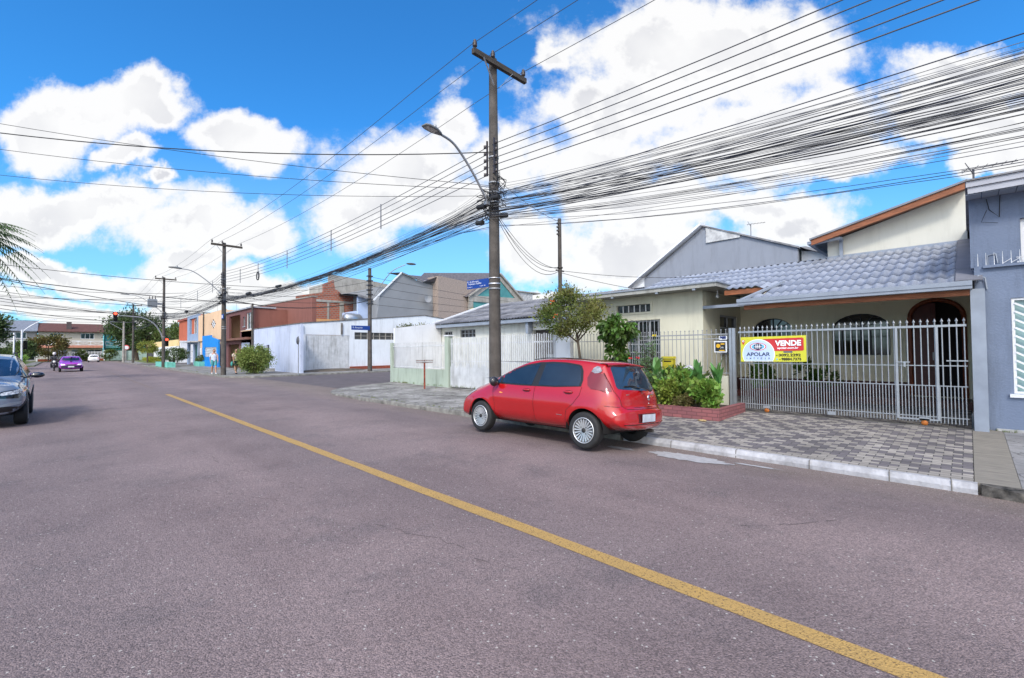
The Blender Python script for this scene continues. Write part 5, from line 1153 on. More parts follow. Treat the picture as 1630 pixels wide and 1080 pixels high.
# garden tree with thin olive foliage and a few orange blossoms
OLIVE=leafmat('olive leaves',(.09,.14,.028),(.19,.17,.045),.45)
gt=tree('garden_tree','small thin crowned tree with olive leaves and orange blossoms behind the red car','tree',(10.85,8.0,.1),(10.8,8.15,2.1),.055,((10.75,8.35,2.72),(.85,1.05,.78)),seed=4,leaf=.085,n=7500,m=OLIVE,spread=.65,clumps=46)
bl=MB()
for (y,z,x) in((8.5,2.95,10.1),(8.35,2.55,10.05)):
    for i in range(5):
        rg=random.Random(i+int(y*10)); a=Vector((x+rg.uniform(-.05,.05),y+rg.uniform(-.06,.06),z+rg.uniform(-.05,.05))); bl.add([a,a+Vector((.0,.03,.02)),a+Vector((0.01,0,.05)),a+Vector((-.02,-.03,.02))],[(0,1,2,3)])
bl.build('blossoms',mat('orange blossom',(.75,.13,.03),.6),gt)
# climbing plant over the fence
DG=leafmat('glossy dark leaves',(.035,.085,.018),(.10,.17,.03),.45,rough=.35)
t=thing('climbing_plant','dense glossy green climber spilling over the garden fence','climbing plant',(11.2,6.9,.3))
l1=leaves(1500,(11.05,6.93,2.2),(.32,.52,.42),.17,7,.5,26,drop=1.3,updir=0); l2=leaves(900,(11.15,7.05,1.4),(.25,.34,.62),.15,8,.5,18,drop=1.2,updir=0)
l1.add(l2.v,l2.f); l1.build('foliage',DG,t,recalc=False); MB().tube([(11.3,7.1,.3),(11.35,7.05,1.2),(11.3,6.9,2.2)],[.03,.025,.02],6).build('stem',BARK,t)
# flower bed plants
MIX=leafmat('mixed bed leaves',(.07,.14,.03),(.20,.22,.05),.5)
YG=leafmat('yellow croton leaves',(.20,.22,.03),(.09,.16,.03),.5)
LG=leafmat('bright green leaves',(.11,.22,.035),(.20,.30,.06),.4)
def shrub(x,y,z,r,n,leaf,m,label,seed,cat='shrub',aspect=.5,group=None):
    t=thing('shrub' if cat=='shrub' else 'plant',label,cat,(x,y,.22),group)
    s=MB(); rg=random.Random(seed)
    for i in range(5): s.tube([(x,y,.2),(x+rg.uniform(-.6,.6)*r[0],y+rg.uniform(-.6,.6)*r[1],z+rg.uniform(-.2,.4)*r[2])],[.012,.005],5)
    s.build('stems',BARK,t); leaves(n,(x,y,z),r,leaf,seed,aspect,14,drop=.1).build('foliage',m,t,recalc=False); return t
shrub(10.2,6.2,.66,(.36,.85,.38),4200,.075,MIX,'dense low yellow green shrub by the rear corner of the red car',31)
shrub(10.35,7.5,.62,(.35,.6,.32),1800,.08,MIX,'low shrub hidden behind the red hatchback',32)
shrub(10.15,5.4,.62,(.32,.42,.36),2400,.10,leafmat('grey green leaves',(.07,.15,.06),(.14,.2,.08),.4),'rounded grey green plant left of the variegated shrub',33)
shrub(10.02,4.95,.54,(.24,.30,.36),2200,.085,YG,'yellow spotted variegated shrub at the front of the flower bed',34)
shrub(10.1,4.15,.56,(.30,.36,.36),2400,.11,LG,'bright green leafy plant at the corner of the flower bed',35,aspect=.8)
shrub(9.98,4.55,.42,(.2,.28,.22),1300,.08,mat('reddish bed leaves',(.16,.12,.05),.6,.3,2,col2=(.10,.13,.03),island=.4,trans=.2),'small reddish leaved plant low in the flower bed',36)
shrub(10.8,5.2,.70,(.4,.95,.45),3600,.12,MIX,'green filler shrub against the fence foot',37)
def blade_plant(x,y,z0,n,h,w,seed,label,m,lean=.35,flower=None,cat='plant'):
    t=thing('canna_plant',label,cat,(x,y,z0)); rg=random.Random(seed); mb=MB(); st=MB()
    st.tube([(x,y,z0),(x+.02,y,z0+h*.7)],[.018,.01],6)
    for i in range(n):
        a=rg.uniform(0,2*math.pi); hh=h*rg.uniform(.55,1); l_=lean*rg.uniform(.3,1.3); b0=z0+h*rg.uniform(.0,.45)
        d=Vector((math.cos(a),math.sin(a),0)); q=Vector((-d.y,d.x,0)); S=7; vs=[]
        for s_ in range(S+1):
            u_=s_/S; ww=w*math.sin(math.pi*min(.97,u_*.9+.08))**.8; p=Vector((x,y,b0))+d*(l_*u_*u_*h)+Vector((0,0,(hh*.8)*(u_-.22*u_*u_)))
            vs+=[p-q*ww/2+d*ww*.12,p-d*.006,p+q*ww/2+d*ww*.12]
        fs=[]
        for s_ in range(S): b=s_*3; fs+=[(b,b+1,b+4,b+3),(b+1,b+2,b+5,b+4)]
        mb.add(vs,fs,True)
    mb.build('leaves',m,t,recalc=False); st.build('stem',mat('green stem',(.12,.18,.05),.6),t)
    if flower:
        fm_,fz,fr=flower; st2=MB(); st2.tube([(x,y,z0+h*.5),(x-.02,y+.04,fz)],[.01,.006],5); st2.build('flower_stalk',MATS['green stem'],t)
        f=MB(); 
        for i in range(16):
            a=rg.uniform(0,6.28); e=rg.uniform(-.5,1); d=Vector((math.cos(a)*math.cos(e),math.sin(a)*math.cos(e),math.sin(e))); q=d.orthogonal().normalized(); p=Vector((x-.02,y+.04,fz)); f.add([p,p+d*fr*.6+q*fr*.3,p+d*fr,p+d*fr*.6-q*fr*.3],[(0,1,2,3)])
        f.build('flower',fm_,t)
    return t
CAN=leafmat('canna leaves',(.06,.16,.045),(.13,.26,.07),.3,rough=.4)
YF=mat('yellow flower',(.8,.62,.02),.6); RF=mat('red flower',(.7,.02,.03),.6)
blade_plant(10.55,5.5,.3,13,1.15,.17,41,'tall canna with a yellow flower on a long stalk',CAN,.35,(YF,1.92,.07))
blade_plant(10.45,4.85,.3,14,1.05,.15,42,'broad leaved canna in the middle of the bed',CAN,.3)
blade_plant(10.4,4.42,.3,18,1.15,.13,43,'upright canna second from the gate post',CAN,.18)
blade_plant(10.6,4.05,.3,18,1.22,.13,44,'upright canna touching the steel gate post',CAN,.16)
blade_plant(10.25,4.62,.3,12,.9,.13,45,'shorter canna leaning over the brick edging',CAN,.3)
def oleander(x,y,h,seed,label,fl=()):
    t=thing('oleander_bush',label,'bush',(x,y,.25)); s=MB(); rg=random.Random(seed); lf=MB()
    for i in range(12):
        a=rg.uniform(0,6.28); sp=rg.uniform(.05,.38); tip=Vector((x+math.cos(a)*sp,y+math.sin(a)*sp*1.2,h*rg.uniform(.6,1))); b=Vector((x,y,.25)); m1=b.lerp(tip,.5)+Vector((math.cos(a),math.sin(a),0))*-.04; s.tube([b,m1,tip],[.010,.007,.004],5)
        for k in range(38):
            u_=rg.uniform(.3,1); p=b.lerp(tip,u_); aa=rg.uniform(0,6.28); d=Vector((math.cos(aa),math.sin(aa),rg.uniform(-.1,.8))).normalized(); q=d.orthogonal().normalized()*.014; L_=rg.uniform(.10,.18); lf.add([p,p+d*L_*.5+q,p+d*L_,p+d*L_*.5-q],[(0,1,2,3)])
    s.build('stems',BARK,t); lf.build('foliage',leafmat('slender leaves',(.05,.10,.04),(.10,.15,.06),.4),t,recalc=False)
    if fl:
        f=MB()
        for p in fl:
            for i in range(16):
                a=rg.uniform(0,6.28); d=Vector((math.cos(a)*.5,math.sin(a),rg.uniform(-.5,.6))).normalized(); q=d.orthogonal().normalized()*.02; p_=Vector(p); f.add([p_,p_+d*.03+q,p_+d*.055,p_+d*.03-q],[(0,1,2,3)])
        f.build('flowers',RF,t)
shrub(10.3,4.75,.72,(.30,.70,.34),2600,.11,LG,'bright leafy mass between the cannas and the brick edging',38,aspect=.7)
oleander(10.9,6.15,1.75,51,'slender leaved bush with two red flower heads',((10.75,6.35,1.36),(10.75,6.14,1.37)))
oleander(11.1,5.95,2.0,52,'taller slender leaved bush with pale tips beside the window bars')
# pots in the carport
def pot(x,y,z,h,r,seed,label,n=500):
    t=thing('potted_plant',label,'potted plant',(x,y,z)); m_=MB(); m_.lathe([(0,0),(r*.7,0),(r,h),(r*1.08,h),(r*1.08,h+.03),(r*.9,h+.03),(r*.85,h-.02),(0,h-.03)],(x,y,z),'z',18); m_.build('pot',mat('terracotta',(.17,.055,.035),.8,.2,6),t)
    leaves(n,(x,y,z+h+.35),(.28,.28,.35),.16,seed,.35,8).build('foliage',DG,t,recalc=False)
pot(13.2,3.9,.12,.38,.2,61,'big leafy pot plant just inside the gate behind the banner',650)
pot(14.3,3.15,.12,.42,.16,62,'pot plant standing in the middle of the carport')
pot(14.5,2.7,.12,.25,.12,63,'smallest pot plant in the carport',160)
# cloth bag on the bed
rg=np.random.default_rng(3); m_=MB(); m_.ball((10.9,4.85,1.08),(.10,.16,.11),14,10); m_.v=[(x+float(rg.normal())*.012,y+float(rg.normal())*.012,z+float(rg.normal())*.012) for x,y,z in m_.v]
m_.top('cloth_bag',mat('white patterned cloth',(.75,.74,.78),.8,.3,14,col2=(.25,.22,.25)),'crumpled white patterned cloth bag resting among the cannas','bag')
m_=MB(); m_.ball((9.6,4.0,.09),(.05,.10,.02),10,6); m_.v=[(x+float(rg.normal())*.006,y+float(rg.normal())*.006,z) for x,y,z in m_.v]; m_.top('dry_leaf_litter',mat('dry leaf',(.5,.36,.18),.8,.3,20),'dry tan leaf litter lying on the pavers beside the brick edging','leaf')
# shrub on the far corner
t=thing('corner_bush','dense yellow green bush on the corner across the side street','bush',(9.8,35.6,.1)); s=MB(); rgr=random.Random(2)
for i in range(9): a=rgr.uniform(0,6.28); s.tube([(9.8,35.6,.1),(9.8+math.cos(a)*.7,35.6+math.sin(a)*.7,1.1)],[.04,.02],5)
s.build('stems',BARK,t); leaves(15000,(9.8,35.6,1.15),(1.15,1.25,1.02),.13,71,.42,60,shell=.5,drop=.5).build('foliage',leafmat('pale bush leaves',(.11,.17,.035),(.25,.29,.08),.4),t,recalc=False)
# wall top shrubs across the side street
t=thing('wall_top_shrub','straggly shrub growing over the white wall across the side street','shrub',(23,34.5,1)); leaves(1500,(22.4,34.6,3.4),(1.9,.5,.75),.16,72,.4,14).build('foliage',leafmat('dusty leaves',(.10,.12,.05),(.2,.2,.1),.4),t,recalc=False); MB().tube([(22.4,34.9,.1),(22.3,34.7,3.3)],[.05,.02],6).build('stem',BARK,t)
# palm at the left edge
def palm():
    bx,by=-3.8,38; pz=8.0; t=thing('palm_tree','palm crown reaching in over the road at the left edge of the photo','palm tree',(bx,by,.1)); tr=MB(); tr.tube([(bx,by,.1),(bx+.1,by,4),(bx,by,8.0)],[.22,.17,.15],10); tr.build('trunk',BARK,t)
    lf=MB(); rg=random.Random(8)
    for i in range(44):
        a=2*math.pi*i/44*3.01+rg.uniform(-.2,.2); el=rg.uniform(-.3,1.2); L_=rg.uniform(3.0,3.7); d=Vector((math.cos(a),math.sin(a),0)); P=[]
        for s_ in range(15): u_=s_/14; P.append(Vector((bx,by,8.0))+d*(L_*u_*math.cos(el*(1-u_*.6)))+Vector((0,0,L_*(math.sin(el)*u_-1.0*u_*u_*.8))))
        lf.tube(P,[.03*(1-.8*s_/14) for s_ in range(15)],4,cap=False)
        for s_ in range(2,15):
            for sg in(-1,1):
                for h in(0,.5):
                    p=P[s_-1].lerp(P[s_],h); tdir=(P[s_]-P[s_-1]).normalized(); q=tdir.cross(Vector((0,0,1))).normalized()*sg; ll=.62*math.sin(math.pi*min(1,.15+s_/16)); e=p+q*ll*.7+tdir*ll*.5+Vector((0,0,-ll*rg.uniform(.3,.8))); w_=tdir*.045; lf.add([p-w_,p+w_,e],[(0,1,2)])
    lf.build('fronds',leafmat('palm leaves',(.04,.085,.025),(.08,.12,.04),.3),t,recalc=False)
palm()
DT=leafmat('dark tree leaves',(.035,.065,.022),(.075,.11,.03),.45)
MT=leafmat('mid green tree leaves',(.055,.10,.025),(.12,.15,.04),.45)
tree('round_tree','dark round tree at the left edge beyond the grey crossover','tree',(-6.4,70,.1),(-6.4,70,2.4),.2,((-6.3,70,3.7),(2.9,3.2,2.6)),seed=81,leaf=.32,n=7000,m=DT,spread=1.6)
tree('big_tree','largest tree, dark and broad, beyond the far crossing','tree',(11.6,124,.1),(11.6,124,4),.4,((11.6,124,6.4),(5.4,4.6,4.3)),seed=82,leaf=.5,n=9000,m=DT,spread=3.2,clumps=60)
tree('tree','dark tree right of the largest tree behind the topiary','tree',(17.5,121,.1),(17.5,121,3),.3,((17.5,121,4.9),(4,4,3.2)),seed=83,leaf=.5,n=5000,m=MT,spread=2.4)
def ball_bush(x,y,z,r,m,label,seed,n=2500,leaf=.2,trunk=True,cat='bush',name='garden_bush'):
    t=thing(name,label,cat,(x,y,.1)); 
    MB().tube([(x,y,.1),(x,y,z)],[.12,.08],6).build('trunk',BARK,t)
    leaves(n,(x,y,z),r,leaf,seed,.5,30).build('crown',m,t,recalc=False)
ball_bush(9.9,92,2.6,(1.5,1.5,1.0),leafmat('lime topiary leaves',(.17,.2,.03),(.25,.26,.05),.3),'round yellow green topiary tree beyond the crossing',84,name='topiary_tree',cat='topiary')
ball_bush(9.3,64.5,1.4,(1.5,1.8,.85),DT,'low dark clipped tree in the teal planter by the third pole',85,3500,.16,name='clipped_tree',cat='tree')
ball_bush(-1.6,131.6,3.2,(3.6,2.2,2.2),leafmat('rusty tree leaves',(.07,.10,.025),(.17,.11,.04),.4),'rust tinged tree in front of the far balcony house',86,5000,.4,name='garden_tree',cat='tree')
ball_bush(-5.2,104,1.6,(1.7,2.5,1.3),MT,'green shrub on the left verge nearest the signal pole',87,3500,.25)
ball_bush(-4.6,118,2.4,(2.0,2,1.7),DT,'darker shrub mass in front of the left hand far house',88,3500,.3)
ball_bush(-3.9,90,.9,(1.1,2,.7),LG,'bright low shrub on the left verge',89,1800,.2)
ball_bush(3.2,133,1.2,(1.4,.8,1.2),MT,'small shrub at the white fence of the far house',90,1200,.3)
ball_bush(7.8,132.6,1.4,(1.6,.8,1.2),MT,'shrub against the pale teal wall',91,1200,.3)
hd=leaves(6000,(11.3,98,.55),(1.3,7.5,.4),.14,92,.5,60); hd.top('hedge',leafmat('lime hedge leaves',(.22,.24,.02),(.30,.30,.04),.3),'low clipped yellow green hedge on the verge beyond the crossing','hedge',recalc=False)

# weeds in the joints: uncountable
rg=random.Random(14); m_=MB()
def tuft(x,y,z,h,n):
    for i in range(n):
        a=rg.uniform(0,6.28); d=Vector((math.cos(a),math.sin(a),0)); q=Vector((-d.y,d.x,0))*.004; p=Vector((x+rg.uniform(-.03,.03),y+rg.uniform(-.03,.03),z)); e=p+d*h*rg.uniform(.2,.8)+Vector((0,0,h*rg.uniform(.5,1))); m_.add([p-q,p+q,e],[(0,1,2)])
for i in range(70): y=rg.uniform(4.8,17); tuft(XK+.16+rg.uniform(-.02,.05),y,walk_z(XK+.2,y),rg.uniform(.03,.09),rg.randint(4,12))
for i in range(60): y=rg.uniform(9.6,19.6); tuft(11.38+rg.uniform(-.05,.02),y,walk_z(11.38,y),rg.uniform(.04,.14),rg.randint(5,14))
for i in range(26): y=rg.uniform(-3,-.1); tuft(11.50+rg.uniform(-.04,.02),y,walk_z(11.5,y),rg.uniform(.03,.10),rg.randint(4,12))
for i in range(60): tuft(rg.uniform(7.7,11.2),rg.uniform(6.3,18),.0,0,0) if False else tuft(*(lambda x,y:(x,y,walk_z(x,y)))(rg.uniform(7.7,11.2),rg.uniform(6.3,18)),rg.uniform(.02,.06),rg.randint(3,8))
for i in range(90): y=rg.uniform(35,73); tuft(XK+.2,y,.1,rg.uniform(.05,.15),8)
o=m_.build('weeds',leafmat('weed blades',(.09,.15,.03),(.2,.2,.06),.3),None,recalc=False); o['kind']='stuff'
# ---------------------------------------------------------------- poles, lamps, cables
CONC=mat('weathered pole concrete',(.10,.088,.08),.9,.25,3,bump=.5,bscale=30,stain=.4)
POLEM=mat('weathered timber arm',(.075,.062,.052),.9,.3,5,stretch=(1,6,6),bump=.5)
INS=mat('brown insulator',(.05,.04,.04),.35)
BLK=mat('black cable sheath',(.018,.018,.020),.7)
STEELG=mat('galvanised steel',(.34,.35,.37),.5,.15,8,metal=.5)
PX=7.8
def utility_pole(loc,label,h,hw=.92,offset=.13,seed=1,clutter=True,r=.165,group='concrete utility poles along the kerb'):
    t=thing('utility_pole',label,'utility pole',loc,group); x,y,z=loc; rg=random.Random(seed)
    p=MB(); p.tube([(x,y,z-.1),(x,y,z+h)],[r,r*.62],20); p.build('pole',CONC,t)
    a=MB(); a.box(x-hw+offset,y-.075,z+h-.30,x+hw+offset,y-.075+.09-.06-.05,z+h-.18); 
    a=MB(); a.box(x-hw+offset,y-.20,z+h-.26,x+hw+offset,y-.10,z+h-.13); a.build('crossarm',POLEM,t)
    b=MB(); 
    for s in(-1,1): b.bar((x+s*.5,y-.21,z+h-.25),(x+s*.09,y-.13,z+h-.75),.035,.012)
    b.build('arm_brace',STEELG,t)
    for dx in(-hw+.06,-.27,hw-.08):
        i=MB(); c=(x+dx+offset,y-.15,z+h-.13); i.lathe([(.012,0),(.02,.05),(.055,.06),(.06,.09),(.035,.10),(.06,.13),(.055,.16),(.03,.17),(.04,.20),(.03,.225),(0,.23)],c,'z',12); i.build('insulator',INS,t)
    for q in range(3):
        zz=z+h*(.42+.14*q); bd=MB(); bd.lathe([(r*.86,-.02),(r*.9,-.02),(r*.9,.02),(r*.86,.02)],(x,y,zz),'z',16)
    # racks for the low voltage lines
    for s in(-1,1):
        k=MB(); k.box(x-.12 ,y+s*(r*.72),z+6.05,x-.08,y+s*(r*.72+.03),z+6.95)
        for j in range(5):
            zz=z+6.1+.18*j; k.lathe([(.02,-.04),(.045,-.03),(.028,0),(.045,.03),(.02,.04)],(x-.10,y+s*(r*.72+.09),zz),'z',10)
            k.box(x-.11,y+s*(r*.72),zz-.008,x-.09,y+s*(r*.72+.14),zz+.008)
        k.build('insulator_rack',INS,t)
    if clutter:
        k=MB()
        for i in range(44):
            a=rg.uniform(0,6.28); zz=z+5.0+rg.uniform(0,.9); rr=r*.83; p0=Vector((x+math.cos(a)*rr,y+math.sin(a)*rr,zz)); 
            pts=[p0]+[p0+Vector((math.cos(a)*.1+rg.uniform(-.1,.1),math.sin(a)*.1+rg.uniform(-.14,.14),rg.uniform(-.15,.12)))*(.6+j*.5) for j in range(3)]+[p0+Vector((rg.uniform(-.05,.05),rg.uniform(-.2,.2),rg.uniform(-.3,.3)))]
            cv=catmull([tuple(q) for q in pts],3); k.tube([tuple(q) for q in cv],rg.uniform(.005,.012),4,cap=False)
        k.build('cable_loops',BLK,t)
        for zz in(5.05,5.35,5.6,5.85,6.5,3.15,3.28):
            k=MB(); rr=r*(1-.38*zz/h)+.004; k.lathe([(rr,-.02),(rr+.008,-.02),(rr+.008,.02),(rr,.02)],(x,y,z+zz),'z',20); k.build('steel_band',STEELG,t)
        for (dx,dy,zz,l_) in((-.2,.25,5.25,.3),(-.22,-.3,5.35,.26),(-.2,.32,4.85,.24),(.05,-.3,4.95,.22)):
            k=MB(); k.tube([(x+dx,y+dy-l_/2,z+zz),(x+dx,y+dy+l_/2,z+zz+.03)],.06,10); k.build('splice_box',BLK,t)
    return t
utility_pole((PX,8.45,.0),'nearest and tallest looking utility pole behind the red car, wrapped in tangled cables',9.05,seed=3)
utility_pole((PX,35.3,.05),'second utility pole, standing by the two pedestrians at the far corner',8.95,seed=5)
utility_pole((PX,60.2,.05),'third utility pole with the transformer, in the teal planter',9.6,seed=7)
utility_pole((PX+.5,94,.05),'fourth utility pole, at the grass verge beyond the crossing',9.4,seed=9,clutter=False)
def streetlamp(base,label,reach=(-1.95,.35),up=1.45,group='street lamps fixed to the utility poles',z0=5.35,r=.028,s=1.0):
    x,y=base; t=thing('street_lamp',label,'street lamp',(x,y,z0),group); a=MB(); P=catmull([(x-.1,y,z0),(x-.1+reach[0]*.35,y+reach[1]*.35,z0+up*.52),(x-.1+reach[0]*.72,y+reach[1]*.7,z0+up*.92),(x-.1+reach[0],y+reach[1],z0+up)],6); a.tube([tuple(p) for p in P],r,8); a.box(x-.2,y-.05,z0-.05,x-.08,y+.05,z0+.05); a.build('lamp_arm',STEELG,t)
    e=Vector(P[-1]); d=(Vector(P[-1])-Vector(P[-2])).normalized(); d.z*=.5; d.normalize(); q=Vector((0,0,1)).cross(d).normalized(); up_=d.cross(q)
    h=MB(); prof=[(0,.05,.04),(.10,.09,.055),(.25,.15,.06),(.50,.15,.045),(.62,.10,.02)]; vs=[]
    for l_,w_,th in prof:
        for sg,tt in((-1,0),(-.8,th),(.8,th),(1,0),(.9,-.02),(-.9,-.02)): vs.append(e+d*l_*s+q*sg*w_*s+up_*tt*s)
    k=6; h.add(vs,[(i*k+j,i*k+(j+1)%k,(i+1)*k+(j+1)%k,(i+1)*k+j) for i in range(len(prof)-1) for j in range(k)]+[tuple(range(5,-1,-1)),tuple(len(vs)-6+i for i in range(6))],True); h.build('lamp_head',mat('lamp head grey',(.16,.165,.17),.5),t)
    g=MB(); g.add([e+d*.2*s-q*.10*s-up_*.023*s,e+d*.2*s+q*.10*s-up_*.023*s,e+d*.55*s+q*.09*s-up_*.023*s,e+d*.55*s-q*.09*s-up_*.023*s],[(0,1,2,3)]); g.build('lamp_lens',mat('lamp lens',(.55,.56,.55),.2,.3,30),t)
    c=MB(); c.lathe([(.03,0),(.035,.06),(.03,.09),(0,.1)],tuple(e+d*.22*s+up_*.06*s),'z',10); c.build('light_sensor',STEELG,t)
    return t
streetlamp((PX-.1,8.45),'street lamp on the nearest utility pole, arm reaching over the road',(-1.55,-.15),1.18,z0=5.3,s=.8)
streetlamp((PX-.1,35.3),'street lamp on the second utility pole above the pedestrians',(-2.1,.2),1.4,z0=5.6,s=1.1)
streetlamp((PX-.1,60.2),'street lamp on the third utility pole beside the transformer',(-2.6,.3),1.6,z0=6.0,s=1.1)
t=thing('transformer','grey pole transformer hung on the third utility pole','transformer',(PX-.95,60.2,6.3)); m_=MB(); m_.box(PX-1.35,59.9,6.4,PX-.6,60.5,7.25); m_.build('tank',STEELG,t)
m_=MB(); [m_.box(PX-1.38+.11*i,59.84,6.5,PX-1.35+.11*i,59.9,7.15) for i in range(8)]; m_.build('fins',STEELG,t); m_=MB(); [m_.cyl((PX-1.2+.24*i,60.2,7.25),(PX-1.2+.24*i,60.2,7.55),.05,.03) for i in range(3)]; m_.build('bushings',INS,t); flat(PX-.6,60.1,6.7,PX-.1,60.3,6.9,'bracket',STEELG,t)
# private poles
def plain_pole(loc,h,r,label,m=None,top=None):
    m_=MB(); x,y,z=loc; m_.tube([(x,y,z-.1),(x,y,z+h)],[r,r*.8],12)
    for q in(.0,.12,.24,.36): m_.box(x-r-.05,y-.03,z+h-.2-q,x-r*.6,y+.03,z+h-.15-q)
    m_.lathe([(r+.0,-.02),(r+.02,-.02),(r+.02,.02),(r,.02)],(x,y,z+h*.72),'z',12); m_.box(x-.2,y-.02,z+h*.70,x+.2,y+.02,z+h*.70+.04)
    return m_.top('service_pole',m or CONC,label,'service pole','private service poles at property lines',base=loc)
plain_pole((11.72,9.5,.1),5.85,.075,'slim service pole rising behind the garden tree')
plain_pole((12.0,44.4,.1),5.8,.10,'dark service pole between the brown facade and the brown side wall')
# pole with street lamp and street sign across the side street
t=thing('utility_pole','slimmer dark pole with a street sign and lamp in front of the white wall','utility pole',(16.7,30.6,.05)); m_=MB(); m_.tube([(16.75,31.9+.3,.0),(16.75,32.2,7.95)],[.17,.12],12); m_.build('pole',CONC,t)
m_=MB(); [m_.box(16.55,32.05,5.2+.35*i,16.95,32.35,5.28+.35*i) for i in range(7)]; m_.build('insulator_rack',INS,t)
m_=MB(); P=catmull([(16.8,32.1,5.6),(17.2,31.5,6.5),(17.7,30.6,7.6),(18.4,29.8,8.1)],5); m_.tube([tuple(p) for p in P],.03,6); m_.build('lamp_arm',STEELG,t); m_=MB(); m_.ball((18.7,29.5,8.15),(.4,.3,.07)); m_.build('lamp_head',mat('lamp head grey',(.16,.165,.17)),t)
BLUE=mat('street sign blue',(.012,.045,.24),.4,.05,4); WTX=mat('sign lettering white',(.72,.75,.85),.5)
t=thing('street_sign','narrow blue street name plate on the pole by the white wall','street sign',(16,32,3.1)); flat(15.2,32.0,3.20,16.65,32.03,3.52,'plate',BLUE,t); m_=MB(); put_text(m_,'R. Amazonas',.2,(15.3,31.99,3.31),(1,0,0),(0,0,1),width=.75); m_.build('lettering',WTX,t)
t=thing('street_sign','blue street name sign clamped to the nearest utility pole','street sign',(7.65,9,3.1))
dd=Vector((-.10,.98,0)).normalized(); o_=Vector((PX-.02,8.6,3.23)); 
m_=MB(); m_.bar(o_+dd*.02+Vector((0,0,.11)),o_+dd*.82+Vector((0,0,.11)),.012,.225); m_.build('plate',BLUE,t)
m_=MB(); s_=-dd; q_=Vector((-.03,-.0,0))
for i,(s,u0,zz,ww,hh) in enumerate((('R. Guilherme',.775,.155,.40,.042),('Francisco Padilha',.735,.095,.46,.05),('Centro',.78,.03,.18,.025),('CEP 81',.33,.03,.20,.025))): put_text(m_,s,.05,o_+dd*u0+q_+Vector((0,0,zz)),s_,(0,0,1),width=ww,height=hh)
m_.build('lettering',WTX,t)
for zz in(3.27,3.42):
    m_=MB(); m_.lathe([(.150,-.012),(.156,-.012),(.156,.012),(.150,.012)],(PX,8.45,zz),'z',24); m_.build('clamp_band',mat('bright steel band',(.7,.7,.72),.3,metal=.7),t)
t=thing('street_sign','small blue and white plate on the second utility pole','street sign',(7.7,35.5,3.9)); flat(PX-.16,34.7,3.85,PX-.13,35.2,4.15,'plate',BLUE,t); flat(PX-.165,34.85,3.9,PX-.161,35.1,4.08,'lettering',WTX,t)
# ---- cables. Each one hangs from pole to pole
def cable(path,r,label,name='power_cable',cat='cable',group=None,m=None,n=4):
    m_=MB(); m_.tube(path,r,n,cap=False); return m_.top(name,m or BLK,label,cat,group,recalc=False)
def hang(a,b,s,n=14):
    a=Vector(a);b=Vector(b); return [tuple(a.lerp(b,i/n)-Vector((0,0,4*s*(i/n)*(1-i/n)))) for i in range(n+1)]
poles=[(PX,-18.0,0),(PX,8.45,0),(PX,35.3,.05),(PX,60.2,.65),(PX+.5,94,.5),(PX+.5,126,.5)]
WIRE=mat('bare weathered wire',(.10,.10,.11),.5,metal=.3)
for dx,lb in((-.73,'high bare wire on the road side end of the crossarms'),(-.14,'high bare wire carried beside the pole heads'),(.97,'high bare wire on the house side end of the crossarms')):
    P=[]
    for i in range(5):
        a,b=poles[i],poles[i+1]; h=hang((a[0]+dx,a[1],a[2]+9.14),(b[0]+dx,b[1],b[2]+9.14-.05),.42 if i==1 else .35); P+=h if i==0 else h[1:]
    cable(P,.0095,lb,'overhead_wire','wire','three high wires on the pole crossarms',WIRE)
for j in range(5):
    P=[]
    for i in range(4):
        a,b=poles[i],poles[i+1]; z=6.08+.18*j; h=hang((a[0]-.1,a[1]+.15,a[2]+z),(b[0]-.1,b[1]-.15,b[2]+z+(.15 if i==1 else 0)),.42+.02*((j*7)%3)); P+=h if i==0 else h[1:]
    cable(P,.0105,'%s of the five evenly stacked wires on the pole racks'%['lowest','second lowest','middle','second highest','highest'][j],'overhead_wire','wire','five stacked wires on the pole racks',WIRE)
for k,yy in enumerate((14,18,23,27.5,31,38,43,50)):
    m_=MB(); z=6.08-(.42*4*(((yy-8.45)/26.9)%1)*(1-((yy-8.45)/26.9)%1)); m_.box(PX-.115,yy,z-.04,PX-.085,yy+.03,z+.80); m_.top('wire_spacer',mat('spacer grey',(.2,.2,.22),.6),'thin vertical spacer rod clipped across the five stacked wires','wire spacer','spacer rods on the stacked wires')
GREYC=mat('sun bleached cable sheath',(.16,.16,.165),.6)
NAVY=mat('navy cable sheath',(.022,.028,.055),.55)
rg=random.Random(77)
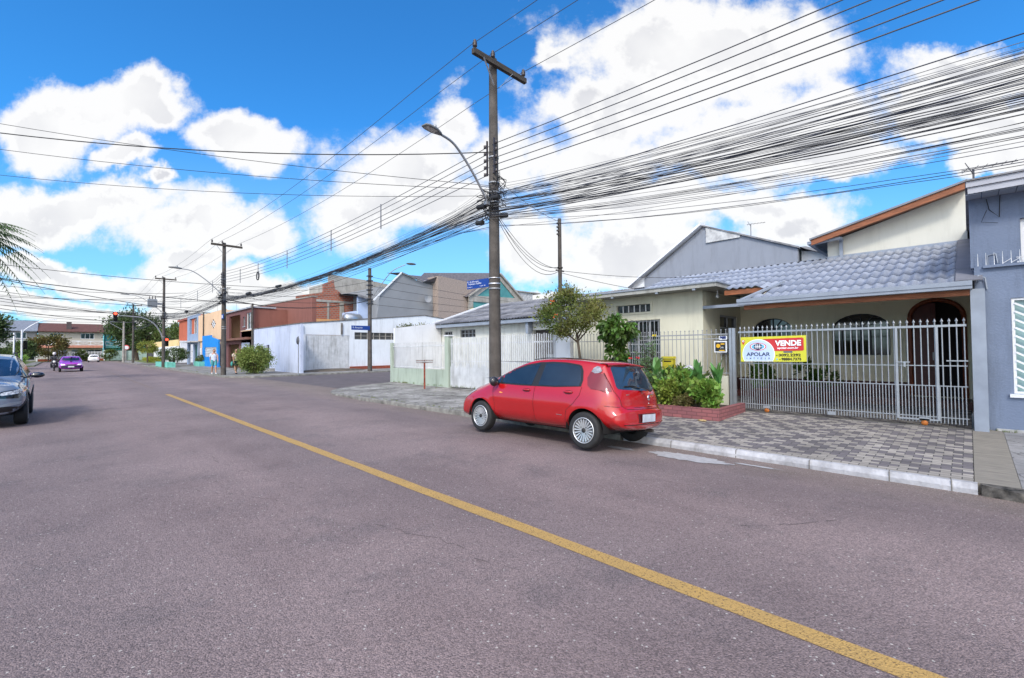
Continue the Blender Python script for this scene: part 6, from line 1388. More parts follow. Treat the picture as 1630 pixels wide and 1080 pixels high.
for j in range(74):
    rr=rg.choice([.003,.0035,.004,.0045,.005,.006,.008]); low=j>=66
    za=rg.uniform(4.95,5.75) if not low else rg.uniform(4.75,5.05); zb=rg.uniform(4.85,5.55); s1=rg.uniform(.50,1.18) if not low else rg.uniform(1.0,1.6); s2=rg.gauss(.50,.07) if j%3 else rg.uniform(.3,.75)
    dx=rg.uniform(-.13,.13); a0=(PX+rg.uniform(-.5,.6),-18,rg.uniform(5.0,5.7))
    p1=(PX+(.17 if rg.random()<.5 else -.17)+rg.uniform(-.03,.03),8.45,za); p2=(PX-.17+rg.uniform(-.04,.1),35.3,zb); p3=(PX+dx,60.2,5.6+rg.uniform(-.25,.25))
    P=hang(a0,p1,s1,22); wob=[(rg.uniform(-.012,.012),rg.uniform(-.012,.012)) for _ in P]
    P=[(p[0]+w_[0],p[1],p[2]+w_[1]) for p,w_ in zip(P,wob)]
    # the strands are gathered into one sheaf between the poles
    Q=hang(p1,p2,s2,18); Q=[(q[0],q[1],q[2]) for q in Q]
    mid=hang((PX-.17,8.45,5.2),(PX-.17,35.3,5.2),.52,18)
    if j%4: Q=[tuple(Vector(q).lerp(Vector(m)+Vector((rg.uniform(-.03,.03),0,rg.uniform(-.035,.035))),.72*math.sin(math.pi*i/18)**.35) if 0<i<18 else q) for i,(q,m) in enumerate(zip(Q,mid))]
    P+=Q[1:]
    if j%3!=2: P+=hang(p2,p3,rg.uniform(.35,.6),10)[1:]
    if j%5==0: P+=hang(p3,(PX+.5,94,5.6+rg.uniform(-.2,.2)),.5,8)[1:]
    cable(P,rr,'strand of the thick tangled cable bundle running pole to pole along the houses','telecom_cable','cable','strands of the tangled cable bundle',[NAVY,BLK,GREYC][j%3],4)
# thicker drooping coils and closures on the bundle
for (y,z,r_) in((29,4.95,.09),(47,5.1,.10),(24,4.85,.06)):
    m_=MB(); m_.tube([(PX-.17,y-.3,z+.0),(PX-.17,y+.3,z+.02)],[r_,r_],10); m_.top('cable_closure',BLK,{29:'black cable closure on the bundle close to the second pole',47:'largest black cable closure, between the second and third poles',24:'thin black cable closure halfway to the second pole'}[y],'cable closure')
m_=MB(); m_.lathe([(.20,-.02),(.24,-.02),(.24,.02),(.20,.02),(.20,-.02)],(PX-.2,27.2,5.75),'x',20); m_.top('cable_coil',BLK,'ring shaped coil of spare cable hanging near the second pole','cable coil')
# service drops
def drop(a,b,s,label,r=.007,g='service drops to the houses'): cable(hang(a,b,s,12),r,label,'service_cable','cable',g)
drop((PX+.1,8.5,6.05),(11.65,9.5,5.85),.12,'straight thin cable from the nearest pole to the head of the service pole')
for k,(z1,s) in enumerate(((4.28,.35),(4.22,.5),(4.32,.42),(4.18,.6))): drop((PX+.12,8.5,5.15-.04*k),(11.64,9.5,z1),s,['topmost','third','second','lowest'][k if k<3 else 3]+' sagging cable from the bundle to the service pole','.008' and .008)
drop((11.8,9.5,4.15),(13.5,7.0,3.4),.05,'short cable from the service pole down to the bungalow roof'); drop((11.8,9.4,4.2),(15.0,5.5,3.9),.12,'longer cable from the service pole across the bungalow roof')
for k in range(4): drop((11.64,9.5,5.6-.1*k),(11.62,9.5-.01*k,4.3),0.0,'loose vertical lead on the slim service pole',.005)
# cables crossing the road to the left
for (a,b,s,r_,lb) in(((PX-.2,8.3,6.55),(-7.5,23.5,8.9),.75,.013,'thick twisted cable sagging across the road from the nearest pole'),
    ((PX-.1,8.4,5.75),(-7.5,26,10.2),.4,.007,'thin cable crossing the road highest at the left edge'),((PX-.1,8.4,5.65),(-7.5,27.5,9.6),.45,.007,'thin cable crossing the road just below the highest one'),
    ((PX-.1,8.4,5.5),(-7.5,25,8.0),.6,.006,'thin cable crossing the road below the thick twisted cable')):
    cable(hang(a,b,s,24),r_,lb,'crossing_cable','cable','cables crossing the road from the nearest pole')
rg=random.Random(5)
for k in range(16):
    y=38+4.4*k+rg.uniform(-1.5,1.5); zl=rg.uniform(6.2,8.8)+k*.05; zr=rg.uniform(5.6,7.2)+k*.03
    cable(hang((-9,y+rg.uniform(-4,8),zl),(PX+rg.choice([0,4,6]),y+rg.uniform(-3,3),zr),rg.uniform(.2,.7),16),rg.choice([.012,.016,.022])*(.6+y/80),'one of the many dark wires strung across the far part of the road','crossing_cable','cable','wires strung across the far road')
for k in range(7):
    cable(hang((16.75,32.2,5.2+.35*k),(PX+.1 if k%2 else 45,35.3 if k%2 else 30,5.4+.1*k),.4,10),.012,'wire fanning out from the pole in front of the white wall','side_street_wire','wire','wires from the pole by the white wall')
cable(hang((16.75,32.2,5.5),(PX+.1,35.3,5.2),.6,10),.03,'thick black cable from the pole by the white wall to the second pole','side_street_cable','cable')
# ---- signs, rubbish basket, traffic lights
t=thing('round_sign','back of a round traffic sign on a thin grey post at the far corner','traffic sign',(11.2,31.3,.1)); m_=MB(); m_.cyl((11.2,31.3,.05),(11.2,31.3,2.65),.03); m_.build('post',STEELG,t); m_=MB(); m_.lathe([(0,-.012),(.25,-.012),(.25,.012),(0,.012)],(11.16,31.3,2.35),'x',24); m_.build('disc',mat('dark sign back',(.10,.10,.11),.6),t)
t=thing('waste_basket_stand','rusty post carrying a flat wire waste basket on the corner pavement','waste basket',(10.5,15.6,.1)); m_=MB(); m_.box(10.475,15.575,.05,10.525,15.625,1.12); m_.build('post',mat('rusty red post',(.32,.075,.045),.8,.3,8),t)
m_=MB(); 
for i in range(13): m_.tube([(10.3,15.3+.05*i,1.22),(10.32,15.3+.05*i,1.12),(10.68,15.3+.05*i,1.12),(10.7,15.3+.05*i,1.22)],.006,4)
for (x0,z0) in((10.3,1.22),(10.7,1.22),(10.32,1.12),(10.68,1.12)): m_.tube([(x0,15.28,z0),(x0,15.92,z0)],.009,4)
m_.build('basket',mat('rusted wire',(.20,.09,.05),.8,.3,10),t)
LEDR=mat('red signal light',(1,.06,.03),.3,emit=4.0); SIGB=mat('signal housing',(.02,.02,.02),.6); OFFL=mat('dark signal lens',(.03,.03,.03),.2)
def signal(x,y,z,par,h=1.05,w=.36,lit=True):
    m_=MB(); m_.box(x-w/2,y,z,x+w/2,y+.22,z+h); o=m_.build('signal_head',SIGB,par)
    for i in range(3):
        l_=MB(); l_.lathe([(0,-.02),(.13,-.01),(.135,0)],(x,y-.001,z+h*(5-2*i)/6),'y',16); l_.build('signal_lens',LEDR if i==0 and lit else OFFL,par)
        v_=MB(); v_.lathe([(.14,0),(.15,-.18)],(x,y-.001,z+h*(5-2*i)/6),'y',16); v_.build('visor',SIGB,par)
t=thing('traffic_light','overhead traffic light showing red on a long curved arm','traffic light',(8.6,67,.1)); m_=MB(); P=catmull([(8.6,67,.1),(8.6,67,2.5),(8.5,67,3.7),(7.8,67,5.0),(6.8,67,5.65),(5.6,67,5.8),(4.4,67,5.82)],5); m_.tube([tuple(p) for p in P],[.09-.04*i/(len(P)-1) for i in range(len(P))],8); m_.build('mast_arm',STEELG,t); signal(4.35,66.7,5.15,t)
signal(8.95,66.7,2.4,t,.95,.34)
t=thing('traffic_light','white signal mast on the left corner with its dark head low and arm raised','traffic light',(-3.3,82,.1)); m_=MB(); m_.cyl((-3.3,82,.1),(-3.3,82,4.6),.09); P=catmull([(-3.3,82,4.2),(-2.8,82,4.9),(-1.6,82,5.8),(-.3,82,6.0)],5); m_.tube([tuple(p) for p in P],.06,6); m_.build('mast_arm',WHT,t); m_=MB(); m_.cyl((-3.9,81,.1),(-3.9,81,4.2),.08); m_.build('second_post',WHT,t); signal(-3.0,81.6,2.2,t,lit=False)
t=thing('round_sign','round red and white road sign on the grass beyond the crossing','traffic sign',(7.9,110,.1)); m_=MB(); m_.cyl((8.9,112,.1),(8.9,112,2.6),.05); m_.build('post',STEELG,t); m_=MB(); m_.lathe([(0,-.02),(.48,-.02),(.48,.02)],(8.9,111.9,2.7),'y',20); m_.build('disc',mat('sign red',(.65,.05,.05),.5),t); m_=MB(); m_.lathe([(0,-.03),(.34,-.03)],(8.9,111.9,2.7),'y',20); m_.build('white_centre',WHT,t)
t=thing('utility_pole','fifth utility pole with lamp arm, farthest one in front of the largest tree','utility pole',(8.6,112,.1)); m_=MB(); m_.tube([(7.9,104,.1),(7.9,104,7.2)],[.2,.14],10); m_.build('pole',mat('pale concrete',(.33,.31,.29),.9,.2,3),t); m_=MB(); m_.tube([(7.9,104,5.6),(6.0,104,6.9)],.06,6); m_.box(6.1,103.9,7.0,9.7,104.1,7.1); m_.build('lamp_arm',STEELG,t)
# teal planter boxes
TEAL=mat('teal painted concrete',(.16,.50,.42),.8,.12,3,stain=.3)
for (x0,y0,x1,y1,lb) in((7.9,58.5,8.6,66.5,'long low teal planter wall around the third utility pole'),(11.0,60.5,11.7,63.2,'small teal planter box against the blue shop front')):
    m_=MB(); m_.slab(rect(x0,y0,x1,y1),'Z',.0,.62,[rect(x0+.1,y0+.1,x1-.1,y1-.1)]); m_.box(x0+.101,y0+.101,.0,x1-.101,y1-.101,.5); m_.top('planter',TEAL,lb,'planter')
ball_bush(11.35,61.8,.9,(.4,1.2,.45),MT,'leafy plants in the small teal planter box',93,900,.14,cat='plant',name='plant')
# motorbike beside the purple car
def motorbike():
    t=local_thing('motorcycle','motorcycle with a helmeted rider travelling just behind the purple car','motorcycle',(-.35,61.5,0),R(-90))
    for x in(-.65,.65):
        w_=MB(); w_.lathe([(.2,-.05),(.29,-.05),(.31,0),(.29,.05),(.2,.05)],(x,0,.31),'y',20); w_.build('wheel',RUB,t)
    b=MB(); b.tube([(-.6,0,.72),(-.1,0,.74),(.25,0,.86),(.5,0,.7)],[.09,.12,.16,.07],8); b.ball((0,0,.42),(.26,.15,.2)); b.tube([(.42,0,.95),(.65,0,.31)],.04,6); b.tube([(-.1,0,.5),(-.65,0,.31)],.035,6); b.build('body',mat('dark bike paint',(.04,.03,.05),.3),t)
    b=MB(); b.tube([(.35,-.35,1.05),(.42,0,1.0),(.35,.35,1.05)],.018,6); b.build('handlebar',BLACKP,t); b=MB(); b.ball((.55,0,.88),(.08,.1,.1)); b.build('headlight',mat('lamp lens far',(.8,.8,.78)),t)
motorbike()
def person(name,label,loc,rz,joints,radii,edges,parts,group=None,skin_c=(.35,.2,.14)):
    t=local_thing(name,label,'person',loc,rz,group)
    def skinned(nm,J,E,Rd,m,root=0,lv=2):
        me=bpy.data.meshes.new(nm); me.from_pydata(J,E,[]); o=bpy.data.objects.new(nm,me); C.objects.link(o); o.parent=t; me.materials.append(m)
        md=o.modifiers.new('skin','SKIN'); 
        for i,r in enumerate(Rd): me.skin_vertices[0].data[i].radius=r if isinstance(r,tuple) else (r,r)
        me.skin_vertices[0].data[root].use_root=True; md.use_smooth_shade=True
        s=o.modifiers.new('sub','SUBSURF'); s.levels=lv; s.render_levels=lv; return o
    return t,skinned
def build_person(label,loc,rz,shirt,short,skin,hair,stride,arm,bag=None,female=False):
    SK=mat('skin %s'%label[:6],skin,.6,.05,5); 
    t,sk=person('person',label,loc,rz,None,None,None,None)
    st=stride
    # x forward, y left, z up
    J=[(0,0,.95),(0,0,1.10),(0,0,1.28),(.01,0,1.42),(.02,0,1.49),(.03,0,1.56),(.035,0,1.66),
       (0,.17,1.40),(arm*.10,.21,1.16),(arm*.22+.05,.20,.95),(arm*.26+.09,.20,.86),
       (0,-.17,1.40),(-arm*.08,-.21,1.16),(-arm*.10+.03,-.20,.94),(-arm*.10+.05,-.20,.85),
       (0,.09,.90),(st*.5,.09,.50),(st*.85,.09,.09),(st*.85+.13,.10,.04),
       (0,-.09,.90),(-st*.3,-.09,.50),(-st*.9,-.09,.12),(-st*.9+.12,-.10,.04)]
    E=[(0,1),(1,2),(2,3),(3,4),(4,5),(5,6),(3,7),(7,8),(8,9),(9,10),(3,11),(11,12),(12,13),(13,14),(0,15),(15,16),(16,17),(17,18),(0,19),(19,20),(20,21),(21,22)]
    Rd=[(.15,.11),(.13,.10),(.15,.11),(.10,.09),.055,.075,.085,.055,.045,.035,.03,.055,.045,.035,.03,.095,.062,.042,.035,.095,.062,.042,.035]
    sk('body',J,E,Rd,SK)
    hd=MB(); hd.ball((.035,0,1.63),(.095,.078,.12),14,12); hd.ball((.135,0,1.615),(.02,.014,.022),8,6)
    for s in(1,-1): hd.ball((.03,s*.08,1.62),(.02,.012,.03),8,6)
    hd.build('head',SK,t)
    f=MB()
    for s in(1,-1): f.ball((.118,s*.032,1.645),(.010,.014,.008),8,6)
    f.ball((.125,0,1.575),(.008,.028,.006),8,6); f.build('face_features',mat('face dark',(.08,.03,.03),.5),t)
    h=MB(); h.ball((.005,0,1.665),(.105,.088,.10),14,10)
    if female: h.ball((-.06,0,1.56),(.05,.07,.16),12,8)
    h.build('hair',hair,t)
    sh=MB(); sh.lathe([(.155,.92),(.15,1.05),(.165,1.2),(.17,1.32),(.13,1.41),(.06,1.455)],(0,0,0),'z',20); sh.v=[(x*.78,y*1.08,z) for x,y,z in sh.v]; 
    for s in(1,-1): sh.tube([(0,s*.13,1.395),(0,s*.19,1.33),(s*arm*.05,s*.215,1.20)],[.07,.072,.065],10,cap=False)
    sh.build('shirt',shirt,t)
    pn=MB(); 
    for s,(k,a) in((1,(st*.5,st*.85)),(-1,(-st*.3,-st*.9))): pn.tube([(0,s*.07,.99),(0,s*.09,.88),(k*.8,s*.09,.58)],[.12,.112,.085],12,cap=False)
    pn.build('shorts',short,t)
    for s,a in((1,st*.85),(-1,-st*.9)):
        q=MB(); q.ball((a+.06,s*.095,.04),(.13,.05,.045),10,6); q.build('shoe',BLACKP if not female else WHT,t)
        # hand: palm, four fingers, thumb
        ax,ay,az=(arm*.26+.09,.20,.86) if s==1 else (-arm*.10+.05,-.20,.85)
        q=MB(); q.ball((ax,ay,az-.035),(.028,.016,.045),8,6)
        for i in range(4): q.tube([(ax-.02+.014*i,ay,az-.06),(ax-.022+.015*i+.006,ay-.004*s,az-.10-.008*(i in(1,2))),(ax-.02+.015*i+.014,ay-.014*s,az-.125-.01*(i in(1,2)))],[.008,.007,.006],6)
        q.tube([(ax+.02,ay,az-.03),(ax+.042,ay-.01*s,az-.055),(ax+.045,ay-.016*s,az-.08)],[.009,.008,.006],6); q.build('hand',SK,t)
    if bag: 
        q=MB(); q.ball((.05,-.30,.70),(.13,.06,.17),10,8); q.tube([(.05,-.28,.84),(.05,-.24,.92)],.01,4); q.build('carried_bag',bag,t)
    return t
HAIRD=mat('dark hair',(.025,.016,.012),.6)
build_person('person in a pale blue top and teal shorts walking left of the second pole',(6.98+.75,37.6,.1),R(-95),mat('pale blue top',(.38,.47,.72),.8,.25,8,col2=(.7,.7,.75)),mat('teal shorts',(.08,.32,.36),.8,.1,5),(.42,.23,.16),HAIRD,.26,1,female=True)
build_person('person in a pale sandy top and dark shorts walking right of the second pole',(8.85,36.6,.1),R(-80),mat('sandy top',(.55,.45,.40),.8,.15,8),mat('dark green shorts',(.03,.08,.08),.8,.1,5),(.36,.19,.13),mat('brown hair',(.06,.03,.02),.6),-.22,-1,bag=mat('teal bag',(.05,.28,.26),.7))
# rider uses the same body plan, seated
t,sk=person('person','helmeted rider in dark clothes seated on the motorcycle',(-.35,61.5,0),R(-90),None,None,None,None)
sk('body',[(-.15,0,.82),(-.1,0,1.05),(-.05,0,1.28),(0,0,1.42),(.02,0,1.52),(.05,.2,1.3),(.2,.27,1.1),(.36,.32,1.07),(.05,-.2,1.3),(.2,-.27,1.1),(.36,-.32,1.07),(.2,.2,.72),(.05,.2,.35),(.2,-.2,.72),(.05,-.2,.35),(.15,.2,.3),(.15,-.2,.3)],[(0,1),(1,2),(2,3),(3,4),(2,5),(5,6),(6,7),(2,8),(8,9),(9,10),(0,11),(11,12),(0,13),(13,14),(12,15),(14,16)],[.16,.15,.16,.07,.06,.06,.05,.04,.06,.05,.04,.09,.06,.09,.06,.05,.05],mat('dark riding clothes',(.05,.05,.06),.8))
m_=MB(); m_.ball((.03,0,1.64),(.15,.13,.15),14,10); m_.build('helmet',mat('white helmet',(.7,.65,.66),.2),t)
# ---------------------------------------------------------------- buildings across the side street and far away
BROWN=mat('brown render',(.235,.095,.075),.9,.08,.5,stain=.3,bump=.2); BROWND=mat('dark brown facade',(.16,.07,.068),.85,.1,.8)
BRK=mat('plain red brick wall',(.30,.075,.045),.9,.2,4,bump=.4)
def brickmat(name,c1,c2,mo,sc_=1,plane='Y'):
    m=bpy.data.materials.new(name); m.use_nodes=True; n=m.node_tree.nodes; l=m.node_tree.links; b=n['Principled BSDF']; tc=n.new('ShaderNodeTexCoord'); s=n.new('ShaderNodeSeparateXYZ'); l.new(tc.outputs['Object'],s.inputs[0]); ad=n.new('ShaderNodeMath'); l.new(s.outputs[0],ad.inputs[0]); l.new(s.outputs[1],ad.inputs[1]); cb=n.new('ShaderNodeCombineXYZ'); l.new(ad.outputs[0],cb.inputs[0]); l.new(s.outputs[2],cb.inputs[1])
    br=n.new('ShaderNodeTexBrick'); l.new(cb.outputs[0],br.inputs['Vector']); br.inputs['Scale'].default_value=1; br.inputs['Brick Width'].default_value=.3*sc_; br.inputs['Row Height'].default_value=.16*sc_; br.inputs['Mortar Size'].default_value=.02*sc_
    for k,c in(('Color1',c1),('Color2',c2),('Mortar',mo)): br.inputs[k].default_value=c+(1,)
    l.new(br.outputs[0],b.inputs['Base Color']); b.inputs['Roughness'].default_value=.9; return m
BRK2=brickmat('raw hollow brick',(.36,.10,.055),(.25,.07,.045),(.22,.19,.16),1.3)
RAW=mat('raw concrete',(.38,.36,.33),.9,.15,1.2,stain=.6,bump=.3); PEACH=mat('peach render',(.70,.48,.31),.9,.06,.5,stain=.2)
SLATE=mat('dark slate roof',(.12,.11,.125),.7,.25,4,stain=.3)
# lilac corner wall
t=thing('street_wall','pale lilac blue street wall with a dark doorway beside the bush','wall',(12.1,40,.1)); MB().slab(rect(33.4,0,48.2,3.62),'X',12.1,.2,[rect(40.2,.1,40.95,2.2)]).build('wall',LILAC,t)
flat(12.22,40.2,.1,12.26,40.95,2.2,'metal_door',mat('dark metal door',(.05,.05,.06),.6),t); flat(12.06,33.38,3.62,12.34,48.2,3.68,'coping',mat('grimy coping',(.2,.18,.17),.9,.3,4),t); flat(11.7,38.8,.05,12.09,41.6,.32,'door_step',RAW,t)
# white wall with worn gate
t=thing('white_wall','long white wall with a worn white metal gate across the side street','wall',(18,36.5,.1))
WB=mat('bluish white render',(.72,.75,.80),.9,.06,.6,stain=.35,bump=.2)
MB().slab([(13.55,2.95),(17.15,2.95),(17.15,0),(30,0),(30,4.4),(24.6,4.95),(20,4.5),(16.6,4.14),(13.4,3.83),(13.4,2.95)],'Y',36.5,.2,[rect(17.6,2.62,22.2,3.22)]).build('wall',WB,t)
MB().slab([(12.35,0),(13.55,0),(13.55,2.949),(13.39,2.949),(13.39,3.7),(12.35,3.62)],'Y',36.38,.3).build('gate_pier',WHT,t)
g=MB(); 
for i in range(27): g.box(13.57+.131*i,36.52,.12,13.57+.131*i+.115,36.56+.01*(i%2),2.93)
g.build('worn_gate',WHTW,t)
g=MB(); [g.box(17.6+.58*i,36.54,2.62,17.66+.58*i,36.62,3.22) for i in range(9)]; g.box(17.6,36.54,2.9,22.2,36.6,2.94); g.build('vent_blocks',RAW,t); flat(17.6,36.64,2.6,22.2,36.66,3.25,'vent_shadow',mat('vent recess',(.10,.10,.10),.9),t)
g=MB(); g.slab([(13.4,3.83),(16.6,4.14),(20,4.5),(24.6,4.95),(30,4.4),(30,4.46),(24.6,5.02),(20,4.57),(16.6,4.21),(13.4,3.9)],'Y',36.45,.3); g.build('coping',mat('grimy coping',(.2,.18,.17)),t)
flat(16.4,36.40,3.0,16.55,36.449,3.95,'drain_pipe',mat('grimy coping',(.2,.18,.17)),t); flat(17.16,36.2,.0,26,36.49,.35,'brick_base',BRK,t)
# dirt mound at the gate
struct(MB().ball((15.2,35.3,-.05),(3.2,1.3,.33),24,12),'dirt_heap',mat('dirt heap soil',(.14,.115,.09),.95,.3,3,bump=.8,bscale=12))
# brown house
t=thing('brown_house','brown two storey house with a recessed dark balcony behind the lilac wall','house',(14,48,.1))
MB().slab([(38.85,.1),(57.5,.1),(57.5,6.55),(38.85,6.21)],'X',15,.35).build('side_wing',BROWN,t); MB().slab([(38.8,6.22),(57.5,6.56),(57.5,6.66),(38.8,6.3)],'X',14.95,.45).build('parapet_cap',RAW,t); MB().box(15.36,49.5,.1,17.5,57.4,6.2).build('rear_body',BROWN,t)
MB().slab(rect(44.7,0,53.7,5.55),'X',12.1,.2,[rect(48.6,3.0,52.6,5.2),rect(47.0,4.0,47.7,4.9),rect(44.9,3.7,46.6,5.2),rect(45.6,.1,48.2,2.5),rect(49,.1,52.8,2.4)]).build('facade',BROWND,t)
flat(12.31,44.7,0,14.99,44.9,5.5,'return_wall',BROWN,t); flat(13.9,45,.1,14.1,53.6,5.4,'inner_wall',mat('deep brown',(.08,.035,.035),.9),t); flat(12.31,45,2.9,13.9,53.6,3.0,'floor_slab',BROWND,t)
window(t,'X',12.1,44.9,3.7,46.6,5.2,2,1,fm_=WHT,gl=DGL); window(t,'X',12.1,47.0,4.0,47.7,4.9,1,2,gl=DGL)
flat(12.2,45.7,.1,12.3,48.0,2.45,'entrance_door',mat('pale door',(.45,.47,.52),.7),t)
flat(11.6,44.7,2.75,12.09,53.7,2.95,'canopy',mat('brown canopy',(.22,.10,.07),.8,.2,2),t); flat(11.95,44.6,5.56,14,53.8,5.68,'roof_edge',mat('zinc edge',(.35,.36,.4),.5),t); flat(12.06,44.9,3.55,12.09,48.2,3.62,'string_course',PEACH,t)
# peach building with diamond window, blue grey one beside it
t=thing('peach_building','peach two storey building with a diamond shaped window','building',(14,60,.1))
dm=[(57.6,4.75),(58.8,5.35),(60,4.75),(58.8,4.15)]
MB().slab(rect(53.85,3.0,66.4,6.1),'X',12.0,.2,[dm]).build('upper_wall',PEACH,t); MB().box(12.2,53.85,.1,20,66.4,6.0).build('body',PEACH,t)
g=MB(); 
for i in(1,2): 
    a=i/3; g.bar((12.05,57.6+1.2*a,4.75+.6*a),(12.05,58.8+1.2*a,4.15+.6*a),.08,.08); g.bar((12.05,57.6+1.2*a,4.75-.6*a),(12.05,58.8+1.2*a,5.35-.6*a),.08,.08)
g.build('diamond_grid',WHT,t); flat(12.1,57.6,4.15,12.18,60,5.35,'diamond_glass',DGL,t); flat(11.9,63.2,3.1,11.99,63.5,6.3,'chimney_pipe',CONC,t)
t=thing('shop_front','bright blue shop front with barred window below the peach building','shop',(11.9,57,.1)); BL=mat('bright blue paint',(.01,.24,.72),.6,.1,2)
MB().slab([(54.4,0),(61.8,0),(61.8,3.5),(57.8,3.5),(57.8,3.3),(54.4,2.9)],'X',11.55,.15,[rect(55.2,1.15,60.6,2.2)]).build('shop_wall',BL,t)
g=MB(); [g.box(11.6,55.2+.27*i,1.15,11.63,55.24+.27*i,2.2) for i in range(20)]; [g.box(11.59,55.2,1.3+.28*i,11.62,60.6,1.33+.28*i) for i in range(4)]; g.build('window_bars',WHT,t); flat(11.72,55,1.0,11.76,60.8,2.3,'shop_glass',mat('shop glass',(.25,.30,.36),.2,.3,2),t); flat(11.71,54.4,.1,12,61.8,.2,'base',BL,t)
t=thing('blue_grey_building','blue grey corner building with balcony beyond the peach one','building',(14,70,.1)); BG=mat('blue grey paint',(.26,.33,.46),.85,.1,1)
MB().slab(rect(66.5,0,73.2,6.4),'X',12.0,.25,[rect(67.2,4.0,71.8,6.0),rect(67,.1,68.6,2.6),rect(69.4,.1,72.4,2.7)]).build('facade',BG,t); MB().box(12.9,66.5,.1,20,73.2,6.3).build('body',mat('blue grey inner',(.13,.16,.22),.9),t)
window(t,'X',12.25,68.5,4.0,70.5,5.8,2,1,fm_=WHT); flat(11.2,66.5,2.9,11.99,73,3.05,'awning',mat('light awning',(.5,.52,.55),.7),t); flat(12.1,67.1,.1,12.2,68.5,2.6,'green_door',mat('dark green door',(.01,.08,.05),.6),t); flat(11.9,64.2,.5,11.96,64.9,2.2,'white_sign',WHT,t)
# brick unfinished house
t=thing('brick_house','unfinished red brick house with raw concrete upper storey','house',(21,48,.1))
MB().slab([(17.0,3),(25.2,3),(25.2,7.6),(21.7,7.8),(21.25,8.2),(20.95,8.3),(20.8,9.3),(19.72,8.8),(19.71,7.9),(17.0,7.3)],'Y',48,.3).build('front_wall',BRK2,t)
MB().box(18.4,48.35,.1,28,56,7.0).build('body',RAW,t)
g=MB()
for (x0,x1,z0,z1) in((18.3,25.2,6.85,7.1),(18.3,18.55,3,6.85),(20.1,20.3,4.8,6.85),(21.45,21.9,3,6.85),(23.2,23.35,3,6.85),(24.2,25.2,3,7.6)): g.box(x0,47.93,z0,x1,47.995,z1)
g.build('concrete_frame',RAW,t); flat(18.56,47.90,3.2,21.4,47.99,5.05,'orange_render',mat('orange render',(.60,.33,.15),.9,.1,1),t)
t=thing('tank_house','pale concrete upper room with a small dark opening behind the brick house','building',(24,54,.1)); MB().slab([(22.8,7),(31.8,7),(31.8,10.3),(29,10.6),(22.8,10.9)],'Y',54,.3,[rect(28.3,8.6,30.2,9.8)]).build('wall',RAW,t); flat(28.2,54.2,8.5,30.4,54.28,9.9,'opening',DGL,t); MB().box(22.8,54.4,.1,31.8,60,9.9).build('body',RAW,t); flat(29,53.5,8.0,36,60,8.15,'roof_sheet',TILEO,t)
t=thing('light_blue_house','light blue house with low grey roof above the white wall','house',(26,44,.1)); LBH=mat('light blue render',(.42,.52,.74),.9,.06,1,stain=.2)
MB().slab([(21.6,0),(31.2,0),(31.2,6.2),(27,6.6),(21.6,7.1)] if False else [(21.6,0),(36,0),(36,5.9),(28.2,5.9),(26.4,6.2),(21.6,7.3)],'Y',44,.3,[rect(28.7,4.6,29.9,5.7),rect(31.4,4.6,32.2,5.5),rect(33.2,4.7,34.1,5.6)]).build('front_wall',LBH,t)
for a in((28.7,4.6,29.9,5.7),(31.4,4.6,32.2,5.5),(33.2,4.7,34.1,5.6)): window(t,'Y',44,*a,1,1,fr=.06)
g=MB(); g.add([(21.3,43.4,7.35),(26.4,43.4,6.25),(36.5,43.4,6.0),(36.5,52,8.6),(26.4,52,8.6),(21.3,52,8.4)],[(0,1,4,5),(1,2,3,4)]); g.v+=[(x,y,z-.18) for x,y,z in g.v]; g.f+=[(6,7,1,0),(7,8,2,1),(9,10,4,3),(6,11,10,7),(7,10,9,8)]; g.sm+=[False]*5; g.mi+=[0]*5; g.build('roof',TILEO,t)
flat(21.7,44.31,0,36,51,5.8,'body',LBH,t)
def tank(c,r,l,label,m):
    m_=MB(); x,y,z=c; m_.lathe([(0,-l/2),(r*.7,-l/2+.05),(r,-l/2+.25),(r,l/2-.25),(r*.7,l/2-.05),(0,l/2)],c,'x',20); m_.box(x-l*.4,y-r*.6,z-r-.25,x-l*.3,y+r*.6,z-r*.7); m_.box(x+l*.3,y-r*.6,z-r-.25,x+l*.4,y+r*.6,z-r*.7); m_.top('water_tank',m,label,'water tank')
tank((25.3,42.9,5.55),.62,2.1,'rust brown cylindrical tank on the roof behind the white wall',mat('rusty tank',(.16,.12,.10),.5,.3,3,metal=.4)); tank((21.0,44,4.9),.55,1.9,'silver cylindrical water tank by the brick house',mat('silver tank',(.45,.47,.50),.3,.15,3,metal=.7))
# grey gabled house and glass fronted house
GRG=mat('mid grey render',(.24,.25,.27),.9,.08,.6); STN=mat('ledge stone cladding',(.42,.34,.30),.9,.3,5,stretch=(1,1,9),bump=.6,bscale=10)
t=thing('grey_gabled_house','large grey house with steep tiled gable and stone clad corner','house',(28,42,.1))
MB().slab([(22.3,3),(29.4,3),(29.4,8.9),(28.0,9.05),(25.4,9.75),(23.0,7.4)],'Y',42,.3).build('gable_wall',GRG,t); MB().box(23,42.35,.1,36,52,8.2).build('body',GRG,t)
MB().slab([(29.41,3),(35.0,3),(35.0,9.5),(29.41,9.85)],'Y',41.0,3).build('stone_corner',STN,t); 
MB().slab([(35.01,3),(37.2,3),(37.2,8.1),(35.01,8.4)],'Y',40.7,3).build('stone_return',STN,t)
g=MB(); g.add([(25.4,41.7,9.85),(28.0,41.7,9.15),(29.4,41.2,9.75),(35.0,41.2,9.5),(37.5,45,10.6),(25.4,45,10.2)],[(0,1,2,3,4,5)]); g.build('tiled_roof',SLATE,t)
g=MB(); g.bar((22.2,41.9,6.7),(25.4,41.9,9.85),.1,.12); g.bar((25.4,41.9,9.85),(28,41.9,9.15),.1,.12); g.bar((28,41.9,9.15),(29.4,41.9,9.5),.1,.12); g.build('white_verge',WHT,t)
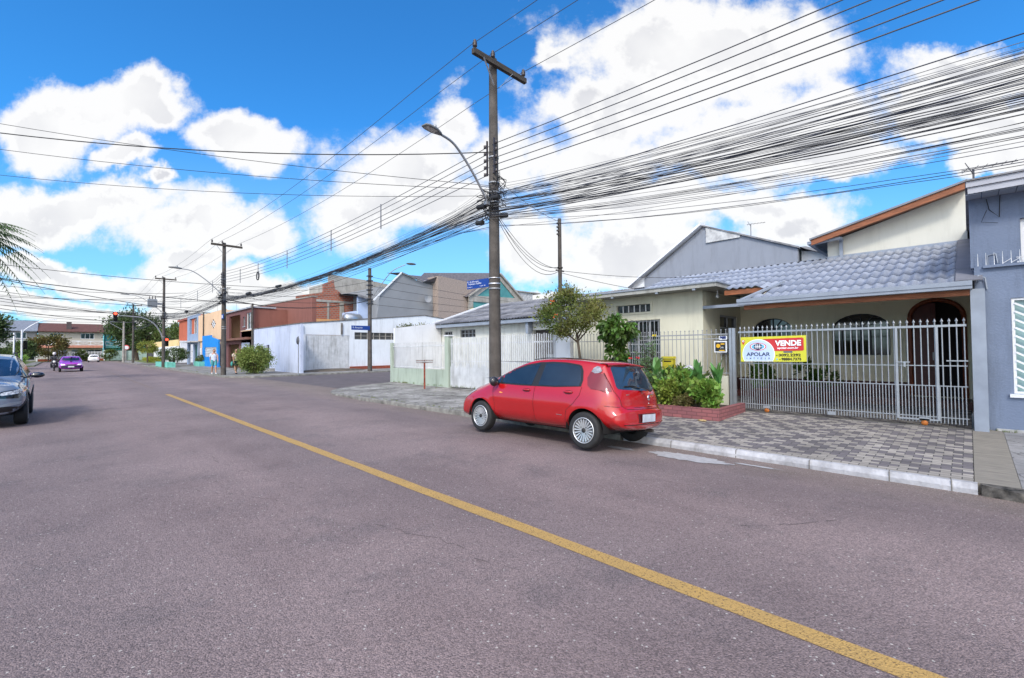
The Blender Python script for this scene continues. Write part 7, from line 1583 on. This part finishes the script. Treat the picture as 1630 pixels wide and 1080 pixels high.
t=thing('glass_gable_house','house with slate roof and white edged glass gable behind the nearest pole','house',(42,40,.1))
GG=mat('green tinted glass',(.10,.28,.25),.12,.2,1,spec=.8)
MB().slab([(33.4,5.6),(42.3,5.6),(42.2,7.9),(38.2,10.9),(33.4,7.9)],'Y',40.5,.2,[[(34.6,8.0),(40.9,8.2),(38.2,10.3)],rect(34.0,5.9,41.5,7.3)]).build('gable_frame',RAW,t); flat(33.6,40.62,5.8,41.9,40.66,7.5,'glass_wall',GG,t); g=MB(); g.slab([(34.4,7.9),(41.1,8.1),(38.2,10.5)],'Y',40.6,.05); g.build('gable_glass',GG,t)
g=MB(); g.bar((38.2,40.4,11.0),(43.2,40.4,7.3),.2,.3,up=(0,1,0)); g.bar((33.2,40.4,7.8),(38.2,40.4,11.0),.15,.16,up=(0,1,0)); g.build('white_verge',RAW,t)
g=MB(); g.add([(33.1,40.6,7.75),(38.2,40.6,11.1),(35.0,52,12.2),(30.0,47,9.6),(43.3,40.6,7.3),(43.3,52,7.3)],[(0,1,2,3),(1,4,5,2)]); g.build('slate_roof',SLATE,t); flat(33.6,40.8,.1,42,50,7.0,'body',GRG,t); flat(33.6,40.2,5.6,38,40.49,6.5,'yellow_band',mat('pale yellow',(.5,.5,.3),.8),t)
t=thing('roof_tank_room','small flaking white roof room right of the glass gable','building',(49,44,.1)); flat(44.5,44,7,48.0,47,9.7,'walls',mat('flaking white panel',(.6,.6,.6)),t); flat(44.2,43.8,9.7,49.5,47.2,9.85,'slab',RAW,t); flat(44.5,44.1,.1,48,47,7,'body',GRG,t)
def dish(c,r,label):
    m_=MB(); m_.lathe([(0,.10),(r*.5,.07),(r,0)],c,'y',16); m_.tube([(c[0],c[1]+.05,c[2]-r),(c[0],c[1]+.2,c[2]+.02)],.03,5); m_.top('satellite_dish',mat('dish grey',(.35,.35,.36),.6),label,'satellite dish',recalc=False)
dish((28.3,41.3,7.3),.45,'small dish on a stalk beside the grey gable'); 
antenna((29.3,41.5,8.6),'tall aerial left of the grey gable',1.4,R(20))
# beyond the crossing
YW=mat('yellow ochre render',(.75,.56,.28),.9,.08,.6)
t=thing('ochre_wall_house','low ochre and white walled house beyond the crossing','house',(13,100,.1)); MB().slab(rect(87,0,122,2.7),'X',13,.2).build('white_wall',WHT,t); MB().slab(rect(87,2.701,125,3.7),'X',13.05,.2).build('ochre_band',YW,t); flat(13.3,86.5,.1,20,124,3.5,'body',WHT,t); flat(12.6,112,.1,12.95,117,3.0,'dark_gate',mat('dark gate',(.06,.06,.07),.7),t); g=MB(); g.slab([(17.0,3.7),(17.2,4.7),(18.8,4.7),(19.2,3.7)],'Y',92,6); g.build('dormer',YW,t)
t=thing('red_house','red brick house with flat roof beyond the crossing','house',(19,98,.1)); MB().box(17,92,.1,30,112,7.8).build('walls',mat('brick red render',(.40,.10,.05),.9,.12,.8),t); flat(16.7,91.7,7.8,30,112,8.15,'roof_edge',mat('red roof edge',(.35,.09,.06),.7),t); window(t,'Y',92,18.2,4.4,20.5,6.4,2,1,fm_=WHT)
antenna((20,95,8.1),'aerial on the red house',2.2,.3,'aerials on the red house'); antenna((23,95,8.1),'second aerial on the red house, to the right',2.6,1.0,'aerials on the red house')
t=thing('pale_house','small pale house with dark dormer between the largest tree and the red house','house',(16,130,.1)); MB().box(15.5,127,.1,27,140,7.2).build('walls',mat('pale lime render',(.5,.55,.40),.9),t); g=MB(); g.slab([(19.5,5),(24,5),(21.8,8.4)],'Y',126.5,4); g.build('dormer',mat('brown dormer',(.14,.09,.07),.8),t); window(t,'Y',127,16.2,4.5,19,6.5,2,1,fm_=WHT)
# terraced house at the end of the road
def far_house(x0,x1,label,walls,roofm,name,bal,h=8.2,y=140):
    t=thing(name,label,'house',((x0+x1)/2,y,.1)); c=(x0+x1)/2; W2=x1-x0
    H=[rect(x0+W2*.16,4.9,x0+W2*.36,6.2),rect(x0+W2*.64,4.9,x0+W2*.86,6.2),rect(x0+W2*.50,.3,x0+W2*.66,2.5),rect(x0+W2*.74,.3,x0+W2*.98,2.5),rect(x0+W2*.2,.3,x0+W2*.44,2.4)]
    MB().slab(rect(x0,0,x1,6.6),'Y',y,.25,H).build('walls',walls,t)
    for i,r_ in enumerate(H): window(t,'Y',y,r_[0][0],r_[0][1],r_[2][0],r_[2][1],3 if i<2 else 2,1,fm_=WHT if i<2 else FRM,fr=.1,sill=False)
    MB().box(x0+.1,y+.5,.1,x1-.1,y+9,6.5).build('body',walls,t)
    g=MB(); g.slab([(y-.8,6.55),(y+4.5,h+.3),(y+9.5,6.55),(y+9.5,6.4),(y-.8,6.4)],'X',x0-.15,W2+.3); g.build('roof',roofm,t)
    flat(x0+W2*.42,y+.6,6.9,x0+W2*.5,y+1.6,h+.5,'chimney',mat('dark chimney',(.1,.08,.08),.9),t)
    flat(x0,y-1.0,2.95,x1,y-.01,3.5,'balcony_slab',bal,t)
    g=MB(); g.box(x0,y-1.0,4.35,x1,y-.94,4.5); g.box(x0,y-1.0,3.5,x1,y-.94,3.6); k=5
    for i in range(k+1): g.box(x0+W2*i/k-.06,y-1.0,3.6,x0+W2*i/k+.06,y-.94,4.35)
    for i in range(k):
        a=x0+W2*i/k;b=x0+W2*(i+1)/k; g.bar((a,y-.97,3.6),(b,y-.97,4.35),.05,.08); g.bar((a,y-.97,4.35),(b,y-.97,3.6),.05,.08)
    g.build('balcony_rail',WHT,t)
    return t
far_house(-3.3,7.0,'two storey house with red brown tiled roof and white balcony facing down the road',mat('beige far render',(.46,.43,.37),.9,.06,.5),mat('red brown tiles',(.13,.055,.045),.8,.25,3),'balcony_house',mat('salmon band',(.62,.27,.19),.8))
far_house(-14,-3.5,'greyer two storey house left of the balcony house, partly behind trees',mat('grey far render',(.28,.27,.27),.9,.06,.5),mat('grey far tiles',(.20,.22,.27),.8,.2,3),'grey_far_house',mat('pale band',(.5,.5,.5),.8),h=8.6)
far_house(7.6,18,'white and brown roofed house mostly hidden by the largest tree',mat('teal far render',(.10,.42,.42),.9,.06,.5),mat('brown far tiles',(.16,.11,.10),.8,.2,3),'teal_house',mat('teal band',(.2,.5,.5),.8),h=7.9,y=143)
t=thing('white_front_fence','long white slatted fence in front of the balcony house','fence',(2,134.5,.1)); g=MB(); [g.box(-3.3+.24*i,134.5,.55,-3.2+.24*i,134.56,2.1) for i in range(43)]; g.box(-3.3,134.57,1.9,7,134.62,2.0); g.build('slats',WHT,t); flat(-3.3,134.45,.0,7.0,134.65,.55,'brick_base',BRK,t)
for x in(-3.3,.2,3.6,7.0): flat(x-.12,134.4,.0,x+.12,134.7,2.4,'post',WHT,t)
t=thing('teal_front_wall','pale teal garden wall right of the white slatted fence','wall',(12,134.5,.1)); flat(7.3,134.5,.0,18,134.7,2.2,'wall',mat('pale teal wall',(.42,.58,.55),.9,.12,1,stain=.5),t); flat(10.2,134.3,0,10.7,134.8,2.7,'pier',RAW,t)
t=thing('green_parasols','lime green canopy behind the grey crossover at the left edge','canopy',(-5.6,58,.1)); g=MB(); g.add([(-7,56,2.3),(-3.9,56,2.3),(-3.9,60,2.3),(-7,60,2.3),(-5.4,58,2.9)],[(0,1,4),(1,2,4),(2,3,4),(3,0,4)]); g.build('canopy_cloth',mat('lime canopy',(.35,.62,.04),.7,trans=.3),t); MB().cyl((-5.4,58,.1),(-5.4,58,2.8),.05).build('canopy_post',WHT,t)
